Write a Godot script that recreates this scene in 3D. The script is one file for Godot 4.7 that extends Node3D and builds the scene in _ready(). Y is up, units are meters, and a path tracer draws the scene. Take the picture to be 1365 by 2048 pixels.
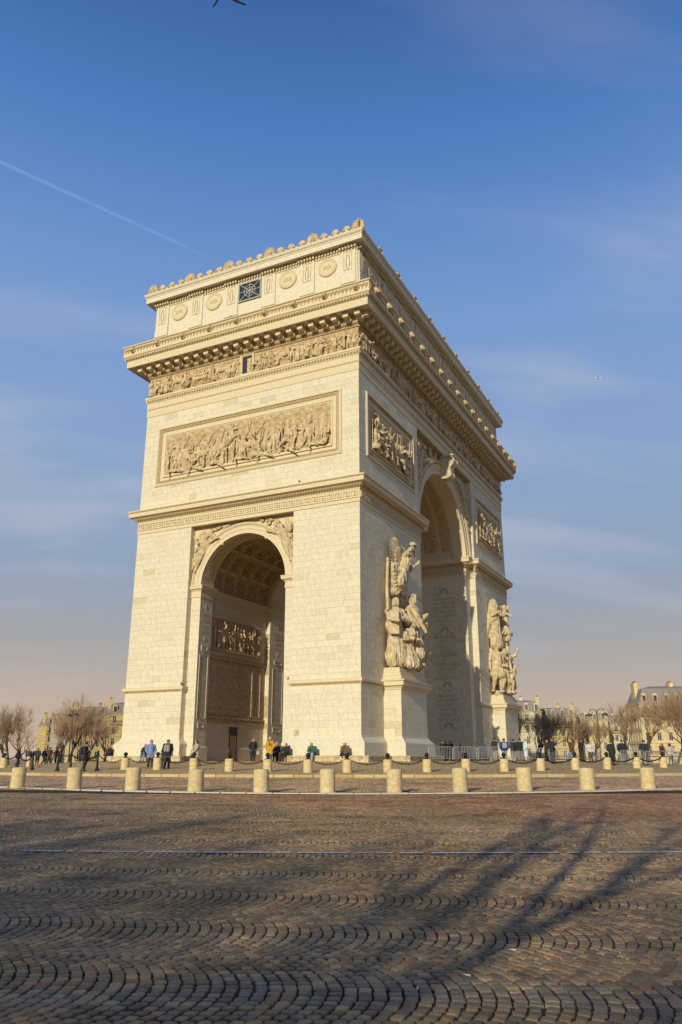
extends Node3D
# Triumphal arch on its round place, winter afternoon. Metres, y up.
# x runs along the long facade, the facade plane is z = 0 (it looks to +z), the narrow face is x = 0 (it looks to -x).

const W := 44.7
const DP := 22.52
const CX := 22.35
const CZ := -11.26
const ROAD_C := Vector2(22.35, -11.26)

var rng := RandomNumberGenerator.new()
var M := {}
var cache := {}
var used := {}
var arch: Node3D

# ---------------------------------------------------------------- mesh buffer
class MB:
	var v := PackedVector3Array()
	var n := PackedVector3Array()
	var c := PackedColorArray()
	var col := Color.WHITE
	var xf := Transform3D()
	func tri(a: Vector3, b: Vector3, d: Vector3) -> void:
		# counter-clockwise seen from outside
		var p := xf * a
		var q := xf * b
		var r := xf * d
		var m := (q - p).cross(r - p).normalized()
		v.append(p); v.append(r); v.append(q)
		n.append(m); n.append(m); n.append(m)
		c.append(col); c.append(col); c.append(col)
	func trin(a: Vector3, b: Vector3, d: Vector3, na: Vector3, nb: Vector3, nd: Vector3) -> void:
		v.append(xf * a); v.append(xf * d); v.append(xf * b)
		n.append((xf.basis * na).normalized()); n.append((xf.basis * nd).normalized()); n.append((xf.basis * nb).normalized())
		c.append(col); c.append(col); c.append(col)
	func quad(a: Vector3, b: Vector3, d: Vector3, e: Vector3) -> void:
		tri(a, b, d)
		tri(a, d, e)
	func quadn(a: Vector3, b: Vector3, d: Vector3, e: Vector3, na: Vector3, nb: Vector3, nd: Vector3, ne: Vector3) -> void:
		trin(a, b, d, na, nb, nd)
		trin(a, d, e, na, nd, ne)
	func box(x0: float, x1: float, y0: float, y1: float, z0: float, z1: float) -> void:
		var a := Vector3(minf(x0, x1), minf(y0, y1), minf(z0, z1))
		var b := Vector3(maxf(x0, x1), maxf(y0, y1), maxf(z0, z1))
		quad(Vector3(a.x, a.y, b.z), Vector3(b.x, a.y, b.z), Vector3(b.x, b.y, b.z), Vector3(a.x, b.y, b.z))
		quad(Vector3(b.x, a.y, a.z), Vector3(a.x, a.y, a.z), Vector3(a.x, b.y, a.z), Vector3(b.x, b.y, a.z))
		quad(Vector3(b.x, a.y, b.z), Vector3(b.x, a.y, a.z), Vector3(b.x, b.y, a.z), Vector3(b.x, b.y, b.z))
		quad(Vector3(a.x, a.y, a.z), Vector3(a.x, a.y, b.z), Vector3(a.x, b.y, b.z), Vector3(a.x, b.y, a.z))
		quad(Vector3(a.x, b.y, b.z), Vector3(b.x, b.y, b.z), Vector3(b.x, b.y, a.z), Vector3(a.x, b.y, a.z))
		quad(Vector3(a.x, a.y, a.z), Vector3(b.x, a.y, a.z), Vector3(b.x, a.y, b.z), Vector3(a.x, a.y, b.z))
	# a box whose edges are chamfered by e
	func cbox(o: Vector3, s: Vector3, e: float) -> void:
		var h := s * 0.5
		var k := [Vector3.RIGHT, Vector3.UP, Vector3.BACK]
		for ax in 3:
			var u: Vector3 = k[(ax + 1) % 3]
			var w: Vector3 = k[(ax + 2) % 3]
			var m: Vector3 = k[ax]
			var hu: float = h[(ax + 1) % 3] - e
			var hw: float = h[(ax + 2) % 3] - e
			for sg in [-1.0, 1.0]:
				var f: Vector3 = o + m * h[ax] * sg
				if sg > 0:
					quad(f - u * hu - w * hw, f + u * hu - w * hw, f + u * hu + w * hw, f - u * hu + w * hw)
				else:
					quad(f - u * hu + w * hw, f + u * hu + w * hw, f + u * hu - w * hw, f - u * hu - w * hw)
				# chamfer towards +-u
				for su in [-1.0, 1.0]:
					var p: Vector3 = f + u * hu * su
					var q: Vector3 = o + m * (h[ax] - e) * sg + u * h[(ax + 1) % 3] * su
					if sg * su > 0:
						quad(p - w * hw, q - w * hw, q + w * hw, p + w * hw)
					else:
						quad(q - w * hw, p - w * hw, p + w * hw, q + w * hw)
		for sx in [-1.0, 1.0]:
			for sy in [-1.0, 1.0]:
				for sz in [-1.0, 1.0]:
					var sv := Vector3(sx, sy, sz)
					var a := o + Vector3(h.x, h.y - e, h.z - e) * sv
					var b := o + Vector3(h.x - e, h.y, h.z - e) * sv
					var d := o + Vector3(h.x - e, h.y - e, h.z) * sv
					if sx * sy * sz > 0: tri(a, b, d)
					else: tri(a, d, b)
	# profile (outward projection, height) swept along a plan path; outward is to the right-hand side (dz, -dx)
	func sweep(path: PackedVector2Array, prof: PackedVector2Array, closed: bool) -> void:
		var np := path.size()
		var mit := PackedVector2Array()
		for i in np:
			var a := path[(i - 1 + np) % np]
			var b := path[i]
			var d := path[(i + 1) % np]
			var n1 := Vector2((b - a).y, -(b - a).x).normalized()
			var n2 := Vector2((d - b).y, -(d - b).x).normalized()
			if not closed and i == 0: n1 = n2
			if not closed and i == np - 1: n2 = n1
			mit.append((n1 + n2) / maxf(0.2, 1.0 + n1.dot(n2)))
		var segs := np if closed else np - 1
		for s in segs:
			var i := s
			var j := (s + 1) % np
			for k in prof.size() - 1:
				var p0 := prof[k]
				var p1 := prof[k + 1]
				var a0 := path[i] + mit[i] * p0.x
				var b0 := path[j] + mit[j] * p0.x
				var a1 := path[i] + mit[i] * p1.x
				var b1 := path[j] + mit[j] * p1.x
				quad(Vector3(b0.x, p0.y, b0.y), Vector3(a0.x, p0.y, a0.y), Vector3(a1.x, p1.y, a1.y), Vector3(b1.x, p1.y, b1.y))
		if not closed:
			var back := 1e9
			for p in prof: back = minf(back, p.x)
			var poly := PackedVector2Array(prof)
			if poly[poly.size() - 1].x > back + 0.001: poly.append(Vector2(back, poly[poly.size() - 1].y))
			if poly[0].x > back + 0.001: poly.append(Vector2(back, poly[0].y))
			var ix := Geometry2D.triangulate_polygon(poly)
			for e in [0, np - 1]:
				for t in range(0, ix.size(), 3):
					var w3: Array[Vector3] = []
					for q in 3:
						var p: Vector2 = poly[ix[t + q]]
						var g: Vector2 = path[e] + mit[e] * p.x
						w3.append(Vector3(g.x, p.y, g.y))
					tri(w3[0], w3[1], w3[2])
	# (radius, height) turned round the y axis at o
	func lathe(o: Vector3, prof: PackedVector2Array, seg: int, smooth := true) -> void:
		for k in prof.size() - 1:
			var p := prof[k]
			var q := prof[k + 1]
			var sl := Vector2(q.y - p.y, p.x - q.x).normalized()
			for s in seg:
				var a := TAU * s / seg
				var b := TAU * (s + 1) / seg
				var ca := Vector3(cos(a), 0, sin(a))
				var cb := Vector3(cos(b), 0, sin(b))
				var up := Vector3.UP
				if smooth:
					var na := ca * sl.x + up * sl.y
					var nb := cb * sl.x + up * sl.y
					quadn(o + cb * p.x + up * p.y, o + ca * p.x + up * p.y, o + ca * q.x + up * q.y, o + cb * q.x + up * q.y, nb, na, na, nb)
				else:
					quad(o + cb * p.x + up * p.y, o + ca * p.x + up * p.y, o + ca * q.x + up * q.y, o + cb * q.x + up * q.y)
	# round bar through points with radii
	func tube(pts: PackedVector3Array, rad: PackedFloat32Array, seg: int, cap := true) -> void:
		var np := pts.size()
		var pu := Vector3.ZERO
		var rings: Array[PackedVector3Array] = []
		for i in np:
			var d := (pts[mini(i + 1, np - 1)] - pts[maxi(i - 1, 0)]).normalized()
			if pu == Vector3.ZERO:
				pu = d.cross(Vector3.UP if absf(d.y) < 0.9 else Vector3.RIGHT).normalized()
			pu = (pu - d * pu.dot(d)).normalized()
			var pw := d.cross(pu)
			var ring := PackedVector3Array()
			for s in seg:
				var a := TAU * s / seg
				ring.append(pu * cos(a) + pw * sin(a))
			rings.append(ring)
		for i in np - 1:
			for s in seg:
				var t := (s + 1) % seg
				var a := rings[i][s]
				var b := rings[i][t]
				var d := rings[i + 1][t]
				var e := rings[i + 1][s]
				quadn(pts[i] + a * rad[i], pts[i] + b * rad[i], pts[i + 1] + d * rad[i + 1], pts[i + 1] + e * rad[i + 1], a, b, d, e)
		if cap:
			for e in [0, np - 1]:
				for s in seg - 2:
					tri(pts[e] + rings[e][0] * rad[e], pts[e] + rings[e][s + 1] * rad[e], pts[e] + rings[e][s + 2] * rad[e])
	func bar(a: Vector3, b: Vector3, r: float, seg := 6) -> void:
		tube(PackedVector3Array([a, b]), PackedFloat32Array([r, r]), seg)
	func ball(o: Vector3, r: Vector3, la := 6, lo := 8) -> void:
		for i in la:
			var t0 := PI * i / la
			var t1 := PI * (i + 1) / la
			for j in lo:
				var a := TAU * j / lo
				var b := TAU * (j + 1) / lo
				var p := Vector3(sin(t0) * cos(a), cos(t0), sin(t0) * sin(a))
				var q := Vector3(sin(t0) * cos(b), cos(t0), sin(t0) * sin(b))
				var s := Vector3(sin(t1) * cos(b), cos(t1), sin(t1) * sin(b))
				var t := Vector3(sin(t1) * cos(a), cos(t1), sin(t1) * sin(a))
				if i > 0: trin(o + p * r, o + q * r, o + s * r, p / r, q / r, s / r)
				if i < la - 1: trin(o + p * r, o + s * r, o + t * r, p / r, s / r, t / r)
	# smooth union of tapered capsules, meshed as surface nets. bones: stride 8 (a, ra, b, rb)
	func blob(bones: PackedFloat32Array, cell: float, k: float, folds := 0.0, fold_n := 26.0) -> void:
		var lo := Vector3(1e9, 1e9, 1e9)
		var hi := -lo
		var nb := bones.size() / 8
		for i in nb:
			for e in 2:
				var o := i * 8 + e * 4
				var p := Vector3(bones[o], bones[o + 1], bones[o + 2])
				var r := bones[o + 3] * Vector3.ONE
				lo = lo.min(p - r)
				hi = hi.max(p + r)
		var pad := k * 0.5 + cell * 2.0
		lo -= Vector3.ONE * pad
		hi += Vector3.ONE * pad
		var nx := int((hi.x - lo.x) / cell) + 2
		var ny := int((hi.y - lo.y) / cell) + 2
		var nz := int((hi.z - lo.z) / cell) + 2
		var f := PackedFloat32Array()
		f.resize(nx * ny * nz)
		f.fill(100.0)
		var sx := 1
		var sy := nx
		var sz := nx * ny
		for i in nb:
			var o := i * 8
			var ax := bones[o]; var ay := bones[o + 1]; var az := bones[o + 2]; var ra := bones[o + 3]
			var bx := bones[o + 4] - ax; var by := bones[o + 5] - ay; var bz := bones[o + 6] - az; var rb := bones[o + 7]
			var ll := maxf(bx * bx + by * by + bz * bz, 1e-9)
			var mg := maxf(ra, rb) + k + cell * 1.5
			var ix0 := maxi(0, int((minf(ax, ax + bx) - mg - lo.x) / cell)); var ix1 := mini(nx - 1, int((maxf(ax, ax + bx) + mg - lo.x) / cell) + 1)
			var iy0 := maxi(0, int((minf(ay, ay + by) - mg - lo.y) / cell)); var iy1 := mini(ny - 1, int((maxf(ay, ay + by) + mg - lo.y) / cell) + 1)
			var iz0 := maxi(0, int((minf(az, az + bz) - mg - lo.z) / cell)); var iz1 := mini(nz - 1, int((maxf(az, az + bz) + mg - lo.z) / cell) + 1)
			for iz in range(iz0, iz1 + 1):
				var pz := lo.z + iz * cell - az
				for iy in range(iy0, iy1 + 1):
					var py := lo.y + iy * cell - ay
					var at := iz * sz + iy * sy + ix0
					for ix in range(ix0, ix1 + 1):
						var px := lo.x + ix * cell - ax
						var t := clampf((px * bx + py * by + pz * bz) / ll, 0.0, 1.0)
						var ex := px - bx * t; var ey := py - by * t; var ez := pz - bz * t
						var d := sqrt(ex * ex + ey * ey + ez * ez) - ra - (rb - ra) * t
						var g := f[at]
						if g < 50.0:
							var h := k - absf(d - g)
							d = minf(d, g) - (h * h / k * 0.25 if h > 0.0 else 0.0)
						f[at] = d
						at += 1
		if folds > 0.0:
			var fz := FastNoiseLite.new()
			fz.seed = 7
			fz.noise_type = FastNoiseLite.TYPE_SIMPLEX
			fz.fractal_octaves = 2
			fz.frequency = fold_n / 9.0
			for iz in nz:
				for iy in ny:
					for ix in nx:
						var at := ix + iy * sy + iz * sz
						if absf(f[at]) < cell * 3.0:
							var x := lo.x + ix * cell; var y := lo.y + iy * cell; var z := lo.z + iz * cell
							f[at] += minf(folds * (absf(fz.get_noise_3d(x + 0.10 * y, y * 0.09, z)) * 3.4 - 0.9), folds * 0.35)
		var id := PackedInt32Array()
		id.resize(nx * ny * nz)
		id.fill(-1)
		var vs := PackedVector3Array()
		var ns := PackedVector3Array()
		for iz in nz - 1:
			for iy in ny - 1:
				var at := iz * sz + iy * sy - 1
				for ix in nx - 1:
					at += 1
					var a0 := f[at]
					if a0 > 40.0 or absf(a0) > cell * 3.5: continue
					var a1 := f[at + 1]; var a2 := f[at + sy]; var a3 := f[at + sy + 1]
					var a4 := f[at + sz]; var a5 := f[at + sz + 1]; var a6 := f[at + sz + sy]; var a7 := f[at + sz + sy + 1]
					var neg := int(a0 < 0) + int(a1 < 0) + int(a2 < 0) + int(a3 < 0) + int(a4 < 0) + int(a5 < 0) + int(a6 < 0) + int(a7 < 0)
					if neg == 0 or neg == 8: continue
					var p := Vector3.ZERO
					var cn := 0
					if (a0 < 0) != (a1 < 0): p += Vector3(a0 / (a0 - a1), 0, 0); cn += 1
					if (a2 < 0) != (a3 < 0): p += Vector3(a2 / (a2 - a3), 1, 0); cn += 1
					if (a4 < 0) != (a5 < 0): p += Vector3(a4 / (a4 - a5), 0, 1); cn += 1
					if (a6 < 0) != (a7 < 0): p += Vector3(a6 / (a6 - a7), 1, 1); cn += 1
					if (a0 < 0) != (a2 < 0): p += Vector3(0, a0 / (a0 - a2), 0); cn += 1
					if (a1 < 0) != (a3 < 0): p += Vector3(1, a1 / (a1 - a3), 0); cn += 1
					if (a4 < 0) != (a6 < 0): p += Vector3(0, a4 / (a4 - a6), 1); cn += 1
					if (a5 < 0) != (a7 < 0): p += Vector3(1, a5 / (a5 - a7), 1); cn += 1
					if (a0 < 0) != (a4 < 0): p += Vector3(0, 0, a0 / (a0 - a4)); cn += 1
					if (a1 < 0) != (a5 < 0): p += Vector3(1, 0, a1 / (a1 - a5)); cn += 1
					if (a2 < 0) != (a6 < 0): p += Vector3(0, 1, a2 / (a2 - a6)); cn += 1
					if (a3 < 0) != (a7 < 0): p += Vector3(1, 1, a3 / (a3 - a7)); cn += 1
					id[at] = vs.size()
					vs.append(lo + (Vector3(ix, iy, iz) + p / cn) * cell)
					ns.append(Vector3(a1 + a3 + a5 + a7 - a0 - a2 - a4 - a6, a2 + a3 + a6 + a7 - a0 - a1 - a4 - a5, a4 + a5 + a6 + a7 - a0 - a1 - a2 - a3).normalized())
		for iz in range(1, nz - 1):
			for iy in range(1, ny - 1):
				var at := iz * sz + iy * sy
				for ix in range(1, nx - 1):
					at += 1
					if id[at] < 0: continue
					var s0 := f[at] < 0
					if s0 != (f[at + 1] < 0): _nq(vs, ns, id[at], id[at - sy], id[at - sy - sz], id[at - sz], s0)
					if s0 != (f[at + sy] < 0): _nq(vs, ns, id[at], id[at - sz], id[at - sz - 1], id[at - 1], s0)
					if s0 != (f[at + sz] < 0): _nq(vs, ns, id[at], id[at - 1], id[at - 1 - sy], id[at - sy], s0)
	func _nq(vs: PackedVector3Array, ns: PackedVector3Array, a: int, b: int, d: int, e: int, s: bool) -> void:
		if a < 0 or b < 0 or d < 0 or e < 0: return
		if s: quadn(vs[a], vs[b], vs[d], vs[e], ns[a], ns[b], ns[d], ns[e])
		else: quadn(vs[a], vs[e], vs[d], vs[b], ns[a], ns[e], ns[d], ns[b])
	func mesh(mat: Material) -> ArrayMesh:
		var m := ArrayMesh.new()
		if v.is_empty(): return m
		var arr := []
		arr.resize(Mesh.ARRAY_MAX)
		arr[Mesh.ARRAY_VERTEX] = v
		arr[Mesh.ARRAY_NORMAL] = n
		arr[Mesh.ARRAY_COLOR] = c
		m.add_surface_from_arrays(Mesh.PRIMITIVE_TRIANGLES, arr)
		m.surface_set_material(0, mat)
		return m

# ---------------------------------------------------------------- scene helpers
func numbered(called: String) -> String:
	if not used.has(called):
		used[called] = 0
		return called
	used[called] += 1
	return "%s_%03d" % [called, used[called]]

func tag(o: Node, label := "", category := "", group := "", kind := "") -> void:
	if label: o.set_meta("label", label)
	if category: o.set_meta("category", category)
	if group: o.set_meta("group", group)
	if kind: o.set_meta("kind", kind)

func thing(called: String, at: Vector3, turn := 0.0, label := "", category := "", group := "") -> Node3D:
	var o := Node3D.new()
	o.name = numbered(called)
	add_child(o)
	o.position = at
	o.rotation.y = turn
	tag(o, label, category, group)
	return o

func inst(called: String, mesh: Mesh, parent: Node, at := Vector3.ZERO, bas := Basis.IDENTITY) -> MeshInstance3D:
	var o := MeshInstance3D.new()
	o.name = called
	o.mesh = mesh
	parent.add_child(o, true)
	o.transform = Transform3D(bas, at)
	return o

# part of the arch whose mesh is written in world coordinates
func apart(called: String, mb: MB, mat: Material, kind := "") -> MeshInstance3D:
	var o := inst(called, mb.mesh(mat), arch, -arch.position)
	if kind: o.set_meta("kind", kind)
	return o

func copies(called: String, mesh: Mesh, parent: Node, tr: Array, at := Vector3.ZERO) -> MultiMeshInstance3D:
	var mm := MultiMesh.new()
	mm.transform_format = MultiMesh.TRANSFORM_3D
	mm.mesh = mesh
	mm.instance_count = tr.size()
	for i in tr.size(): mm.set_instance_transform(i, tr[i])
	var o := MultiMeshInstance3D.new()
	o.name = called
	o.multimesh = mm
	parent.add_child(o, true)
	o.position = at
	o.set_meta("kind", "stuff")
	return o

func lin(r: float, g: float, b: float) -> Color:
	return Color(r, g, b).linear_to_srgb()

func noise_tex(freq: float, oct: int, a: Color, b: Color, size := 512, sd := 1, ridged := false, normal := 0.0) -> NoiseTexture2D:
	var f := FastNoiseLite.new()
	f.seed = sd
	f.noise_type = FastNoiseLite.TYPE_SIMPLEX_SMOOTH
	f.frequency = freq
	f.fractal_octaves = oct
	f.fractal_type = FastNoiseLite.FRACTAL_RIDGED if ridged else FastNoiseLite.FRACTAL_FBM
	var t := NoiseTexture2D.new()
	t.width = size
	t.height = size
	t.seamless = true
	t.noise = f
	if normal > 0.0:
		t.as_normal_map = true
		t.bump_strength = normal
	else:
		var g := Gradient.new()
		g.set_color(0, a)
		g.set_color(1, b)
		t.color_ramp = g
	return t

func mat(albedo: Color, rough := 0.85, tex: Texture2D = null, metres := 2.0, nrm: Texture2D = null, nscale := 0.5, vcol := true) -> StandardMaterial3D:
	var m := StandardMaterial3D.new()
	m.albedo_color = albedo
	m.roughness = rough
	m.metallic_specular = 0.3
	m.vertex_color_use_as_albedo = vcol
	if tex:
		m.albedo_texture = tex
	if nrm:
		m.normal_enabled = true
		m.normal_texture = nrm
		m.normal_scale = nscale
	if tex or nrm:
		m.uv1_triplanar = true
		m.uv1_world_triplanar = true
		m.uv1_scale = Vector3.ONE / metres
	return m

func flat(albedo: Color, rough := 0.8, metal := 0.0) -> StandardMaterial3D:
	var m := StandardMaterial3D.new()
	m.albedo_color = albedo
	m.roughness = rough
	m.metallic = metal
	return m

func ground_y(x: float, z: float) -> float:
	var r := Vector2(x - ROAD_C.x, z - ROAD_C.y).length()
	return profile(r)

# the place is a low dome: the road falls from the island's kerb outwards and on down the avenues
func profile(r: float) -> float:
	var pr := [[0.0, -0.3], [26.0, -0.35], [39.0, -0.88], [52.5, -1.12], [72.0, -1.48], [84.0, -1.56], [110.0, -1.8], [160.0, -2.6], [300.0, -6.0], [700.0, -9.0], [3000.0, -20.0]]
	for i in pr.size() - 1:
		if r <= pr[i + 1][0]:
			var t: float = (r - pr[i][0]) / (pr[i + 1][0] - pr[i][0])
			return lerpf(pr[i][1], pr[i + 1][1], t)
	return -20.0

# paved island round the arch, one kerb above the road
func island(r: float) -> float:
	if r < 25.0: return -0.06
	return lerpf(-0.06, -0.73, minf((r - 25.0) / 14.0, 1.0))

func stand_y(x: float, z: float) -> float:
	var r := Vector2(x - ROAD_C.x, z - ROAD_C.y).length()
	return island(r) if r < 39.0 else profile(r)

# ---------------------------------------------------------------- camera, sky, sun
func build_view() -> void:
	var cam := Camera3D.new()
	cam.name = "camera"
	add_child(cam)
	cam.position = Vector3(-53.9, 0.074, 25.03)
	cam.rotation_degrees = Vector3(17.54, -(90.0 - 26.34), 0)
	cam.keep_aspect = Camera3D.KEEP_HEIGHT
	cam.fov = 2.0 * rad_to_deg(atan(1024.0 / 1566.2))
	cam.near = 0.1
	cam.far = 20000.0
	var sun := DirectionalLight3D.new()
	sun.name = "sun"
	add_child(sun)
	var e := deg_to_rad(17.5)
	var a := deg_to_rad(3.6)
	sun.look_at_from_position(Vector3.ZERO, Vector3(cos(a) * cos(e), -sin(e), -sin(a) * cos(e)))
	sun.light_energy = 0.87
	sun.light_color = Color(1.0, 0.975, 0.86)
	sun.light_angular_distance = 0.55
	sun.shadow_enabled = true
	sun.directional_shadow_max_distance = 300.0
	var env := Environment.new()
	env.background_mode = Environment.BG_SKY
	env.sky = Sky.new()
	env.sky.sky_material = make_sky()
	env.tonemap_mode = Environment.TONE_MAPPER_LINEAR
	env.tonemap_exposure = 1.4
	env.sdfgi_enabled = true
	env.ssao_enabled = true
	env.ssil_enabled = true
	var we := WorldEnvironment.new()
	we.name = "environment"
	we.environment = env
	add_child(we)

# clear winter sky: deep blue overhead, dusty and warm at the horizon, thin cirrus and one condensation trail
func make_sky() -> PanoramaSkyMaterial:
	var w := 1024
	var h := 512
	var im := Image.create(w, h, false, Image.FORMAT_RGBF)
	var st := [[0.0, Color(0.425, 0.325, 0.245)], [4.0, Color(0.370, 0.305, 0.250)], [8.0, Color(0.270, 0.272, 0.285)], [13.0, Color(0.205, 0.265, 0.360)], [22.0, Color(0.175, 0.262, 0.435)], [31.0, Color(0.132, 0.236, 0.440)], [37.0, Color(0.093, 0.193, 0.415)], [43.0, Color(0.057, 0.148, 0.370)], [50.0, Color(0.036, 0.100, 0.278)], [60.0, Color(0.027, 0.080, 0.235)], [90.0, Color(0.021, 0.065, 0.200)]]
	var f := FastNoiseLite.new()
	f.seed = 5
	f.noise_type = FastNoiseLite.TYPE_SIMPLEX_SMOOTH
	f.frequency = 1.0
	f.fractal_octaves = 5
	var big := FastNoiseLite.new()
	big.seed = 11
	big.noise_type = FastNoiseLite.TYPE_SIMPLEX_SMOOTH
	big.frequency = 1.0
	big.fractal_octaves = 2
	for y in h:
		var el := 90.0 - 180.0 * (y + 0.5) / h
		var base: Color = st[0][1]
		for i in st.size() - 1:
			if el >= st[i][0]:
				base = st[i][1].lerp(st[i + 1][1], clampf((el - st[i][0]) / (st[i + 1][0] - st[i][0]), 0.0, 1.0))
		if el < 0.0:
			for x in w: im.set_pixel(x, y, Color(0.175, 0.135, 0.10))
			continue
		var ce := cos(deg_to_rad(el))
		var se := sin(deg_to_rad(el))
		for x in w:
			var az := TAU * (x + 0.5) / w
			# cirrus lies on a high flat layer and is drawn out along one direction
			var q := Vector2(cos(az), sin(az)) * ce / (se + 0.16)
			var u := q.rotated(0.6)
			var m := big.get_noise_2d(u.x * 0.9, u.y * 0.55) * 0.5 + 0.5
			var s := f.get_noise_2d(u.x * 0.75 + 3.0, u.y * 2.6) * 0.5 + 0.5
			var k := clampf((s * 1.25 + m * 1.0 - 0.98) * 1.35, 0.0, 1.0)
			k = k * k * (3.0 - 2.0 * k) * 0.62 * clampf(1.25 - el / 60.0, 0.2, 1.0) * clampf(el / 24.0, 0.3, 1.0)
			im.set_pixel(x, y, base.lerp(Color(0.375, 0.39, 0.44), k))
	im.resize(4096, 2048, Image.INTERPOLATE_CUBIC)
	trail(im)
	var t := ImageTexture.create_from_image(im)
	var p := PanoramaSkyMaterial.new()
	p.panorama = t
	p.filter = true
	return p

# the condensation trail, a straight line in the sky between two directions
func trail(im: Image) -> void:
	var a := sky_dir(25.29, 38.76)
	var b := sky_dir(53.42, 34.81)
	var nn := a.cross(b).normalized()
	var w := im.get_width()
	var h := im.get_height()
	var steps := 900
	var seen := {}
	for s in steps + 1:
		var t := float(s) / steps
		var d := a.slerp(b, t)
		var uv := dir_uv(d)
		for dy in range(-6, 7):
			for dx in range(-6, 7):
				var px := posmod(int(uv.x * w) + dx, w)
				var py := clampi(int(uv.y * h) + dy, 0, h - 1)
				var key := py * w + px
				if seen.has(key): continue
				seen[key] = true
				var e := uv_dir(Vector2((px + 0.5) / w, (py + 0.5) / h))
				var off := absf(e.dot(nn)) / 0.0012
				var along := clampf((e - a).dot(b - a) / (b - a).length_squared(), 0.0, 1.0)
				var k := exp(-off * off) * (0.30 - 0.18 * along) * clampf((1.0 - along) * 8.0, 0.0, 1.0) * (0.8 + 0.2 * sin(along * 60.0) * sin(along * 23.0))
				var c := im.get_pixel(px, py)
				im.set_pixel(px, py, c.lerp(Color(0.52, 0.54, 0.59), k))

# direction from a compass bearing (from -z towards +x) and a height above the horizon, in degrees
func sky_dir(bearing: float, height: float) -> Vector3:
	var b := deg_to_rad(bearing)
	var e := deg_to_rad(height)
	return Vector3(sin(b) * cos(e), sin(e), -cos(b) * cos(e))

func dir_uv(d: Vector3) -> Vector2:
	return Vector2(fposmod(atan2(d.x, -d.z) / TAU, 1.0), acos(clampf(d.y, -1, 1)) / PI)

func uv_dir(uv: Vector2) -> Vector3:
	var az := uv.x * TAU
	var th := uv.y * PI
	return Vector3(sin(az) * sin(th), cos(th), -cos(az) * sin(th))

# ---------------------------------------------------------------- materials
func build_materials() -> void:
	var speck := noise_tex(0.02, 6, Color(0.92, 0.90, 0.87), Color(1, 1, 1), 512, 3)
	var grime := noise_tex(0.008, 5, Color(0.74, 0.68, 0.60), Color(1, 1, 1), 512, 8)
	var bump := noise_tex(0.05, 4, Color.BLACK, Color.WHITE, 512, 4, false, 3.0)
	M.bump = bump
	M.stone = mat(lin(0.73, 0.66, 0.505), 0.88, speck, 3.1, bump, 0.35)
	M.stone.uv1_scale = Vector3(1 / 3.2, 1 / 4.2, 1 / 3.2)
	M.trim = mat(lin(0.71, 0.595, 0.405), 0.88, speck, 2.3, bump, 0.35)
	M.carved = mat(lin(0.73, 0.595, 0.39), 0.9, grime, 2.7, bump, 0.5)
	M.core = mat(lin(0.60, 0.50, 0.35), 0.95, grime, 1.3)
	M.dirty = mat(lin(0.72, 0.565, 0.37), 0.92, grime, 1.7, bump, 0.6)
	M.letter = mat(lin(0.47, 0.37, 0.25), 0.95)  # darker tone paints in the shade and dirt of cut letters
	M.iron = mat(lin(0.018, 0.017, 0.016), 0.45, null, 1.0, bump, 0.2)
	M.steel = flat(lin(0.48, 0.47, 0.45), 0.42, 0.7)
	M.dark = flat(lin(0.02, 0.02, 0.022), 0.4)
	M.bollard = mat(lin(0.74, 0.60, 0.37), 0.9, noise_tex(0.012, 5, Color(0.84, 0.79, 0.68), Color(1, 1, 1), 512, 21), 1.3, bump, 0.4)
	M.bench = mat(lin(0.72, 0.60, 0.40), 0.9, grime, 1.9, bump, 0.6)
	M.grille = flat(lin(0.36, 0.35, 0.32), 0.7)
	M.granite = mat(lin(1, 1, 1), 0.5, noise_tex(0.09, 5, Color(0.62, 0.6, 0.57), Color(1, 1, 1), 512, 33), 0.35, noise_tex(0.12, 4, Color.BLACK, Color.WHITE, 512, 6, false, 6.0), 0.7)
	M.road = mat(lin(0.40, 0.31, 0.205), 0.85, noise_tex(0.05, 5, Color(0.55, 0.52, 0.48), Color(1, 1, 1), 512, 13), 1.7, bump, 0.8)
	M.joint = mat(lin(0.085, 0.064, 0.044), 0.95, noise_tex(0.02, 5, Color(0.55, 0.5, 0.45), Color(1, 1, 1), 512, 12), 1.1, bump, 0.8)
	M.paint = mat(lin(0.82, 0.81, 0.78), 0.7, noise_tex(0.03, 4, Color(0.6, 0.6, 0.6), Color(1, 1, 1), 256, 14), 0.5)
	M.pave = mat(lin(0.80, 0.575, 0.295), 0.85, noise_tex(0.02, 6, Color(0.62, 0.58, 0.52), Color(1, 1, 1), 512, 15), 3.0, noise_tex(0.08, 3, Color.BLACK, Color.WHITE, 512, 16, false, 5.0), 0.8)
	M.kerb = mat(lin(0.64, 0.48, 0.25), 0.85, speck, 0.9, bump, 0.6)
	M.land = mat(lin(0.28, 0.23, 0.165), 0.95, noise_tex(0.02, 5, Color(0.6, 0.6, 0.55), Color(1, 1, 1), 512, 17), 12.0)
	M.edging = mat(lin(0.58, 0.52, 0.42), 0.85, speck, 0.7, bump, 0.5)
	M.statue = mat(lin(0.76, 0.645, 0.44), 0.88, grime, 2.7, bump, 0.4)
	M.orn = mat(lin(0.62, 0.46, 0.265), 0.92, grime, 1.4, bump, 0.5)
	M.ground_relief = mat(lin(0.64, 0.495, 0.30), 0.92, grime, 2.1, bump, 0.5)

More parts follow.
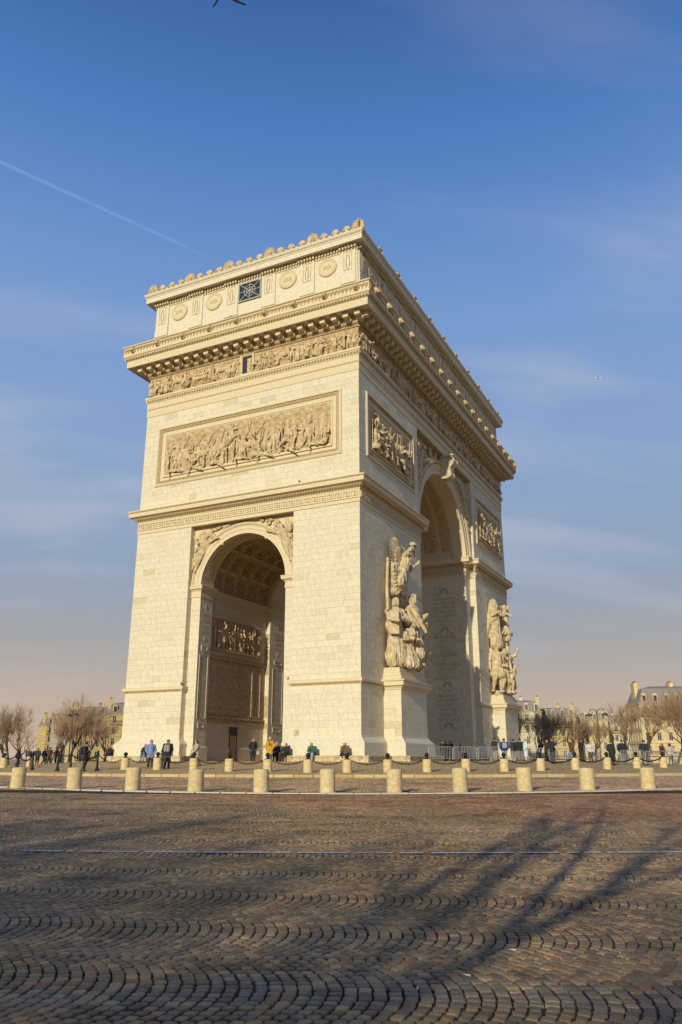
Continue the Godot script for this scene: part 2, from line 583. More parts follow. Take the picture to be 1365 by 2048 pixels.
# ---------------------------------------------------------------- the arch: faces as planes (u right, v up, n out)
var FL := Transform3D(Basis(Vector3(0, 0, 1), Vector3.UP, Vector3(-1, 0, 0)), Vector3(0, 0, -DP))
var FM := Transform3D.IDENTITY
var FR := Transform3D(Basis(Vector3(0, 0, 1), Vector3.UP, Vector3(-1, 0, 0)), Vector3(29.65, 0, -DP))
var FI := Transform3D(Basis.IDENTITY, Vector3(0, 0, -15.95))
var LAY := Transform3D(Basis(Vector3.RIGHT, Vector3(0, 0, 1), Vector3(0, -1, 0)), Vector3.ZERO)
var stones := []

func pv(a: Array) -> PackedVector2Array:
	var o := PackedVector2Array()
	for p in a: o.append(Vector2(p[0], p[1]))
	return o

# moulding round a rectangle on a face; profile = (growth outwards from the rectangle, height off the face)
func frame(mb: MB, xf: Transform3D, u0: float, u1: float, v0: float, v1: float, prof: Array) -> void:
	var keep := mb.xf
	mb.xf = xf * LAY
	mb.sweep(pv([[u1, -v0], [u0, -v0], [u0, -v1], [u1, -v1]]), pv(prof), true)
	mb.xf = keep

func rect(mb: MB, xf: Transform3D, u0: float, u1: float, v0: float, v1: float, n: float) -> void:
	var keep := mb.xf
	mb.xf = xf
	mb.quad(Vector3(u0, v0, n), Vector3(u1, v0, n), Vector3(u1, v1, n), Vector3(u0, v1, n))
	mb.xf = keep

# profile (radius, height off the face) turned along an arc on a face
func arc(mb: MB, xf: Transform3D, cu: float, cv: float, prof: Array, a0: float, a1: float, seg: int) -> void:
	var keep := mb.xf
	mb.xf = xf
	for s in seg:
		var a := lerpf(a0, a1, float(s) / seg)
		var b := lerpf(a0, a1, float(s + 1) / seg)
		var da := Vector3(cos(a), sin(a), 0)
		var db := Vector3(cos(b), sin(b), 0)
		for k in prof.size() - 1:
			var p: Array = prof[k]
			var q: Array = prof[k + 1]
			var o := Vector3(cu, cv, 0)
			var sl := Vector2(q[0] - p[0], q[1] - p[1]).normalized()
			var na := -da * sl.y + Vector3(0, 0, sl.x)
			var nb := -db * sl.y + Vector3(0, 0, sl.x)
			mb.quadn(o + db * p[0] + Vector3(0, 0, p[1]), o + db * q[0] + Vector3(0, 0, q[1]), o + da * q[0] + Vector3(0, 0, q[1]), o + da * p[0] + Vector3(0, 0, p[1]), nb, nb, na, na)
	mb.xf = keep

# wall above a round arch: from the arc up to v = top, with its side strips
func spandrel(mb: MB, xf: Transform3D, cu: float, cv: float, r: float, u0: float, u1: float, top: float, n: float, seg: int) -> void:
	rect(mb, xf, u0, cu - r, cv, top, n)
	rect(mb, xf, cu + r, u1, cv, top, n)
	var keep := mb.xf
	mb.xf = xf
	for s in seg:
		var a := PI - PI * s / seg
		var b := PI - PI * (s + 1) / seg
		var p := Vector3(cu + r * cos(a), cv + r * sin(a), n)
		var q := Vector3(cu + r * cos(b), cv + r * sin(b), n)
		mb.quad(p, q, Vector3(q.x, top, n), Vector3(p.x, top, n))
	mb.xf = keep

# courses of squared stone on a face; holes = rectangles [u0, u1, v0, v1] left free
func ashlar(xf: Transform3D, u0: float, u1: float, v0: float, v1: float, holes: Array = [], seen := 1.0, course := 0.5, phase := 0.37) -> void:
	var cuts := [v0, v1]
	var y := floorf((v0 - phase) / course) * course + phase
	while y < v1:
		if y > v0 + 0.14 and y < v1 - 0.14: cuts.append(y)
		y += course
	for h in holes:
		for e in [h[2], h[3]]:
			if e > v0 + 0.05 and e < v1 - 0.05:
				for i in range(cuts.size() - 1, 1, -1):
					if absf(cuts[i] - e) < 0.16: cuts.remove_at(i)
				cuts.append(e)
	cuts.sort()
	for i in cuts.size() - 1:
		var lo: float = cuts[i]
		var hi: float = cuts[i + 1]
		var mid := (lo + hi) * 0.5
		var free := [[u0, u1]]
		for h in holes:
			if mid > h[2] and mid < h[3]:
				var nf := []
				for s in free:
					if h[1] <= s[0] or h[0] >= s[1]: nf.append(s); continue
					if h[0] > s[0] + 0.05: nf.append([s[0], h[0]])
					if h[1] < s[1] - 0.05: nf.append([h[1], s[1]])
				free = nf
		for s in free:
			var u: float = s[0]
			while u < s[1] - 0.02:
				var wd := snappedf(rng.randf_range(0.75, 1.75), 0.1)
				if s[1] - (u + wd) < 0.45: wd = s[1] - u
				stones.append([xf, u, lo, wd, hi - lo, stone_tone(), seen])
				u += wd

func stone_tone() -> int:
	var r := rng.randf()
	if r < 0.025: return 7
	if r < 0.07: return 6
	return rng.randi_range(0, 5)

func tone_color(t: int) -> Color:
	return [Color(1, 1, 1), Color(0.985, 0.98, 0.97), Color(0.99, 0.985, 0.98), Color(0.97, 0.96, 0.94), Color(1.01, 1.005, 1.0), Color(0.98, 0.97, 0.95), Color(0.93, 0.905, 0.86), Color(0.87, 0.82, 0.73)][t]

# front of one dressed stone with eased edges, in face coordinates
func stone_shape(mb: MB, u: float, v: float, w: float, h: float, n: float) -> void:
	var g := 0.003
	var e := 0.008
	var b := -0.035
	var a0 := Vector3(u + g, v + g, b); var a1 := Vector3(u + w - g, v + g, b); var a2 := Vector3(u + w - g, v + h - g, b); var a3 := Vector3(u + g, v + h - g, b)
	var b0 := Vector3(u + g, v + g, n - 0.005); var b1 := Vector3(u + w - g, v + g, n - 0.005); var b2 := Vector3(u + w - g, v + h - g, n - 0.005); var b3 := Vector3(u + g, v + h - g, n - 0.005)
	var q0 := Vector3(u + e, v + e, n); var q1 := Vector3(u + w - e, v + e, n); var q2 := Vector3(u + w - e, v + h - e, n); var q3 := Vector3(u + e, v + h - e, n)
	mb.quad(q0, q1, q2, q3)
	mb.quad(b0, b1, q1, q0); mb.quad(b1, b2, q2, q1); mb.quad(b2, b3, q3, q2); mb.quad(b3, b0, q0, q3)
	mb.quad(a0, a1, b1, b0); mb.quad(a1, a2, b2, b1); mb.quad(a2, a3, b3, b2); mb.quad(a3, a0, b0, b3)

func set_stones() -> void:
	var eye := Vector3(-53.9, 0.074, 25.03)
	var order := []
	for i in stones.size():
		var s: Array = stones[i]
		var p: Vector3 = s[0] * Vector3(s[1] + s[3] * 0.5, s[2] + s[4] * 0.5, 0)
		var d := p - eye
		var facing: float = maxf(0.02, -(s[0].basis.z as Vector3).dot(d.normalized()))
		order.append([-(s[3] * s[4] * facing * s[6] / d.length_squared()), i])
	order.sort()
	var rest := MB.new()
	var soil := FastNoiseLite.new()
	soil.seed = 3
	soil.frequency = 0.16
	for k in order.size():
		var s: Array = stones[order[k][1]]
		var jit := rng.randf_range(-0.006, 0.006)
		if k < 300:
			var key := "st%.2f_%.2f_%d" % [s[3], s[4], s[5]]
			if not cache.has(key):
				var mb := MB.new()
				mb.col = tone_color(s[5])
				stone_shape(mb, -s[3] * 0.5, -s[4] * 0.5, s[3], s[4], 0.0)
				cache[key] = mb.mesh(M.stone)
			var at: Vector3 = s[0] * Vector3(s[1] + s[3] * 0.5, s[2] + s[4] * 0.5, jit)
			inst("stone_block", cache[key], wall_part, at, s[0].basis)
		else:
			rest.xf = s[0]
			rest.col = tone_color(s[5]) * (1.0 + 0.07 * soil.get_noise_3dv(s[0] * Vector3(s[1], s[2], 0)))
			rest.col.a = 1.0
			stone_shape(rest, s[1], s[2], s[3], s[4], jit)
	var o := inst("masonry", rest.mesh(M.stone), wall_part)
	o.set_meta("kind", "stuff")

var wall_part: Node3D

func build_arch() -> void:
	arch = thing("triumphal_arch", Vector3(CX, -0.06, CZ), 0.0, "huge pale stone triumphal arch with carved friezes and sculpture groups", "arch")
	rng.seed = 77
	build_core()
	build_mouldings()
	build_vaults()
	build_ashlar()
	set_stones()
	build_pedestals()
	build_frets()
	build_entablature_details()
	build_attic()
	build_sculpture()
	build_passage()
	build_jamb_names()
	build_bench()

# rough masonry behind the dressed stones
func build_core() -> void:
	var c := MB.new()
	var i := 0.035
	for sx in 2:
		for sz in 2:
			# piers below the string course
			var x := func(a: float) -> float: return a if sx == 0 else W - a
			var z := func(a: float) -> float: return -a if sz == 0 else -(DP - a)
			c.box(x.call(i), x.call(13.58 - i), -1.2, 19.8, z.call(i), z.call(6.05 - i))
			c.box(x.call(0.6 + i), x.call(15.03 - i), -1.2, 21.0, z.call(0.7 + i), z.call(6.57 - i))
			c.box(x.call(0.6 + i), x.call(2.4), -1.2, 14.38, z.call(6.0), z.call(7.03 - i))
			c.box(x.call(12.2), x.call(15.03 - i), -1.2, 14.38, z.call(6.0), z.call(7.03 - i))
		# upper walls over the small passages
		var x0 := i if sx == 0 else W - i
		var x1 := 13.58 - i if sx == 0 else W - 13.58 + i
		c.box(x0, x1, 19.8, 31.44, -i, -DP + i)
	# top of the monument
	c.box(i, W - i, 31.44, 38.5, -i, -DP + i)
	c.box(0.15, W - 0.15, 38.4, 44.8, -0.15, -DP + 0.15)
	# walls in the depth between the small vaults and the main vault
	for sx in 2:
		var a := 0.64 if sx == 0 else W - 0.64
		var b := 15.0 if sx == 0 else W - 15.0
		c.box(a, b, 19.5, 21.4, -0.74, -DP + 0.74)
		c.box(a + (1 if sx == 0 else -1) * 2.0, b, 19.0, 19.6, -6.0, -DP + 6.0)
	wall_part = apart("wall", c, M.core)

const SC := 11.26      # middle of the small arch in u on the narrow face
const SY := 14.42      # springing of the small arch
const SR := 4.23
const MU := 22.34      # middle of the main arch in u on the long face
const MY := 21.88
const MR := 7.31

func build_vaults() -> void:
	# small arch, both narrow faces: spandrel wall, soffit band, archivolt
	for side in 2:
		var f: Transform3D = FL if side == 0 else Transform3D(Basis(Vector3(0, 0, -1), Vector3.UP, Vector3(1, 0, 0)), Vector3(W, 0, 0))
		var s := MB.new()
		spandrel(s, f, SC, SY, SR + 0.02, SC - 5.22, SC + 5.22, 19.85, -0.62, 40)
		arc(s, f, SC, SY, [[SR, -2.4], [SR, -0.62]], PI, 0.0, 40)
		arc(s, f, SC, SY, [[SR + 0.46, -2.4], [SR, -2.4]], PI, 0.0, 40)
		apart("spandrel_wall", s, M.trim)
		var ia := MB.new()
		arc(ia, f, SC, SY, [[SR, -15.0], [SR, -12.2], [SR + 0.46, -12.2]], PI, 0.0, 40)
		apart("inner_arch", ia, M.trim)
		var a := MB.new()
		arc(a, f, SC, SY, [[SR, -0.62], [SR, -0.5], [SR + 0.34, -0.5], [SR + 0.36, -0.45], [SR + 0.68, -0.45], [SR + 0.70, -0.38], [SR + 0.92, -0.34], [SR + 0.96, -0.38], [SR + 0.99, -0.62]], PI, 0.0, 56)
		apart("archivolt", a, M.trim)
		var leaf := MB.new()
		leaf.ball(Vector3.ZERO, Vector3(0.07, 0.085, 0.05), 4, 6)
		var tr := []
		for k in 84:
			var ang := PI * (k + 0.5) / 84
			tr.append(f * Transform3D(Basis(Vector3.BACK, ang - PI / 2), Vector3(SC + cos(ang) * (SR + 0.80), SY + sin(ang) * (SR + 0.80), -0.37)))
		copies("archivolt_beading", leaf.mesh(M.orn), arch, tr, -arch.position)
		# carved leaf band on the soffit
		var tr2 := []
		for k in 62:
			for j in 4:
				var ang := 0.22 + (PI - 0.44) * (k + 0.5) / 62
				var sc := rng.randf_range(0.8, 1.3)
				tr2.append(f * Transform3D(Basis(Vector3.BACK, ang - PI / 2 + rng.randf_range(-0.4, 0.4)).scaled(Vector3(1.2, 0.8, 2.2) * sc), Vector3(SC + cos(ang) * (SR + 0.02), SY + sin(ang) * (SR + 0.02), -1.05 - j * 0.3 + rng.randf_range(-0.05, 0.05))))
		copies("soffit_leaves", leaf.mesh(M.dirty), arch, tr2, -arch.position)
		# wall ends of the vault and imposts of the small passage
	# coffered barrel vaults
	var rr := SR + 0.46
	for side in 2:
		var v := MB.new()
		var x0 := 2.4 if side == 0 else W - 12.2
		var f := Transform3D(Basis(Vector3(0, 0, 1), Vector3.UP, Vector3(-1, 0, 0)), Vector3(x0, 0, -DP))
		arc(v, f, SC, SY, [[rr + 0.62, 0.0], [rr + 0.62, -9.8]], PI, 0.0, 30)
		var vault := apart("vault", v, M.dirty)
		if side == 1: continue
		var rows := 7
		var cols := 5
		var span := PI / rows
		var lenx := 9.8 / cols
		var cm := MB.new()
		var rings := [[1.0, 0.0], [0.80, 0.0], [0.78, 0.16], [0.58, 0.16], [0.56, 0.36], [0.40, 0.36], [0.38, 0.48], [0.0, 0.48]]
		for k in rings.size() - 1:
			for sd in 4:
				for t in 4:
					var q := []
					for e in [[k, t], [k, t + 1], [k + 1, t + 1], [k + 1, t]]:
						var hs: float = rings[e[0]][0]
						var w: float = -1.0 + 2.0 * e[1] / 4.0
						var p: Vector2 = [Vector2(w, -1), Vector2(1, w), Vector2(-w, 1), Vector2(-1, -w)][sd] * hs
						var ang: float = p.y * span * 0.5
						var ra: float = rr + rings[e[0]][1]
						q.append(Vector3(p.x * lenx * 0.5, cos(ang) * ra, sin(ang) * ra))
					cm.quad(q[0], q[1], q[2], q[3])
		for k in 8:
			var an := TAU * k / 8
			cm.ball(Vector3(cos(an) * 0.2, rr + 0.42, sin(an) * 0.2), Vector3(0.13, 0.1, 0.13), 4, 6)
		cm.ball(Vector3(0, rr + 0.36, 0), Vector3(0.12, 0.12, 0.12), 4, 6)
		var mesh := cm.mesh(M.dirty)
		for r in rows:
			for cc in cols:
				var ang := -PI * 0.5 + span * (r + 0.5)
				inst("coffer", mesh, vault, Vector3(x0 + lenx * (cc + 0.5), SY, CZ), Basis(Vector3.RIGHT, ang))
	# main arch
	for side in 2:
		var f: Transform3D = FM if side == 0 else Transform3D(Basis(Vector3(-1, 0, 0), Vector3.UP, Vector3(0, 0, -1)), Vector3(W, 0, -DP))
		var s := MB.new()
		spandrel(s, f, MU, MY, MR + 0.02, MU - 8.78, MU + 8.78, 31.5, -0.7, 64)
		arc(s, f, MU, MY, [[MR, -2.1], [MR, -0.7]], PI, 0.0, 64)
		arc(s, f, MU, MY, [[MR + 0.2, -2.1], [MR, -2.1]], PI, 0.0, 64)
		apart("spandrel_wall", s, M.trim)
		var a := MB.new()
		arc(a, f, MU, MY, [[MR, -0.7], [MR, -0.5], [MR + 0.5, -0.5], [MR + 0.53, -0.43], [MR + 1.0, -0.43], [MR + 1.05, -0.34], [MR + 1.32, -0.22], [MR + 1.4, -0.25], [MR + 1.45, -0.7]], PI, 0.0, 72)
		apart("archivolt", a, M.trim)
		var egg := MB.new()
		egg.ball(Vector3.ZERO, Vector3(0.10, 0.13, 0.09), 4, 6)
		var tr := []
		for k in 92:
			var ang := PI * (k + 0.5) / 92
			tr.append(f * Transform3D(Basis(Vector3.BACK, ang - PI / 2), Vector3(MU + cos(ang) * (MR + 1.18), MY + sin(ang) * (MR + 1.18), -0.29)))
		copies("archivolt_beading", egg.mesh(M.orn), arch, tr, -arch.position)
		if side == 0: main_keystone()
	# barrel of the main vault with one long sunk and carved field
	var b := MB.new()
	var f0 := FM
	var rv := MR + 0.2
	arc(b, f0, MU, MY, [[rv, -DP + 2.1], [rv, -16.3], [rv + 0.35, -16.3], [rv + 0.35, -6.2], [rv, -6.2], [rv, -2.1]], PI, 0.0, 64)
	apart("vault", b, M.trim)
	var band := MB.new()
	for zz in [[-2.45, -3.45], [-DP + 3.45, -DP + 2.45]]:
		arc(band, f0, MU, MY, [[rv, zz[0]], [rv - 0.05, zz[0] - 0.02], [rv - 0.05, zz[1] + 0.02], [rv, zz[1]]], PI - 0.14, 0.14, 60)
	for k in [[-3.75, -3.95], [-5.35, -5.5], [-5.95, -6.15]]:
		arc(band, f0, MU, MY, [[rv, k[0]], [rv - 0.09, k[0] - 0.02], [rv - 0.09, k[1] + 0.02], [rv, k[1]]], PI - 0.2, 0.2, 60)
	apart("vault_border", band, M.dirty)
	var leafm := MB.new()
	leafm.ball(Vector3.ZERO, Vector3(0.16, 0.07, 0.13), 4, 6)
	leafm.ball(Vector3(0.14, 0.0, 0.14), Vector3(0.1, 0.06, 0.16), 4, 6)
	leafm.ball(Vector3(-0.14, 0.0, 0.12), Vector3(0.1, 0.06, 0.12), 4, 6)
	var tr3 := []
	for k in 74:
		var ang := 0.15 + (PI - 0.3) * (k + 0.5) / 74
		var dir := Vector3(cos(ang), sin(ang), 0)
		var bs := Basis(Vector3.BACK, ang - PI / 2)
		for zz in [-2.7, -3.1, -4.3, -4.75, -5.2]:
			tr3.append(Transform3D(bs * Basis(Vector3.UP, rng.randf_range(0, TAU)), Vector3(MU, MY, zz + rng.randf_range(-0.06, 0.06)) + dir * (rv - 0.05)))
		for zz in 8:
			tr3.append(Transform3D((bs * Basis(Vector3.UP, rng.randf_range(0, TAU))).scaled(Vector3.ONE * 1.7), Vector3(MU, MY, -6.8 - zz * 1.25 + rng.randf_range(-0.1, 0.1)) + dir * (rv + 0.3)))
	copies("vault_foliage", leafm.mesh(M.dirty), arch, tr3, -arch.position)

# scrolled keystone of the main arch: two rolls joined by a hollow back, with a spiral on each cheek
func main_keystone() -> void:
	var k := MB.new()
	var hw := 0.55
	var side := PackedVector2Array()
	for p in [[-0.6, 28.9], [0.3, 28.78], [0.62, 28.95], [0.72, 29.25], [0.62, 29.5], [0.5, 29.75], [0.62, 30.1], [0.95, 30.4], [1.1, 30.75], [1.0, 31.1], [0.7, 31.25], [-0.6, 31.3]]: side.append(Vector2(p[0], p[1]))
	for i in side.size():
		var p := side[i]
		var q := side[(i + 1) % side.size()]
		k.quad(Vector3(MU - hw, p.y, p.x), Vector3(MU + hw, p.y, p.x), Vector3(MU + hw, q.y, q.x), Vector3(MU - hw, q.y, q.x))
	var ix := Geometry2D.triangulate_polygon(side)
	for t in range(0, ix.size(), 3):
		for s in [-1.0, 1.0]:
			k.tri(Vector3(MU + s * hw, side[ix[t]].y, side[ix[t]].x), Vector3(MU + s * hw, side[ix[t + 1]].y, side[ix[t + 1]].x), Vector3(MU + s * hw, side[ix[t + 2]].y, side[ix[t + 2]].x))
	for s in [-1.0, 1.0]:
		for sp in [[30.78, 0.66, 0.44, 1.0, -0.4], [29.22, 0.34, 0.36, -1.0, 0.4]]:
			var path := PackedVector3Array()
			var rad := PackedFloat32Array()
			for t in 34:
				var q := t / 33.0
				var a: float = sp[4] + sp[3] * q * TAU * 1.6
				var rr: float = sp[2] * (1.0 - q * 0.85)
				path.append(Vector3(MU + s * (hw + 0.03), sp[0] + sin(a) * rr, sp[1] + cos(a) * rr))
				rad.append(0.07)
			k.tube(path, rad, 6)
		k.tube(PackedVector3Array([Vector3(MU + s * hw, 30.5, 1.0), Vector3(MU + s * hw, 30.1, 0.62), Vector3(MU + s * hw, 29.7, 0.5), Vector3(MU + s * hw, 29.4, 0.66)]), PackedFloat32Array([0.07, 0.07, 0.07, 0.07]), 6)
	k.box(MU - 0.75, MU + 0.75, 31.24, 31.42, -0.5, 1.05)
	for q in 5: k.ball(Vector3(MU - 0.36 + q * 0.18, 29.9, 0.56), Vector3(0.08, 0.4, 0.1), 5, 6)
	apart("keystone", k, M.trim)

func loop_near(sx: int) -> PackedVector2Array:
	if sx == 0:
		return pv([[15.03, -DP + 0.7], [15.03, -0.7], [13.58, -0.7], [13.58, 0], [0, 0], [0, -DP], [13.58, -DP], [13.58, -DP + 0.7]])
	return pv([[W, 0], [W - 13.58, 0], [W - 13.58, -0.7], [W - 15.03, -0.7], [W - 15.03, -DP + 0.7], [W - 13.58, -DP + 0.7], [W - 13.58, -DP], [W, -DP]])

const P0 := 4.2
const P1 := 9.85
const PD := 1.5

# plan of each pier at the ground, with the pedestal breaking forward on the long faces
func pier_paths() -> Array:
	return [
		pv([[13.58, -0.75], [13.58, 0], [P1, 0], [P1, PD], [P0, PD], [P0, 0], [0, 0], [0, -6.05], [0.65, -6.05]]),
		pv([[0.65, -16.47], [0, -16.47], [0, -DP], [13.58, -DP], [13.58, -DP + 0.75]]),
		pv([[W - 0.65, -6.05], [W, -6.05], [W, 0], [W - P0, 0], [W - P0, PD], [W - P1, PD], [W - P1, 0], [W - 13.58, 0], [W - 13.58, -0.75]]),
		pv([[W - 13.58, -DP + 0.75], [W - 13.58, -DP], [W, -DP], [W, -16.47], [W - 0.65, -16.47]])]

func build_mouldings() -> void:
	var plinth := [[0.46, 0.30], [0.46, 0.86], [0.45, 0.88], [0.45, 1.24], [0.42, 1.30], [0.10, 1.62], [0.06, 1.66], [0.06, 1.74], [-0.02, 1.78]]
	var podium := [[-0.02, 5.46], [0.05, 5.52], [0.06, 5.57], [0.15, 5.66], [0.19, 5.68], [0.19, 5.87], [0.15, 5.91], [-0.02, 5.95]]
	var cap := [[-0.02, 5.28], [0.06, 5.32], [0.07, 5.42], [0.12, 5.46], [0.14, 5.52], [0.33, 5.60], [0.35, 5.63], [0.35, 5.92], [0.45, 5.96], [0.45, 6.08], [-0.3, 6.2]]
	for p in pier_paths():
		var a := MB.new()
		a.sweep(p, pv(plinth), false)
		apart("plinth", a, M.stone)
	for i in 4:
		var b := MB.new()
		if i == 0:
			b.sweep(pv([[13.58, -0.75], [13.58, 0], [P1, 0]]), pv(podium), false)
			apart("podium_course", b, M.trim)
			b = MB.new()
			b.sweep(pv([[P0, 0], [0, 0], [0, -6.05], [0.65, -6.05]]), pv(podium), false)
		elif i == 2:
			b.sweep(pv([[W - P1, 0], [W - 13.58, 0], [W - 13.58, -0.75]]), pv(podium), false)
			apart("podium_course", b, M.trim)
			b = MB.new()
			b.sweep(pv([[W - 0.65, -6.05], [W, -6.05], [W, 0], [W - P0, 0]]), pv(podium), false)
		else:
			b.sweep(pier_paths()[i], pv(podium), false)
		apart("podium_course", b, M.trim)
	for s in 2:
		var x0 := P0 if s == 0 else W - P1
		var x1 := P1 if s == 0 else W - P0
		var c := MB.new()
		c.sweep(pv([[x1, -0.02], [x1, PD], [x0, PD], [x0, -0.02]]), pv(cap), false)
		apart("pedestal_cap", c, M.trim)
	var string := [[-0.02, 19.74], [0.07, 19.78], [0.07, 19.92], [0.04, 19.96], [0.04, 20.86], [0.08, 20.88], [0.08, 20.96], [0.14, 21.0], [0.16, 21.06], [0.40, 21.22], [0.42, 21.28], [0.68, 21.32], [0.68, 21.64], [0.71, 21.68], [0.77, 21.80], [0.77, 21.87], [-0.02, 21.93]]
	for s in 2:
		var c := MB.new()
		c.sweep(loop_near(s), pv(string), true)
		apart("string_course", c, M.trim)
	var ent := [[-0.02, 31.46], [0.05, 31.52], [0.05, 32.2], [0.09, 32.24], [0.09, 32.34], [0.07, 32.37], [0.07, 32.88], [0.12, 32.93], [0.21, 33.28], [0.27, 33.32], [0.27, 33.5], [0.06, 33.56], [-0.03, 33.7], [-0.03, 35.58], [0.06, 35.61], [0.10, 35.68], [0.12, 35.8], [0.30, 35.95], [0.36, 36.02], [0.36, 36.52], [1.5, 36.52], [1.52, 36.44], [1.65, 36.44], [1.65, 37.12], [1.71, 37.16], [1.78, 37.2], [1.88, 37.45], [1.96, 37.49], [1.96, 37.68], [1.91, 37.72], [1.91, 38.46], [2.04, 38.52], [2.04, 38.62], [1.75, 38.66], [1.7, 38.3], [0.0, 38.3]]
	var e := MB.new()
	e.sweep(pv([[W, 0], [0, 0], [0, -DP], [W, -DP]]), pv(ent), true)
	apart("entablature", e, M.trim)
	# the attic storey, set back a little, and its cornice
	var att := [[-0.02, 38.3], [-0.02, 41.1], [-0.05, 41.13], [-0.05, 43.42], [0.04, 43.46], [0.04, 43.52], [0.0, 43.55], [0.0, 43.98], [0.24, 44.0], [0.64, 43.96], [0.66, 43.9], [0.72, 43.9], [0.72, 44.36], [0.76, 44.4], [0.80, 44.52], [0.88, 44.74], [0.90, 44.78], [0.90, 44.86], [0.0, 44.98], [-0.6, 45.0], [-0.6, 44.5]]
	var t := MB.new()
	t.sweep(pv([[W, 0], [0, 0], [0, -DP], [W, -DP]]), pv(att), true)
	t.box(0.5, W - 0.5, 44.3, 44.7, -0.5, -DP + 0.5)
	apart("attic", t, M.stone)
	# frames of the great reliefs
	var fr := [[0.0, -0.05], [0.0, 0.06], [-0.10, 0.14], [-0.22, 0.15], [-0.24, 0.05], [-0.40, 0.02], [-0.42, 0.045], [-0.50, 0.045], [-0.52, 0.0], [-0.84, -0.02], [-0.86, 0.05], [-0.95, 0.04], [-1.0, -0.3]]
	for q in [[FL, 1.58, 20.94], [FM, 1.35, 12.35], [FM, W - 12.35, W - 1.35]]:
		var g := MB.new()
		frame(g, q[0], q[1], q[2], 24.15, 30.1, fr)
		rect(g, q[0], q[1] + 0.95, q[2] - 0.95, 25.1, 29.15, -0.015)
		apart("relief_frame", g, M.trim)
		# sill under the figures
		var sl := MB.new()
		sl.xf = q[0]
		sl.box(q[1] + 0.9, q[2] - 0.9, 24.98, 25.2, -0.25, 0.12)
		apart("relief_sill", sl, M.trim)
		# rows of leaf ornament along the frame
		var lf := MB.new()
		lf.ball(Vector3.ZERO, Vector3(0.055, 0.075, 0.05), 4, 6)
		var tr := []
		for row in [0.31, 0.46]:
			var sp := 0.15 if row < 0.4 else 0.12
			var nu := int((q[2] - q[1] - 2 * row) / sp)
			for k in nu:
				var u: float = q[1] + row + (q[2] - q[1] - 2 * row) * (k + 0.5) / nu
				for v in [24.15 + row, 30.1 - row]: tr.append(q[0] * Transform3D(Basis.IDENTITY, Vector3(u, v, 0.05)))
			var nv := int((5.95 - 2 * row) / sp)
			for k in nv:
				var v: float = 24.15 + row + (5.95 - 2 * row) * (k + 0.5) / nv
				for u in [q[1] + row, q[2] - row]: tr.append(q[0] * Transform3D(Basis.IDENTITY, Vector3(u, v, 0.05)))
		copies("frame_ornament", lf.mesh(M.orn), arch, tr, -arch.position)

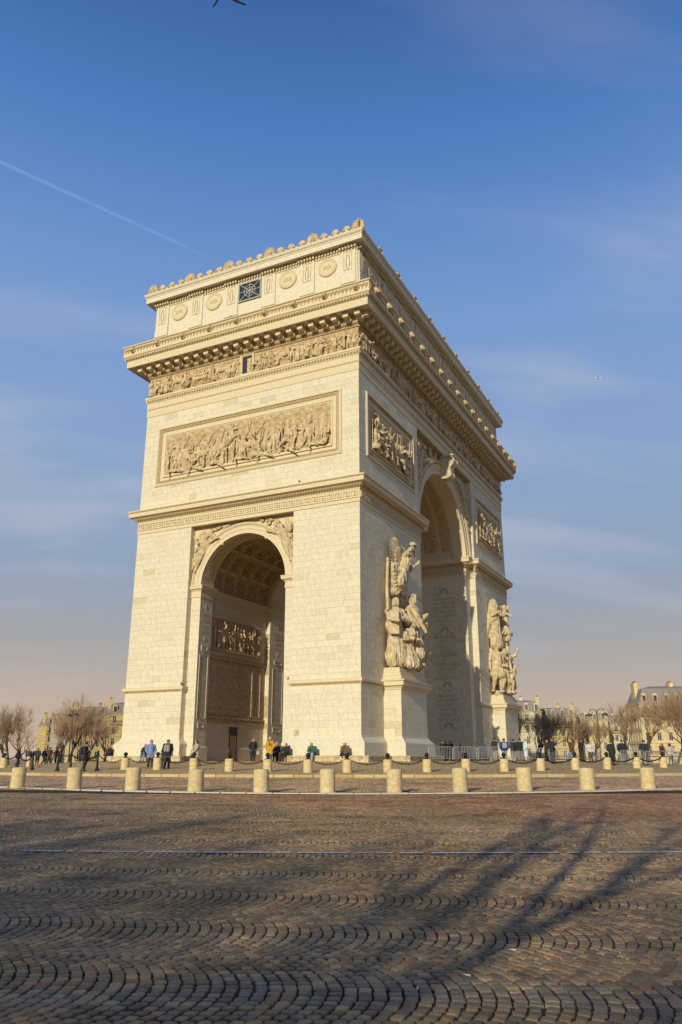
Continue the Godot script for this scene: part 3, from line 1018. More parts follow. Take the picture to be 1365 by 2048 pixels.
func build_ashlar() -> void:
	# narrow face, u = z + DP (0 at the far corner, DP at the near one)
	var u1 := DP - 6.05
	for p in [[0.0, 6.05], [u1, DP]]:
		ashlar(FL, p[0], p[1], 1.76, 5.48)
		ashlar(FL, p[0], p[1], 5.94, 19.76)
	ashlar(FL, 0.0, DP, 21.92, 31.48, [[1.58, 20.94, 24.15, 30.1]])
	# set-back strips beside the small arch
	var fs := FL
	fs.origin.x = 0.6
	ashlar(fs, 6.05, 7.03, 0.3, 13.45)
	ashlar(fs, DP - 7.03, DP - 6.05, 0.3, 13.45)
	# returns of that recess
	var r0 := Transform3D(Basis(Vector3(1, 0, 0), Vector3.UP, Vector3(0, 0, 1)), Vector3(0, 0, -16.47))
	ashlar(r0, 0.02, 0.6, 1.76, 19.76)
	# long face
	for p in [[0.0, 13.58], [W - 13.58, W]]:
		var a: float = P0 if p[0] < 1.0 else W - P1
		var b: float = P1 if p[0] < 1.0 else W - P0
		ashlar(FM, p[0], p[1], 1.76, 5.48, [[a, b, 0.0, 5.6]])
		ashlar(FM, p[0], p[1], 5.94, 19.76)
		ashlar(FM, p[0], p[1], 21.92, 31.48, [[p[0] + 1.35 if p[0] < 1.0 else W - 12.35, 12.35 if p[0] < 1.0 else W - 1.35, 24.15, 30.1]])
	# set-back strip and returns beside the main arch on the right pier
	var fm := FM
	fm.origin.z = -0.7
	ashlar(fm, W - 15.03, W - 13.58, 0.3, 19.76)
	ashlar(fm, 13.58, 15.03, 0.3, 19.76, [], 0.1)
	var rt := Transform3D(Basis(Vector3(0, 0, 1), Vector3.UP, Vector3(-1, 0, 0)), Vector3(W - 13.58, 0, -0.7))
	ashlar(rt, 0.0, 0.7, 0.3, 19.76)
	ashlar(rt, 0.0, 0.7, 21.92, 31.4)
	# jamb of the main arch that shows
	ashlar(FR, 15.5, DP - 0.7, 0.3, 19.76)
	ashlar(FR, 0.7, 7.03, 0.3, 19.76, [], 0.1)
	# jamb and inner wall of the small passage
	var j := Transform3D(Basis.IDENTITY, Vector3(0, 0, -15.5))
	ashlar(j, 0.6, 2.4, 0.3, 13.45)
	ashlar(j, 12.2, 15.03, 0.3, 13.45)
	var jp := Transform3D(Basis(Vector3(0, 0, 1), Vector3.UP, Vector3(-1, 0, 0)), Vector3(12.2, 0, -15.95))
	ashlar(jp, 0.0, 0.45, 0.3, 13.45)
	ashlar(FI, 2.4, 12.2, 0.3, 3.1, [[6.45, 7.72, 0.0, 2.83]])
	ashlar(FI, 2.4, 12.2, 8.9, 13.9, [[3.0, 11.0, 9.4, 12.2]])
	# pedestals
	for s in 2:
		var x0 := P0 if s == 0 else W - P1
		var x1 := P1 if s == 0 else W - P0
		var lf := Transform3D(Basis(Vector3(0, 0, 1), Vector3.UP, Vector3(-1, 0, 0)), Vector3(x0, 0, 0))
		ashlar(lf, 0.0, PD, 1.76, 5.3)
		var ff := Transform3D(Basis.IDENTITY, Vector3(0, 0, PD))
		ashlar(ff, x0, x1, 1.76, 5.3)
		var rf := Transform3D(Basis(Vector3(0, 0, -1), Vector3.UP, Vector3(1, 0, 0)), Vector3(x1, 0, PD))
		ashlar(rf, 0.0, PD, 1.76, 5.3, [], 0.05)

func build_pedestals() -> void:
	for s in 2:
		var x0 := P0 if s == 0 else W - P1
		var x1 := P1 if s == 0 else W - P0
		var c := MB.new()
		var i := 0.035
		c.box(x0 + i, x1 - i, -1.0, 6.1, -0.5, PD - i)
		c.sweep(pv([[x1, -0.1], [x1, PD], [x0, PD], [x0, -0.1]]), pv([[0.1, 6.05], [0.1, 6.35], [-0.02, 6.42], [-0.02, 6.6], [-0.1, 6.66], [-0.1, 6.86], [-0.16, 6.9], [-0.16, 7.04], [-2.0, 7.06]]), false)
		c.box(x0 + 0.3, x1 - 0.3, 6.3, 7.03, -0.2, PD - 0.3)
		apart("pedestal", c, M.trim)

# one unit of the meander, 0.72 m wide
func build_frets() -> void:
	var m := MB.new()
	var t := 0.075
	var n := 0.08
	var bars := [[-0.34, 0.34, -0.31, -0.31 + t], [-0.34, -0.34 + t, -0.31, 0.31], [-0.34, 0.27, 0.31 - t, 0.31], [0.27 - t, 0.27, -0.12, 0.31], [-0.13, 0.27, -0.12, -0.12 + t], [-0.13, -0.13 + t, -0.12, 0.12], [-0.13, 0.09, 0.05, 0.05 + t]]
	for i in bars.size():
		var b: Array = bars[i]
		var z := n + 0.0015 * i
		m.box(b[0], b[1], b[2], b[3], 0.0, z)
	var mesh := m.mesh(M.trim)
	var runs := [[FL, 0.0, DP, 1.0], [FM, 0.0, 13.58, 1.0], [FM, W - 13.58, W, 1.0], [FR, DP - 7.2, DP - 0.7, 1.0]]
	for r in runs:
		var nn := int(round((r[2] - r[1] - 0.1) / 0.72))
		for k in nn:
			var u: float = r[1] + 0.05 + (r[2] - r[1] - 0.1) * (k + 0.5) / nn
			inst("fret", mesh, arch, r[0] * Vector3(u, 20.42, 0.038) - arch.position, r[0].basis * Basis.from_scale(Vector3((r[2] - r[1] - 0.1) / nn / 0.72, 1, 1)))
	for r in [[Transform3D(Basis.IDENTITY, Vector3(0, 0, -0.7)), W - 15.03, W - 13.58], [Transform3D(FR.basis, Vector3(W - 13.58, 0, -0.7)), 0.0, 0.7]]:
		var nn := maxi(1, int(round((r[2] - r[1]) / 0.72)))
		for k in nn: inst("fret", mesh, arch, r[0] * Vector3(r[1] + (r[2] - r[1]) * (k + 0.5) / nn, 20.42, 0.038) - arch.position, r[0].basis)

func beads(called: String, mesh: Mesh, f: Transform3D, u0: float, u1: float, v: float, n: float, sp: float, sink: Array) -> void:
	var nn := int(round((u1 - u0) / sp))
	for k in nn:
		sink.append(f * Transform3D(Basis.IDENTITY, Vector3(u0 + (u1 - u0) * (k + 0.5) / nn, v, n)))

func build_entablature_details() -> void:
	var egg := MB.new()
	egg.ball(Vector3.ZERO, Vector3(0.085, 0.14, 0.07), 4, 6)
	egg.box(0.105, 0.135, -0.12, 0.12, -0.05, 0.03)
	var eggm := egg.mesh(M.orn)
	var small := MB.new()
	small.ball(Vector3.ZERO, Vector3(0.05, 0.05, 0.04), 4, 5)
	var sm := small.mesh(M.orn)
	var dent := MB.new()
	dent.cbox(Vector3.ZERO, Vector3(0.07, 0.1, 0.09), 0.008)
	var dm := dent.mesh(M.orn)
	var eggs := []
	var bead := []
	var dents := []
	for f in [[FL, DP], [FM, W]]:
		beads("", eggm, f[0], -1.75, f[1] + 1.75, 37.31, 1.83, 0.29, eggs)
		beads("", eggm, f[0], -0.1, f[1] + 0.1, 33.12, 0.18, 0.29, eggs)
		beads("", sm, f[0], 0.0, f[1], 32.29, 0.1, 0.14, bead)
		beads("", dm, f[0], -0.05, f[1] + 0.05, 35.66, 0.12, 0.14, dents)
		beads("", sm, f[0], -0.8, f[1] + 0.8, 44.58, 0.86, 0.15, bead)
		beads("", eggm, f[0], -0.2, f[1] + 0.2, 35.88, 0.24, 0.25, eggs)
		beads("", sm, f[0], -0.7, f[1] + 0.7, 21.74, 0.76, 0.14, bead)
		beads("", sm, f[0], 0.0, f[1], 5.6, 0.14, 0.13, bead)
	for f in [[FL, 0.0, DP], [FM, 0.0, 13.6], [FM, W - 13.6, W], [FR, 15.4, DP]]:
		beads("", eggm, f[0], f[1] - 0.3, f[2] + 0.3, 21.13, 0.3, 0.25, eggs)
	# no podium beads where the arches open
	bead = bead.filter(func(t): return t.origin.y > 6.0 or (t.origin.x < 0.0 and (t.origin.z > -6.05 or t.origin.z < -16.47)) or (t.origin.z > 0.0 and (t.origin.x < P0 or t.origin.x > W - P0 or (t.origin.x > P1 and t.origin.x < 13.5) or (t.origin.x > W - 13.5 and t.origin.x < W - P1))))
	bead = bead.filter(func(t): return t.origin.y < 21.0 or t.origin.y > 22.0 or t.origin.x < 13.7 or t.origin.x > W - 13.7)
	copies("egg_moulding", eggm, arch, eggs, -arch.position)
	copies("bead_moulding", sm, arch, bead, -arch.position)
	copies("dentil_moulding", dm, arch, dents, -arch.position)
	# modillions under the cornice
	var md := MB.new()
	md.cbox(Vector3(0, 0.24, 0.42), Vector3(0.50, 0.40, 0.86), 0.02)
	md.cbox(Vector3(0, 0.40, 0.45), Vector3(0.58, 0.10, 0.98), 0.02)
	md.cbox(Vector3(0, 0.02, 0.15), Vector3(0.62, 0.26, 0.34), 0.05)
	md.cbox(Vector3(0, 0.1, 0.62), Vector3(0.44, 0.14, 0.40), 0.03)
	var mdm := md.mesh(M.trim)
	for f in [[FL, DP, 22], [FM, W, 43]]:
		for k in f[2]:
			var u: float = -0.42 + (f[1] + 0.84) * k / (f[2] - 1.0)
			inst("modillion", mdm, arch, f[0] * Vector3(u, 36.02, 0.34) - arch.position, f[0].basis)
	# leaf relief on the gutter and lion heads along it
	var leaf := MB.new()
	leaf.tube(PackedVector3Array([Vector3(0, -0.28, 0), Vector3(0, -0.05, 0.04), Vector3(0, 0.28, 0)]), PackedFloat32Array([0.03, 0.06, 0.03]), 5)
	leaf.tube(PackedVector3Array([Vector3(0, -0.2, 0), Vector3(0.12, 0.05, 0.03), Vector3(0.15, 0.24, 0)]), PackedFloat32Array([0.03, 0.04, 0.05]), 5)
	leaf.tube(PackedVector3Array([Vector3(0, -0.2, 0), Vector3(-0.12, 0.05, 0.03), Vector3(-0.15, 0.24, 0)]), PackedFloat32Array([0.03, 0.04, 0.05]), 5)
	var lm := leaf.mesh(M.orn)
	var lt := []
	for f in [[FL, DP], [FM, W]]: beads("", lm, f[0], -1.85, f[1] + 1.85, 38.1, 1.92, 0.37, lt)
	copies("gutter_leaves", lm, arch, lt, -arch.position)
	var lh := MB.new()
	var b := PackedFloat32Array([0, 0, 0.05, 0.30, 0, 0.02, 0.22, 0.26, 0, -0.08, 0.3, 0.16, 0, -0.16, 0.42, 0.12, -0.12, 0.06, 0.36, 0.08, -0.11, 0.1, 0.38, 0.07, 0.12, 0.06, 0.36, 0.08, 0.11, 0.1, 0.38, 0.07, 0, 0.0, 0.4, 0.07, 0, -0.1, 0.5, 0.08, -0.2, 0.24, 0.2, 0.08, -0.22, 0.27, 0.2, 0.07, 0.2, 0.24, 0.2, 0.08, 0.22, 0.27, 0.2, 0.07])
	for k in 11:
		var a := TAU * k / 11
		b.append_array(PackedFloat32Array([cos(a) * 0.27, sin(a) * 0.3, 0.05, 0.09, cos(a) * 0.34, sin(a) * 0.37, 0.0, 0.06]))
	lh.blob(b, 0.045, 0.05)
	var lhm := lh.mesh(M.carved)
	for f in [[FL, DP, 9], [FM, W, 18]]:
		for k in f[2]:
			var u: float = -0.75 + (f[1] + 1.5) * k / (f[2] - 1.0)
			inst("lion_head", lhm, arch, f[0] * Vector3(u, 38.08, 1.95) - arch.position, f[0].basis * Basis.from_scale(Vector3(0.82, 0.86, 0.8)))

func build_attic() -> void:
	# pilaster strips with wheat ears, round shields between them
	var pil := MB.new()
	pil.cbox(Vector3(0, 0, 0), Vector3(1.5, 2.36, 0.16), 0.015)
	pil.cbox(Vector3(0, -1.66, 0.02), Vector3(1.56, 0.96, 0.22), 0.02)
	var pm := pil.mesh(M.stone)
	var orn := MB.new()
	frame(orn, Transform3D.IDENTITY, -0.42, 0.42, -0.95, 0.95, [[0.0, -0.02], [0.0, 0.03], [-0.06, 0.03], [-0.08, -0.01]])
	for k in 9:
		var y := -0.62 + k * 0.155
		for s in [-1.0, 1.0]:
			orn.ball(Vector3(s * (0.12 + 0.05 * sin(k * 0.5)), y, 0.02), Vector3(0.06, 0.10, 0.05), 4, 6)
	orn.ball(Vector3(0, -0.85, 0.0), Vector3(0.12, 0.12, 0.05), 4, 6)
	var om := orn.mesh(M.carved)
	var sh := MB.new()
	sh.xf = Transform3D(Basis(Vector3.RIGHT, PI / 2), Vector3.ZERO)
	sh.lathe(Vector3.ZERO, pv([[0.95, -0.08], [0.95, 0.06], [0.90, 0.1], [0.80, 0.1], [0.75, 0.07], [0.70, 0.1], [0.66, 0.1], [0.62, 0.06], [0.0, 0.09]]), 28)
	sh.xf = Transform3D.IDENTITY
	for k in 26:
		var a := TAU * k / 26
		sh.ball(Vector3(cos(a) * 0.85, sin(a) * 0.85, 0.1), Vector3(0.06, 0.06, 0.04), 4, 5)
	var shm := sh.mesh(M.trim)
	var den := MB.new()
	den.cbox(Vector3.ZERO, Vector3(0.17, 0.34, 0.24), 0.012)
	var dm := den.mesh(M.trim)
	var dt := []
	for f in [[FL, DP, 5], [FM, W, 10]]:
		var step: float = (f[1] - 1.9) / f[2]
		for k in f[2] + 1:
			var u: float = 0.95 + step * k
			var p := inst("attic_pilaster", pm, arch, f[0] * Vector3(u, 42.28, 0.0) - arch.position, f[0].basis)
			inst("wheat_ornament", om, p, Vector3(0, 0.15, 0.08))
			if k < f[2]:
				var mid: float = u + step * 0.5
				if f[2] == 5 and k == 2:
					attic_grille(f[0] * Transform3D(Basis.IDENTITY, Vector3(mid, 42.4, 0.0)))
				else:
					var s := inst("shield", shm, arch, f[0] * Vector3(mid, 42.42, -0.01) - arch.position, f[0].basis)
					var tm := MB.new()
					for q in 3:
						tm.box(-0.42 + q * 0.04, 0.42 - q * 0.04, -0.2 + q * 0.14, -0.13 + q * 0.14, 0.08, 0.12)
					inst("inscription", tm.mesh(M.trim), s)
		var nn := int(f[1] / 0.3)
		for k in nn:
			var u: float = f[1] * (k + 0.5) / nn
			var rel := fposmod(u - 0.95 + step * 0.5, step) - step * 0.5
			dt.append(f[0] * Transform3D(Basis.IDENTITY, Vector3(u, 43.76, 0.22 if absf(rel) < 0.85 else 0.1)))
	copies("attic_dentils", dm, arch, dt, -arch.position)
	# crest of palmettes on the roof edge
	var big := MB.new()
	var b := PackedFloat32Array([0, 0.15, 0, 0.16, 0, 0.5, 0.05, 0.24, 0, 0.62, 0.2, 0.13, 0, 0.5, 0.24, 0.11, -0.3, 0.12, 0, 0.14, -0.45, 0.3, 0.0, 0.14, 0.3, 0.12, 0, 0.14, 0.45, 0.3, 0, 0.14])
	for k in 9:
		var a := -0.25 + (PI + 0.5) * k / 8.0
		b.append_array(PackedFloat32Array([cos(a) * 0.34, 0.56 + sin(a) * 0.3, 0, 0.08, cos(a) * 0.56, 0.58 + sin(a) * 0.6, 0.04, 0.12]))
	big.blob(b, 0.055, 0.06)
	var bm := big.mesh(M.carved)
	var sml := MB.new()
	var c := PackedFloat32Array([-0.5, 0.1, 0, 0.12, 0.5, 0.1, 0, 0.12, 0, 0.1, 0, 0.12, 0, 0.45, 0, 0.14])
	for k in 5:
		var a := 0.2 + (PI - 0.4) * k / 4.0
		c.append_array(PackedFloat32Array([cos(a) * 0.12, 0.4 + sin(a) * 0.1, 0, 0.07, cos(a) * 0.26, 0.42 + sin(a) * 0.24, 0, 0.09]))
	for s in [-1.0, 1.0]:
		c.append_array(PackedFloat32Array([s * 0.3, 0.15, 0, 0.1, s * 0.5, 0.3, 0, 0.08, s * 0.5, 0.3, 0, 0.08, s * 0.42, 0.36, 0, 0.06]))
	sml.blob(c, 0.055, 0.06)
	var smm := sml.mesh(M.carved)
	var spike := MB.new()
	spike.bar(Vector3(0, 0, 0), Vector3(0, 0.5, 0), 0.012, 4)
	var spikes := []
	for f in [[FL, DP, 5], [FM, W, 10]]:
		var step: float = (f[1] + 0.5) / f[2]
		for k in f[2] + 1:
			var u: float = -0.25 + step * k
			inst("palmette", bm, arch, f[0] * Vector3(u, 44.9, 0.35) - arch.position, f[0].basis)
			if k < f[2]:
				for q in 3:
					inst("small_palmette", smm, arch, f[0] * Vector3(u + step * (q + 1) / 4.0, 44.9, 0.35) - arch.position, f[0].basis * Basis.from_scale(Vector3(1.2, 1.35, 1.1)))
				for q in 14: spikes.append(f[0] * Transform3D(Basis.IDENTITY, Vector3(u + step * (q + 0.5) / 14.0, 45.3, 0.3)))
	copies("bird_spikes", spike.mesh(M.dark), arch, spikes, -arch.position)

func attic_grille(x: Transform3D) -> void:
	var g := MB.new()
	g.xf = x
	g.box(-1.28, 1.28, -1.0, 1.0, -0.03, 0.015)
	var gp := apart("attic_window", g, M.dark)
	var l := MB.new()
	l.xf = x
	for s in [-1.0, 1.0]:
		l.box(s * 1.27, s * 1.15, -1.0, 1.0, 0.02, 0.1)
		l.box(-1.27, 1.27, s * 0.99, s * 0.88, 0.022, 0.102)
		l.bar(Vector3(-1.2, -0.95 * s, 0.07), Vector3(1.2, 0.95 * s, 0.07), 0.045, 6)
	l.bar(Vector3(0, -0.95, 0.07), Vector3(0, 0.95, 0.07), 0.045, 6)
	l.bar(Vector3(-1.2, 0, 0.07), Vector3(1.2, 0, 0.07), 0.045, 6)
	for q in [0.36, 0.62]:
		var pts := PackedVector3Array()
		var rad := PackedFloat32Array()
		for k in 17:
			pts.append(Vector3(cos(TAU * k / 16) * q, sin(TAU * k / 16) * q, 0.08))
			rad.append(0.045)
		l.tube(pts, rad, 6)
	var bars := l.mesh(M.grille)
	inst("grille", bars, gp)

# inside of the small passage: imposts, relief, panels of names, door
func build_passage() -> void:
	var imp := [[-0.02, 13.45], [0.05, 13.5], [0.05, 13.72], [0.03, 13.76], [0.03, 14.0], [0.1, 14.06], [0.12, 14.12], [0.28, 14.2], [0.30, 14.4], [0.33, 14.44], [0.33, 14.5], [-0.02, 14.52]]
	for sz in 2:
		var i := MB.new()
		if sz == 1:
			i.sweep(pv([[15.03, -15.5], [12.2, -15.5], [12.2, -15.95], [2.4, -15.95], [2.4, -15.5], [0.6, -15.5], [0.6, -16.5]]), pv(imp), false)
		else:
			i.sweep(pv([[0.6, -6.0], [0.6, -7.03], [2.4, -7.03], [2.4, -6.58], [12.2, -6.58], [12.2, -7.03], [15.03, -7.03]]), pv(imp), false)
		apart("impost", i, M.trim)
	# base course of the passage
	var bs := MB.new()
	bs.sweep(pv([[15.03, -15.5], [12.2, -15.5], [12.2, -15.95], [7.76, -15.95]]), pv([[0.1, -0.2], [0.1, 1.0], [0.04, 1.1], [-0.02, 1.12]]), false)
	bs.sweep(pv([[6.42, -15.95], [2.4, -15.95], [2.4, -15.5], [0.6, -15.5], [0.6, -16.5]]), pv([[0.1, -0.2], [0.1, 1.0], [0.04, 1.1], [-0.02, 1.12]]), false)
	apart("passage_base", bs, M.stone)
	# plain wall areas
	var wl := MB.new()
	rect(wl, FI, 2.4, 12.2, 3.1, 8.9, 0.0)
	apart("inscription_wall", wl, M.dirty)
	# relief
	var r := MB.new()
	frame(r, FI, 3.0, 11.0, 9.5, 12.15, [[0.05, -0.02], [0.05, 0.06], [-0.05, 0.1], [-0.1, 0.02], [-0.12, -0.02]])
	r.xf = FI
	r.box(2.9, 11.1, 9.3, 9.52, 0.0, 0.32)
	rect(r, Transform3D.IDENTITY * FI, 3.05, 10.95, 9.5, 12.1, -0.01)
	apart("relief_panel", r, M.dirty)
	# four framed panels of incised names
	var edges := [2.75, 5.1, 7.5, 9.95, 11.4]
	rng.seed = 31
	for k in 4:
		var a: float = edges[k] + 0.12
		var b: float = edges[k + 1] - 0.12
		var p := MB.new()
		frame(p, FI, a, b, 3.85, 8.35, [[0.08, 0.0], [0.08, 0.06], [0.0, 0.06], [-0.03, 0.015]])
		var pp := apart("name_panel", p, M.dirty)
		var t := MB.new()
		t.xf = FI
		var colsn := 2 if k < 3 else 1
		for c in colsn:
			var cu := lerpf(a, b, (c + 0.5) / colsn)
			var hw := (b - a) / colsn * 0.36
			for row in 17:
				var y := 7.75 - row * 0.225
				var w := hw * rng.randf_range(0.55, 1.0)
				var x := cu - w
				while x < cu + w:
					var lw := rng.randf_range(0.03, 0.07)
					t.box(x, x + lw, y, y + 0.13, 0.0, 0.006)
					x += lw + 0.035
			t.ball(Vector3(cu, 8.05, 0.0), Vector3(0.16, 0.13, 0.02), 4, 8)
			t.box(cu - 0.03, cu + 0.03, 3.95, 4.1, 0, 0.007)
			t.box(cu - 0.12, cu + 0.12, 4.1, 4.16, 0, 0.007)
		if colsn == 2: t.box((a + b) * 0.5 - 0.02, (a + b) * 0.5 + 0.02, 4.2, 7.8, 0.0, 0.012)
		inst("incised_names", t.mesh(M.letter), pp)
	var band := MB.new()
	band.xf = FI
	band.box(2.42, 12.18, 8.55, 8.82, 0.0, 0.14)
	band.box(2.42, 12.18, 3.5, 3.68, 0.0, 0.12)
	band.box(2.42, 12.18, 3.12, 3.26, 0.0, 0.08)
	apart("panel_moulding", band, M.dirty)
	# door and the dark sign over it
	var d := MB.new()
	d.box(6.47, 7.70, -0.1, 2.12, -16.6, -16.3)
	var dr := apart("door", d, M.dark)
	var fr := MB.new()
	fr.box(6.45, 6.56, -0.1, 2.2, -16.3, -15.93)
	fr.box(7.6, 7.72, -0.1, 2.2, -16.3, -15.93)
	fr.box(6.45, 7.72, 2.12, 2.24, -16.3, -15.932)
	inst("door_frame", fr.mesh(M.dark), dr)
	var lf := MB.new()
	lf.xf = Transform3D(Basis(Vector3.UP, -1.15), Vector3(7.58, 0, -15.95))
	lf.box(-0.95, 0.0, 0.0, 2.08, -0.03, 0.03)
	inst("door_leaf", lf.mesh(M.trim), dr)
	var sg := MB.new()
	sg.box(6.46, 7.71, 2.3, 2.82, -15.95, -15.88)
	var sp := apart("door_sign", sg, M.dark)
	var mk := MB.new()
	for q in 3: mk.box(6.6, 6.98, 2.42 + q * 0.1, 2.47 + q * 0.1, -15.88, -15.875)
	for q in 2: mk.box(7.2, 7.6, 2.46 + q * 0.14, 2.53 + q * 0.14, -15.88, -15.875)
	inst("sign_print", mk.mesh(flat(lin(0.08, 0.1, 0.16), 0.5)), sp)
	# incised panels on the jambs
	for q in [[0.78, 2.22, Transform3D(Basis.IDENTITY, Vector3(0, 0, -15.5))], [12.75, 14.85, Transform3D(Basis.IDENTITY, Vector3(0, 0, -15.5))]]:
		var p := MB.new()
		frame(p, q[2], q[0] + 0.1, q[1] - 0.1, 3.3, 8.6, [[0.0, 0.0], [0.0, 0.035], [-0.05, 0.035], [-0.06, 0.0]])
		frame(p, q[2], q[0] + 0.3, q[1] - 0.3, 8.95, 9.4, [[0.0, 0.0], [0.0, 0.05], [-0.08, 0.05], [-0.1, 0.0]])
		frame(p, q[2], q[0] + 0.3, q[1] - 0.3, 2.55, 3.0, [[0.0, 0.0], [0.0, 0.05], [-0.08, 0.05], [-0.1, 0.0]])
		var pp := apart("jamb_panel", p, M.trim)
		var t := MB.new()
		t.xf = q[2]
		var cu: float = (q[0] + q[1]) * 0.5
		for row in 22:
			var y := 8.2 - row * 0.22
			var w: float = (q[1] - q[0]) * 0.32 * rng.randf_range(0.5, 1.0)
			var x := cu - w
			while x < cu + w:
				var lw := rng.randf_range(0.03, 0.07)
				t.box(x, x + lw, y, y + 0.12, 0.0, 0.008)
				x += lw + 0.04
		for row in 4:
			var y := 11.9 - row * 0.5
			var w: float = (q[1] - q[0]) * 0.34 * rng.randf_range(0.7, 1.0)
			var x := cu - w
			while x < cu + w:
				var lw := rng.randf_range(0.05, 0.12)
				t.box(x, x + lw, y, y + 0.26, 0.0, 0.008)
				x += lw + 0.06
		t.ball(Vector3(cu, 12.75, 0), Vector3(0.14, 0.24, 0.03), 4, 8)
		t.ball(Vector3(cu, 9.95, 0), Vector3(0.14, 0.2, 0.03), 4, 8)
		t.ball(Vector3(cu, 8.75, 0), Vector3(0.18, 0.12, 0.03), 4, 8)
		inst("incised_names", t.mesh(M.letter), pp)

# names carved on the jamb of the main arch
func build_jamb_names() -> void:
	var font := SystemFont.new()
	font.font_names = PackedStringArray(["Droid Serif"])
	var groups := [[17.42, ["WERTINGEN", "GUNTZBOURG", "ELCHINGEN", "DIERNSTEIN", "HOLLABRUNN", "SAALFELD", "HALLE"]], [13.1, ["PRENTZLOW", "LUBECK", "PULTUSK", "EYLAU", "OSTROLENKA", "DANTZIG", "HEILSBERG", "LANDSHUT", "ECKMUHL", "RATISBONNE"]], [7.2, ["RAAB", "MOHILEW", "SMOLENSKO", "VALONTINA", "POLOTSK", "KRASNOE", "WURSCHEN"]]]
	var cu := DP - 3.35
	for g in groups:
		for i in g[1].size():
			var t := TextMesh.new()
			t.text = g[1][i]
			t.font = font
			t.font_size = 32
			t.pixel_size = 0.0135
			t.depth = 0.012
			t.curve_step = 2.0
			t.material = M.letter
			var y: float = g[0] - 0.5 * i
			var o := inst("carved_name", t, arch, FR * Vector3(cu, y, 0.009) - arch.position, FR.basis)
			o.set_meta("label", "carved name " + g[1][i].capitalize())
	var wr := MB.new()
	for k in 22:
		var a := -0.3 + (PI + 0.6) * k / 21.0
		wr.ball(Vector3(cos(a) * 0.42, 0.1 + sin(a) * 0.36, 0.01), Vector3(0.09, 0.07, 0.02), 4, 6)
		wr.ball(Vector3(cos(a) * 0.26, 0.1 + sin(a) * 0.22, 0.01), Vector3(0.07, 0.07, 0.02), 4, 6)
	for s in [-1.0, 1.0]:
		for k in 5: wr.ball(Vector3(s * (0.5 + k * 0.11), -0.2 + 0.08 * sin(k * 1.7), 0.01), Vector3(0.08, 0.05, 0.02), 4, 6)
	var wm := wr.mesh(M.letter)
	for y in [18.15, 13.72, 7.72, 3.42]: inst("carved_wreath", wm, arch, FR * Vector3(cu, y, 0.005) - arch.position, FR.basis)

# stone bench step round the foot of the piers
func build_bench() -> void:
	var prof := [[1.0, -0.6], [1.0, 0.20], [1.05, 0.24], [1.05, 0.33], [1.0, 0.35], [0.3, 0.36]]
	var paths := pier_paths()
	for i in 4:
		var b := MB.new()
		b.sweep(paths[i], pv(prof), false)
		apart("bench_step", b, M.bench)
	# small bronze plate and iron ties on the wall
	var p := MB.new()
	p.xf = FL
	p.cbox(Vector3(DP - 5.45, 2.0, 0.02), Vector3(0.42, 0.5, 0.05), 0.01)
	apart("wall_plate", p, M.dirty)

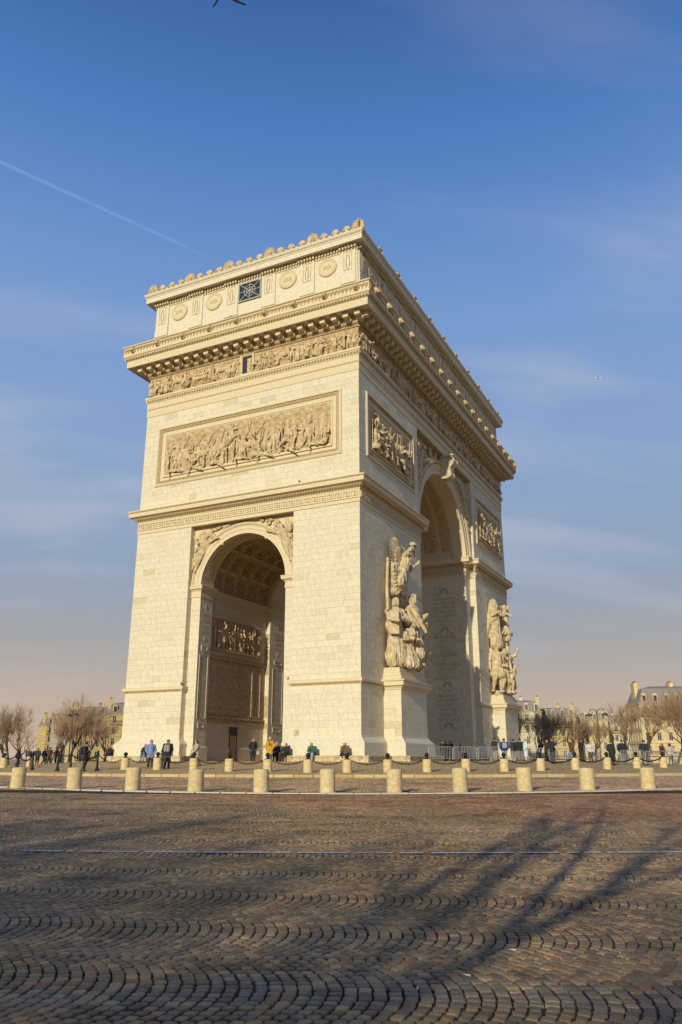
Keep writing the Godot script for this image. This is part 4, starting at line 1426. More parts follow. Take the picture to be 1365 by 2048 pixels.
# ---------------------------------------------------------------- figures for reliefs and groups
# bones of one human figure of height 1 facing +z, feet at the origin; pose overrides single joints
func fig(pose: Dictionary) -> PackedFloat32Array:
	var j := {hip = Vector3(0, 0.52, 0), ch = Vector3(0, 0.76, 0.0), hd = Vector3(0, 0.925, 0.015),
		el = Vector3(-0.17, 0.64, 0.0), hl = Vector3(-0.18, 0.48, 0.05), er = Vector3(0.17, 0.64, 0.0), hr = Vector3(0.18, 0.48, 0.05),
		kl = Vector3(-0.06, 0.28, 0.02), al = Vector3(-0.065, 0.035, -0.01), kr = Vector3(0.06, 0.28, 0.02), ar = Vector3(0.065, 0.035, -0.01)}
	for k in pose:
		if j.has(k): j[k] = pose[k]
	var b := PackedFloat32Array()
	var up: Vector3 = (j.ch - j.hip).normalized()
	var side := Vector3.RIGHT
	if pose.has("tw"): side = side.rotated(Vector3.UP, pose.tw)
	var sh: Vector3 = j.ch + up * 0.035
	var lb := func(p: Vector3, r: float, q: Vector3, s: float) -> void: b.append_array(PackedFloat32Array([p.x, p.y, p.z, r, q.x, q.y, q.z, s]))
	lb.call(j.hip - side * 0.045, 0.072, j.hip + side * 0.045, 0.072)
	lb.call(j.hip, 0.08, j.ch, 0.092)
	lb.call(sh - side * 0.105, 0.05, sh + side * 0.105, 0.05)
	lb.call(sh, 0.038, j.hd - up * 0.03, 0.034)
	lb.call(j.hd - up * 0.022, 0.05, j.hd + up * 0.022, 0.058)
	lb.call(j.hd + Vector3(0, -0.005, 0.05), 0.014, j.hd + Vector3(0, -0.018, 0.064), 0.012)
	lb.call(sh - side * 0.125, 0.044, j.el, 0.034)
	lb.call(j.el, 0.034, j.hl, 0.024)
	lb.call(j.hl, 0.026, j.hl + (j.hl - j.el).normalized() * 0.045, 0.018)
	lb.call(sh + side * 0.125, 0.044, j.er, 0.034)
	lb.call(j.er, 0.034, j.hr, 0.024)
	lb.call(j.hr, 0.026, j.hr + (j.hr - j.er).normalized() * 0.045, 0.018)
	for q in [[-1.0, j.kl, j.al], [1.0, j.kr, j.ar]]:
		lb.call(j.hip + side * 0.05 * q[0], 0.068, q[1], 0.046)
		lb.call(q[1], 0.047, q[2], 0.028)
		lb.call(q[2] - Vector3(0, 0.012, 0.01), 0.028, q[2] + Vector3(0.02 * q[0], -0.016, 0.075), 0.02)
	if pose.has("robe"):
		var hem: float = pose.robe
		var mid: Vector3 = (j.kl + j.kr) * 0.5
		for q in [-1.0, -0.33, 0.33, 1.0]:
			lb.call(j.hip + side * 0.03 * q, 0.08, Vector3(mid.x + q * 0.085, hem, mid.z + 0.02 * (1.0 - absf(q))), 0.085)
		lb.call(j.ch, 0.1, j.hip, 0.1)
	if pose.has("cape"):
		for q in [-1.0, 0.0, 1.0]:
			lb.call(sh + Vector3(q * 0.07, 0, -0.06), 0.05, Vector3(q * 0.13 + pose.cape, 0.25, -0.12), 0.07)
	if pose.has("helm"):
		lb.call(j.hd + up * 0.03, 0.066, j.hd + up * 0.05, 0.055)
		lb.call(j.hd + up * 0.09 + Vector3(0, 0, 0.02), 0.022, j.hd + up * 0.07 - Vector3(0, 0, 0.08), 0.026)
	if pose.has("pack"):
		lb.call(j.ch + Vector3(0, 0.02, -0.12), 0.09, j.ch + Vector3(0, -0.12, -0.13), 0.08)
	return b

func moved(b: PackedFloat32Array, x: Transform3D) -> PackedFloat32Array:
	var o := PackedFloat32Array()
	var s := x.basis.get_scale().y
	for i in b.size() / 4:
		var p := x * Vector3(b[i * 4], b[i * 4 + 1], b[i * 4 + 2])
		o.append_array(PackedFloat32Array([p.x, p.y, p.z, b[i * 4 + 3] * s]))
	return o

func horse_bones(rear: float) -> PackedFloat32Array:
	# a horse one metre at the withers, facing +x
	var b := PackedFloat32Array()
	var lb := func(p: Vector3, r: float, q: Vector3, s: float) -> void: b.append_array(PackedFloat32Array([p.x, p.y, p.z, r, q.x, q.y, q.z, s]))
	var c := Vector3(0.42, 0.82, 0)
	var h := Vector3(-0.42, 0.80, 0)
	if rear > 0.0:
		c = h + (c - h).rotated(Vector3.BACK, rear)
	var f := (c - h).normalized()
	var u := Vector3(-f.y, f.x, 0)
	lb.call(h, 0.2, h.lerp(c, 0.55) - u * 0.03, 0.18)
	lb.call(h.lerp(c, 0.5), 0.18, c, 0.2)
	var nk := c + f * 0.22 + u * 0.42
	lb.call(c + f * 0.06 + u * 0.05, 0.15, nk, 0.085)
	lb.call(nk, 0.085, nk + f * 0.2 - u * 0.14, 0.055)
	lb.call(nk + f * 0.2 - u * 0.14, 0.055, nk + f * 0.27 - u * 0.2, 0.048)
	lb.call(nk + u * 0.06, 0.03, nk + u * 0.13 - f * 0.01, 0.015)
	for k in 5: lb.call(nk.lerp(c, k * 0.22) - f * 0.09 + u * 0.05, 0.04, nk.lerp(c, k * 0.22 + 0.2) - f * 0.12, 0.035)
	for s in [-1.0, 1.0]:
		var z := Vector3(0, 0, s * 0.1)
		# hind: stifle forward, hock back
		var st := h + Vector3(0.08 - s * 0.08, -0.28, 0) + z
		var hk := h + Vector3(-0.14 - s * 0.1, -0.48, 0) + z
		lb.call(h + z, 0.16, st, 0.10)
		lb.call(st, 0.095, hk, 0.05)
		lb.call(hk, 0.05, hk + Vector3(0.05, -0.27, 0), 0.035)
		var kn: Vector3 = c + f * (0.06 + s * 0.1) - u * 0.34 + z
		var fo: Vector3 = kn - u * 0.26 + f * (-0.04 - s * 0.12)
		if rear > 0.2:
			kn = c + f * (0.32 + s * 0.06) - u * 0.16 + z
			fo = kn - u * 0.24 - f * 0.05
		lb.call(c - u * 0.06 + z, 0.11, kn, 0.055)
		lb.call(kn, 0.055, fo, 0.035)
	lb.call(h - f * 0.18 + u * 0.06, 0.05, h - f * 0.34 - u * 0.12, 0.06)
	lb.call(h - f * 0.34 - u * 0.12, 0.06, h - f * 0.38 - u * 0.42, 0.03)
	return b

func fmesh(key: String, b: PackedFloat32Array, cell: float, k: float, m: Material, folds := 0.0, fn := 26.0) -> ArrayMesh:
	if not cache.has(key):
		var mb := MB.new()
		mb.blob(b, cell, k, folds, fn)
		cache[key] = mb.mesh(m)
	return cache[key]

func poses() -> Array:
	return [
		{robe = 0.05, hl = Vector3(-0.08, 0.66, 0.14), hr = Vector3(0.2, 0.52, 0.06)},
		{kl = Vector3(-0.08, 0.29, 0.1), al = Vector3(-0.12, 0.04, 0.06), kr = Vector3(0.1, 0.27, -0.04), ar = Vector3(0.2, 0.06, -0.14), el = Vector3(-0.22, 0.72, 0.1), hl = Vector3(-0.34, 0.78, 0.12), tw = 0.4},
		{er = Vector3(0.2, 0.92, 0.0), hr = Vector3(0.18, 1.08, 0.06), hd = Vector3(-0.02, 0.925, 0.02), el = Vector3(-0.2, 0.66, 0.06), hl = Vector3(-0.12, 0.6, 0.16)},
		{hip = Vector3(0, 0.5, -0.06), ch = Vector3(0.04, 0.70, 0.06), hd = Vector3(0.07, 0.85, 0.13), pack = 1, kl = Vector3(-0.1, 0.28, 0.1), kr = Vector3(0.06, 0.26, 0.0)},
		{robe = 0.3, el = Vector3(-0.18, 0.9, 0.02), hl = Vector3(-0.08, 1.04, 0.06), er = Vector3(0.19, 0.9, 0.02), hr = Vector3(0.1, 1.05, 0.06)},
		{hip = Vector3(-0.06, 0.44, 0), ch = Vector3(0.06, 0.64, 0.03), hd = Vector3(0.12, 0.79, 0.05), kl = Vector3(-0.22, 0.25, 0.06), al = Vector3(-0.36, 0.05, 0), kr = Vector3(0.2, 0.32, 0.08), ar = Vector3(0.24, 0.05, 0.04), er = Vector3(0.28, 0.68, 0.1), hr = Vector3(0.42, 0.7, 0.12), el = Vector3(-0.12, 0.58, 0.08), hl = Vector3(0.1, 0.6, 0.16), helm = 1},
		{helm = 1, cape = -0.06, el = Vector3(-0.2, 0.66, 0.08), hl = Vector3(-0.2, 0.8, 0.16), er = Vector3(0.2, 0.64, 0.0), hr = Vector3(0.26, 0.5, 0.08), kl = Vector3(-0.1, 0.29, 0.06), ar = Vector3(0.12, 0.04, -0.06)},
		{hip = Vector3(0, 0.3, -0.04), ch = Vector3(0.02, 0.54, 0.02), hd = Vector3(0.04, 0.70, 0.06), kl = Vector3(-0.08, 0.28, 0.2), al = Vector3(-0.08, 0.04, 0.12), kr = Vector3(0.14, 0.06, 0.12), ar = Vector3(0.12, 0.05, -0.14), el = Vector3(-0.18, 0.44, 0.1), hl = Vector3(-0.08, 0.4, 0.22), er = Vector3(0.18, 0.42, 0.08), hr = Vector3(0.1, 0.3, 0.2), robe = 0.08},
		{robe = 0.05, er = Vector3(0.22, 0.7, 0.1), hr = Vector3(0.36, 0.74, 0.14), helm = 1},
		{kl = Vector3(-0.16, 0.3, 0.04), al = Vector3(-0.22, 0.05, 0.0), kr = Vector3(0.14, 0.28, 0.04), ar = Vector3(0.24, 0.05, -0.02), el = Vector3(-0.24, 0.84, 0.04), hl = Vector3(-0.36, 0.94, 0.06), er = Vector3(0.22, 0.7, 0.1), hr = Vector3(0.12, 0.66, 0.2), cape = 0.08}]

func relief_meshes(m: Material, tagc: String) -> Array:
	var out := []
	var ps := poses()
	for i in ps.size():
		out.append(fmesh("fig%s%d" % [tagc, i], fig(ps[i]), 0.021, 0.03, m, 0.006, 90.0))
	return out

func rider_mesh(rear: float, m: Material, key: String) -> ArrayMesh:
	var b := horse_bones(rear)
	var seat := Vector3(-0.02, 0.98, 0) + (Vector3(-0.05, 0.16, 0) if rear > 0.2 else Vector3.ZERO)
	var p := {kl = Vector3(-0.16, 0.42, 0.16), al = Vector3(-0.16, 0.2, 0.06), kr = Vector3(0.16, 0.42, 0.16), ar = Vector3(0.16, 0.2, 0.06), er = Vector3(0.2, 0.88, 0.04), hr = Vector3(0.16, 1.02, 0.16), helm = 1, cape = 0.1, el = Vector3(-0.14, 0.64, 0.1), hl = Vector3(-0.06, 0.58, 0.22)}
	var t := Transform3D(Basis(Vector3.UP, PI / 2 - 0.3).scaled(Vector3.ONE * 0.98), seat - Vector3(0, 0.5, 0))
	b.append_array(moved(fig(p), t))
	return fmesh(key, b, 0.032, 0.04, m, 0.006, 60.0)

func relief_into(part: Node3D, f: Transform3D, called: String, mesh: Mesh, u: float, v: float, n: float, h: float, yaw := 0.0, roll := 0.0, deep := 0.6, flip := false) -> void:
	var bas := Basis(Vector3.BACK, roll) * Basis(Vector3.UP, yaw) * Basis.from_scale(Vector3(-h if flip else h, h, h * deep))
	# children keep the part's own axes: the part sits at -arch.position
	inst(called, mesh, part, f * Vector3(u, v, n), f.basis * bas)

func build_sculpture() -> void:
	rng.seed = 4242
	var figs := relief_meshes(M.carved, "c")
	var dfigs := relief_meshes(M.dirty, "d")
	var horse := fmesh("horse", horse_bones(0.0), 0.032, 0.04, M.carved)
	var rider := rider_mesh(0.0, M.carved, "rider")
	var rearing := rider_mesh(0.55, M.carved, "rearing")
	build_friezes(figs, horse, rider)
	build_battles(figs, rider, rearing, horse)
	# relief inside the small passage
	var pr := MB.new()
	rect(pr, FI, 3.1, 10.9, 9.55, 12.05, 0.012)
	var part := apart("passage_relief", pr, M.dirty)
	for k in 15:
		var u := 3.5 + k * 0.5
		relief_into(part, FI, "figure", dfigs[[2, 0, 4, 9, 1, 2, 8, 9, 0, 2, 6, 1, 4, 9, 0][k]], u, 9.56, 0.12, rng.randf_range(1.85, 2.3), rng.randf_range(-0.8, 0.8), 0.0, 0.7, k % 2 == 0)
	build_fames(figs)
	group_triumph()
	group_departure()

func wheel(r: float) -> ArrayMesh:
	var key := "wheel"
	if not cache.has(key):
		var m := MB.new()
		var pts := PackedVector3Array()
		var rad := PackedFloat32Array()
		for k in 19:
			pts.append(Vector3(cos(TAU * k / 18), sin(TAU * k / 18), 0))
			rad.append(0.1)
		m.tube(pts, rad, 6)
		for k in 8: m.bar(Vector3.ZERO, Vector3(cos(TAU * k / 8), sin(TAU * k / 8), 0), 0.06, 5)
		m.ball(Vector3.ZERO, Vector3(0.2, 0.2, 0.16), 5, 8)
		cache[key] = m.mesh(M.carved)
	return cache[key]

func build_friezes(figs: Array, horse: Mesh, rider: Mesh) -> void:
	for f in [[FL, DP, 0], [FM, W, 1]]:
		var bk := MB.new()
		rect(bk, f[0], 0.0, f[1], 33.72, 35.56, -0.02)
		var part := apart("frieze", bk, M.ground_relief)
		var u := 0.3
		var k := 0
		while u < f[1] - 0.25:
			if f[2] == 0 and u > 10.35 and u < 12.2:
				u = 12.25
				continue
			var kind := 0
			if f[2] == 0:
				if absf(u - 3.2) < 0.25: kind = 1
				elif absf(u - 5.5) < 0.25: kind = 2
				elif absf(u - 8.0) < 0.25: kind = 1
				elif absf(u - 13.5) < 0.25: kind = 3
				elif absf(u - 15.0) < 0.25: kind = 1
			elif k % 17 == 9: kind = 1
			elif k % 23 == 15: kind = 3
			if kind == 1:
				relief_into(part, f[0], "horse", horse, u + 0.55, 33.74, 0.08, 1.18, 0.0, 0.0, 0.6, f[2] == 0 and u < 10.0)
				u += 1.3
			elif kind == 2:
				var c := MB.new()
				c.xf = f[0]
				c.cbox(Vector3(u + 0.8, 34.42, 0.1), Vector3(1.6, 0.34, 0.22), 0.04)
				c.cbox(Vector3(u + 0.8, 34.75, 0.1), Vector3(1.3, 0.26, 0.2), 0.06)
				inst("cart", c.mesh(M.carved), part)
				for q in [0.25, 1.4]: inst("wheel", wheel(1.0), part, f[0] * Vector3(u + q, 34.08, 0.2), f[0].basis * Basis.from_scale(Vector3.ONE * 0.32))
				for q in 4: relief_into(part, f[0], "figure", figs[(q * 3) % 10], u + 0.2 + q * 0.42, 34.2, 0.03, 1.2, rng.randf_range(-0.8, 0.8))
				u += 1.9
			elif kind == 3:
				inst("wheel", wheel(1.0), part, f[0] * Vector3(u + 0.3, 34.2, 0.16), f[0].basis * Basis.from_scale(Vector3.ONE * 0.44))
				relief_into(part, f[0], "figure", figs[2], u + 0.3, 34.05, 0.05, 1.35, 0.8)
				u += 0.85
			else:
				var h := rng.randf_range(1.55, 1.74)
				var id := rng.randi_range(0, 9)
				if id in [2, 4, 7]: h *= 0.92 if id != 7 else 1.0
				relief_into(part, f[0], "figure", figs[id], u, 33.74, 0.08, h, rng.randf_range(-0.9, 0.9), 0.0, 0.75, rng.randf() < 0.5)
				if rng.randf() < 0.45: relief_into(part, f[0], "figure", figs[(id + 4) % 10], u + 0.2, 33.80, 0.0, h * 0.97, rng.randf_range(-0.9, 0.9), 0.0, 0.5, rng.randf() < 0.5)
				u += rng.randf_range(0.40, 0.52)
			k += 1
	# little window in the middle of the narrow frieze
	var w := MB.new()
	frame(w, FL, 10.72, 11.8, 33.72, 35.5, [[0.22, -0.03], [0.22, 0.1], [0.08, 0.1], [0.06, 0.05], [0.0, 0.05], [-0.04, -0.02]])
	var wp := apart("frieze_window", w, M.trim)
	var pn := MB.new()
	rect(pn, FL, 10.72, 11.8, 33.72, 35.5, -0.012)
	inst("pane", pn.mesh(M.dark), wp)
	var sh := MB.new()
	sh.xf = FL
	sh.box(11.28, 11.74, 33.75, 35.2, -0.01, 0.02)
	inst("shutter", sh.mesh(M.dirty), wp)

func build_battles(figs: Array, rider: Mesh, rearing: Mesh, horse: Mesh) -> void:
	for q in [[FL, 2.6, 19.92, 0], [FM, 2.36, 11.34, 1], [FM, W - 11.34, W - 2.36, 2]]:
		var f: Transform3D = q[0]
		var bk := MB.new()
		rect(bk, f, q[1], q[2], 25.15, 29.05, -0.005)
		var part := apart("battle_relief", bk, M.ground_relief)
		var wd: float = q[2] - q[1]
		# far rank: heads and shoulders, low relief
		var n := int(wd / 0.55)
		for k in n:
			var u: float = q[1] + wd * (k + 0.5) / n
			var edge: float = absf(u - (q[1] + q[2]) * 0.5) / wd * 2.0
			if q[3] == 0 and rng.randf() < 0.25: continue
			relief_into(part, f, "figure", figs[[0, 6, 8, 1, 3][rng.randi_range(0, 4)]], u, 25.9 + rng.randf_range(-0.1, 0.25) + edge * 0.25, 0.0, 1.9, rng.randf_range(-1, 1), 0.0, 0.35, rng.randf() < 0.5)
		# horsemen
		var hs := [[0.16, 1.45, 0, false], [0.27, 1.5, 0, true], [0.40, 1.75, 1, false], [0.55, 1.5, 0, false]] if q[3] == 0 else [[0.2, 1.9, 1, true], [0.62, 1.6, 0, false]]
		for h in hs:
			relief_into(part, f, "horseman", rearing if h[2] == 1 else rider, q[1] + wd * h[0], 25.35, 0.14, h[1], 0.0, 0.0, 0.7, h[3])
		# front rank
		var m := int(wd / 0.66)
		for k in m:
			var t := (k + 0.5) / m
			var u: float = q[1] + wd * t + rng.randf_range(-0.15, 0.15)
			u = clampf(u, q[1] + 0.4, q[2] - 0.4)
			var id: int = [5, 1, 9, 6, 2, 5, 7, 9, 8, 1][rng.randi_range(0, 9)]
			var h := rng.randf_range(2.25, 2.75) if t > 0.5 or q[3] > 0 else rng.randf_range(1.6, 2.3)
			relief_into(part, f, "figure", figs[id], u, 25.2, 0.10, h, rng.randf_range(-1.0, 1.0), rng.randf_range(-0.12, 0.12), 0.58, rng.randf() < 0.5)
		# the fallen
		for k in int(wd / 2.4):
			var u: float = q[1] + wd * (k + 0.6) / int(wd / 2.4)
			relief_into(part, f, "figure", figs[[1, 9, 5][k % 3]], clampf(u + 0.6, q[1] + 2.2, q[2] - 0.2), 25.3, 0.16, 1.9, 0.5, PI / 2 - 0.1, 0.7, false)
		# lances and flags
		var ln := MB.new()
		ln.xf = f
		for k in int(wd / 0.9):
			var u := rng.randf_range(q[1] + 0.6, q[2] - 0.6)
			var a := rng.randf_range(-0.7, 0.7)
			var l := rng.randf_range(1.0, 1.9)
			var y := rng.randf_range(27.0, 27.5)
			var e := Vector3(clampf(u + sin(a) * l, q[1] + 0.1, q[2] - 0.1), minf(y + cos(a) * l, 28.95), 0.05)
			ln.bar(Vector3(u, y, 0.08), e, 0.035, 5)
		inst("lances", ln.mesh(M.carved), part).set_meta("kind", "stuff")

# flying victories in the corners over both arches
func build_fames(figs: Array) -> void:
	var specs := [[FL, SC, SY, 4.23, -0.4, 4.86, 3.5, 1.25], [FM, MU, MY, 7.31, -0.4, 8.15, 5.0, 3.5]]
	for s in specs:
		for sd in [-1.0, 1.0]:
			var f: Transform3D = s[0]
			var b := PackedFloat32Array()
			var h: float = s[6]
			var p := {el = Vector3(-0.2, 0.86, 0.06), hl = Vector3(-0.36, 0.98, 0.08), er = Vector3(0.2, 0.72, 0.04), hr = Vector3(0.3, 0.84, 0.1), kl = Vector3(-0.03, 0.27, 0.05), al = Vector3(0.0, 0.02, 0.0), kr = Vector3(0.07, 0.29, 0.0), ar = Vector3(0.12, 0.06, -0.02)}
			b = fig(p)
			# drapery blown outwards, and two feathered wings
			for k in 4:
				b.append_array(PackedFloat32Array([0.08 + k * 0.03, 0.5 - k * 0.06, -0.04, 0.05, 0.16 + k * 0.01, 0.42 - k * 0.11, -0.05, 0.035]))
			for k in 7:
				var a := 0.25 + k * 0.17
				b.append_array(PackedFloat32Array([0.1, 0.82, -0.06, 0.04, 0.08 + cos(a) * 0.2, 0.78 + sin(a) * 0.3, -0.08, 0.03]))
			for k in 6:
				var a := PI - 0.2 - k * 0.16
				b.append_array(PackedFloat32Array([-0.1, 0.84, -0.06, 0.04, -0.1 + cos(a) * 0.42, 0.84 + sin(a) * 0.16, -0.08, 0.03]))
			var m := fmesh("fame", b, 0.02, 0.028, M.carved, 0.004, 70.0)
			var r: float = s[3]
			var roll: float = -sd * 0.30
			var at := Vector3(s[1] + sd * s[5], s[2] + s[7], s[4])
			var part := inst("winged_victory", m, arch, f * at - arch.position, f.basis * Basis(Vector3.BACK, -roll * 1.1) * Basis(Vector3.UP, 0.0) * Basis.from_scale(Vector3(sd * h, h, h * 0.7)))
			# laurels and cloth filling the corner
			var lf := MB.new()
			lf.ball(Vector3.ZERO, Vector3(0.14, 0.09, 0.06), 4, 6)
			var tr := []
			for k in 70:
				var a := rng.randf_range(0.55, 1.35)
				var rr := r * rng.randf_range(1.26, 1.42)
				var q := Vector3(s[1] + sd * cos(a) * rr, s[2] + sin(a) * rr, s[4] - 0.08)
				if q.y > (19.6 if f == FL else 31.2) or absf(q.x - s[1]) > (5.1 if f == FL else 8.6): continue
				tr.append(f * Transform3D(Basis(Vector3.BACK, rng.randf_range(0, PI)).scaled(Vector3.ONE * rng.randf_range(0.8, 1.9) * h / 3.5), q))
			copies("spandrel_foliage", lf.mesh(M.carved), arch, tr, -arch.position)

func cap(a: Vector3, ra: float, b: Vector3, rb: float) -> PackedFloat32Array:
	return PackedFloat32Array([a.x, a.y, a.z, ra, b.x, b.y, b.z, rb])

# figure of a group: own mesh, metres, set by feet position, height, turn
func gfig(part: Node3D, pose: Dictionary, at: Vector3, h: float, yaw: float, folds := 0.03, lean := 0.0, extra := PackedFloat32Array(), tilt := 0.0) -> void:
	var b := moved(fig(pose), Transform3D((Basis(Vector3.BACK, lean) * Basis(Vector3.RIGHT, tilt) * Basis(Vector3.UP, yaw)).scaled(Vector3.ONE * h), Vector3.ZERO))
	b.append_array(extra)
	var mb := MB.new()
	mb.blob(b, 0.05, 0.06, folds * 1.5, 24.0)
	inst("figure", mb.mesh(M.statue), part, at)

func wing(root: Vector3, dir0: float, dir1: float, l: float, n: int, z: float) -> PackedFloat32Array:
	var b := PackedFloat32Array()
	for k in n:
		var a := lerpf(dir0, dir1, float(k) / (n - 1))
		var ll := l * (0.75 + 0.25 * sin(PI * k / (n - 1.0)))
		b.append_array(cap(root + Vector3(cos(a) * 0.2, sin(a) * 0.2, 0), 0.17, root + Vector3(cos(a) * ll * 0.6, sin(a) * ll * 0.6, z * 0.5 + 0.06 * (k % 2)), 0.13))
		b.append_array(cap(root + Vector3(cos(a) * ll * 0.55, sin(a) * ll * 0.55, z * 0.5), 0.12, root + Vector3(cos(a) * ll, sin(a) * ll, z), 0.05))
	return b

# left group: a ruler in a toga crowned by victory, history writing, a flying fame above
func group_triumph() -> void:
	var base := MB.new()
	var o := Vector3(7.0, 7.05, 0.55)
	var rock := PackedFloat32Array()
	rock.append_array(cap(Vector3(-2.3, 0.1, 0.1), 0.35, Vector3(2.5, 0.1, 0.1), 0.4))
	rock.append_array(cap(Vector3(-1.9, 1.0, -0.5), 0.45, Vector3(1.9, 1.0, -0.5), 0.5))
	rock.append_array(cap(Vector3(-1.6, 3.5, -0.55), 0.5, Vector3(1.5, 4.0, -0.55), 0.5))
	rock.append_array(cap(Vector3(-1.0, 6.0, -0.5), 0.4, Vector3(0.9, 7.5, -0.4), 0.4))
	rock.append_array(cap(Vector3(1.6, 1.0, -0.4), 0.35, Vector3(1.7, 6.6, -0.5), 0.28))
	for k in 9:
		var a := -0.6 + k * 0.42
		rock.append_array(cap(Vector3(1.7, 6.4, -0.45), 0.12, Vector3(1.7 + cos(a) * 1.1, 6.5 + sin(a) * 0.8, -0.4), 0.12))
	base.blob(rock, 0.09, 0.25, 0.03, 7.0)
	var part := inst("sculpture_group", base.mesh(M.statue), arch, o - arch.position)
	part.set_meta("label", "towering sculpture group with toga-clad ruler and winged trumpeter on near pedestal")
	# ruler in a toga, one arm hanging
	gfig(part, {robe = 0.16, tw = -0.2, hd = Vector3(0.01, 0.93, 0.01), el = Vector3(-0.19, 0.66, 0.04), hl = Vector3(-0.19, 0.50, 0.12), er = Vector3(0.17, 0.64, 0.08), hr = Vector3(0.08, 0.72, 0.2), kl = Vector3(-0.08, 0.28, 0.09), al = Vector3(-0.09, 0.035, 0.05)}, Vector3(0.45, 0.3, 0.8), 6.0, 0.55, 0.05, 0.0, cap(Vector3(-0.2, 5.95, 0.1), 0.12, Vector3(0.35, 6.02, 0.15), 0.12))
	# victory holding the wreath behind him
	gfig(part, {robe = 0.05, el = Vector3(-0.2, 0.86, 0.08), hl = Vector3(-0.28, 1.0, 0.1), hr = Vector3(0.12, 0.66, 0.2), er = Vector3(0.19, 0.62, 0.06)}, Vector3(2.0, 0.3, 0.15), 5.6, -0.5, 0.04)
	# kneeling city in a heavy mantle, with a crown of towers
	gfig(part, {hip = Vector3(0, 0.40, -0.02), ch = Vector3(0.01, 0.60, 0.05), hd = Vector3(0.02, 0.75, 0.11), kl = Vector3(-0.08, 0.22, 0.12), al = Vector3(-0.08, 0.04, 0.0), kr = Vector3(0.08, 0.2, 0.1), ar = Vector3(0.1, 0.04, -0.04), robe = 0.05, el = Vector3(-0.18, 0.5, 0.1), hl = Vector3(-0.08, 0.5, 0.2), er = Vector3(0.18, 0.5, 0.08), hr = Vector3(0.08, 0.48, 0.2), cape = 0.02}, Vector3(-1.0, 0.15, 0.9), 4.4, -0.35, 0.06, 0.0, cap(Vector3(-0.05, 3.5, 0.35), 0.2, Vector3(-0.05, 3.62, 0.38), 0.22))
	# history with her tablet
	gfig(part, {robe = 0.05, el = Vector3(-0.18, 0.66, 0.12), hl = Vector3(-0.14, 0.62, 0.24), er = Vector3(0.17, 0.64, 0.1), hr = Vector3(0.02, 0.66, 0.2), hd = Vector3(-0.01, 0.92, 0.03)}, Vector3(-2.1, 0.25, 0.3), 5.4, -0.6, 0.05)
	var tb := MB.new()
	tb.xf = Transform3D(Basis(Vector3.UP, -1.15) * Basis(Vector3.RIGHT, -0.12), Vector3(-2.95, 3.55, 0.55))
	tb.cbox(Vector3.ZERO, Vector3(0.8, 2.0, 0.18), 0.05)
	inst("tablet", tb.mesh(M.statue), part)
	# captive at the right foot
	gfig(part, {hip = Vector3(0, 0.3, -0.04), ch = Vector3(0.04, 0.5, 0.06), hd = Vector3(0.08, 0.63, 0.14), kl = Vector3(-0.1, 0.3, 0.18), al = Vector3(-0.1, 0.04, 0.1), kr = Vector3(0.14, 0.1, 0.14), ar = Vector3(0.12, 0.05, -0.12), el = Vector3(-0.16, 0.42, 0.0), hl = Vector3(-0.02, 0.36, -0.1)}, Vector3(2.35, 0.3, 0.6), 4.2, 0.5, 0.0)
	# fame flying over them: body stretched from the lower left to the upper right
	gfig(part, {el = Vector3(-0.2, 0.86, 0.08), hl = Vector3(-0.16, 1.02, 0.14), er = Vector3(0.19, 0.72, 0.1), hr = Vector3(0.12, 0.84, 0.22), kl = Vector3(-0.07, 0.30, 0.04), al = Vector3(-0.08, 0.08, -0.04), kr = Vector3(0.06, 0.3, -0.02), ar = Vector3(0.02, 0.07, -0.08), robe = 0.14}, Vector3(-1.75, 6.35, 0.45), 4.5, 0.3, 0.06, -0.55)
	var cl := PackedFloat32Array()
	for k in 7:
		cl.append_array(cap(Vector3(0.1 - k * 0.1, 8.2 - k * 0.14, 0.55), 0.26, Vector3(-2.5 + k * 0.12, 7.9 - k * 0.3, 0.35), 0.16))
	var cm := MB.new()
	cm.blob(cl, 0.06, 0.08, 0.05, 15.0)
	inst("drapery", cm.mesh(M.statue), part)
	for w in [[Vector3(-0.1, 8.9, 0.15), 1.6, 3.1, 2.6, 13], [Vector3(0.5, 9.1, 0.05), 0.3, 1.5, 1.9, 9]]:
		var wb := MB.new()
		wb.blob(wing(w[0], w[1], w[2], w[3], w[4], -0.15), 0.05, 0.04)
		inst("wing", wb.mesh(M.statue), part)
	var tp := MB.new()
	tp.tube(PackedVector3Array([Vector3(0.9, 9.75, 1.0), Vector3(0.3, 10.2, 1.15), Vector3(-0.1, 10.5, 1.22), Vector3(-0.25, 10.62, 1.25)]), PackedFloat32Array([0.06, 0.08, 0.12, 0.24]), 12)
	inst("trumpet", tp.mesh(M.statue), part)
	# billowing cloak behind the flying figure
	var ck := PackedFloat32Array()
	for k in 6: ck.append_array(cap(Vector3(-2.1 + k * 0.42, 6.2 + k * 0.35, -0.1), 0.38, Vector3(-1.9 + k * 0.5, 8.4 + k * 0.22, -0.1), 0.34))
	var cb := MB.new()
	cb.blob(ck, 0.07, 0.12, 0.07, 14.0)
	inst("cloak", cb.mesh(M.statue), part)
	# standard at the left
	var pole := MB.new()
	pole.tube(PackedVector3Array([Vector3(-3.15, 4.5, 0.1), Vector3(-3.0, 6.6, 0.0), Vector3(-2.6, 9.0, -0.05)]), PackedFloat32Array([0.15, 0.14, 0.12]), 10)
	inst("standard", pole.mesh(M.statue), part)
	# arms heaped at the foot
	var hp := PackedFloat32Array()
	for k in 6: hp.append_array(cap(Vector3(-2.7 + k * 0.25, 0.25 + 0.2 * (k % 3), 0.4), 0.22, Vector3(-2.9 + k * 0.3, 1.0 - 0.1 * k, 0.5), 0.16))
	var hm := MB.new()
	hm.blob(hp, 0.06, 0.04)
	inst("trophy", hm.mesh(M.statue), part)

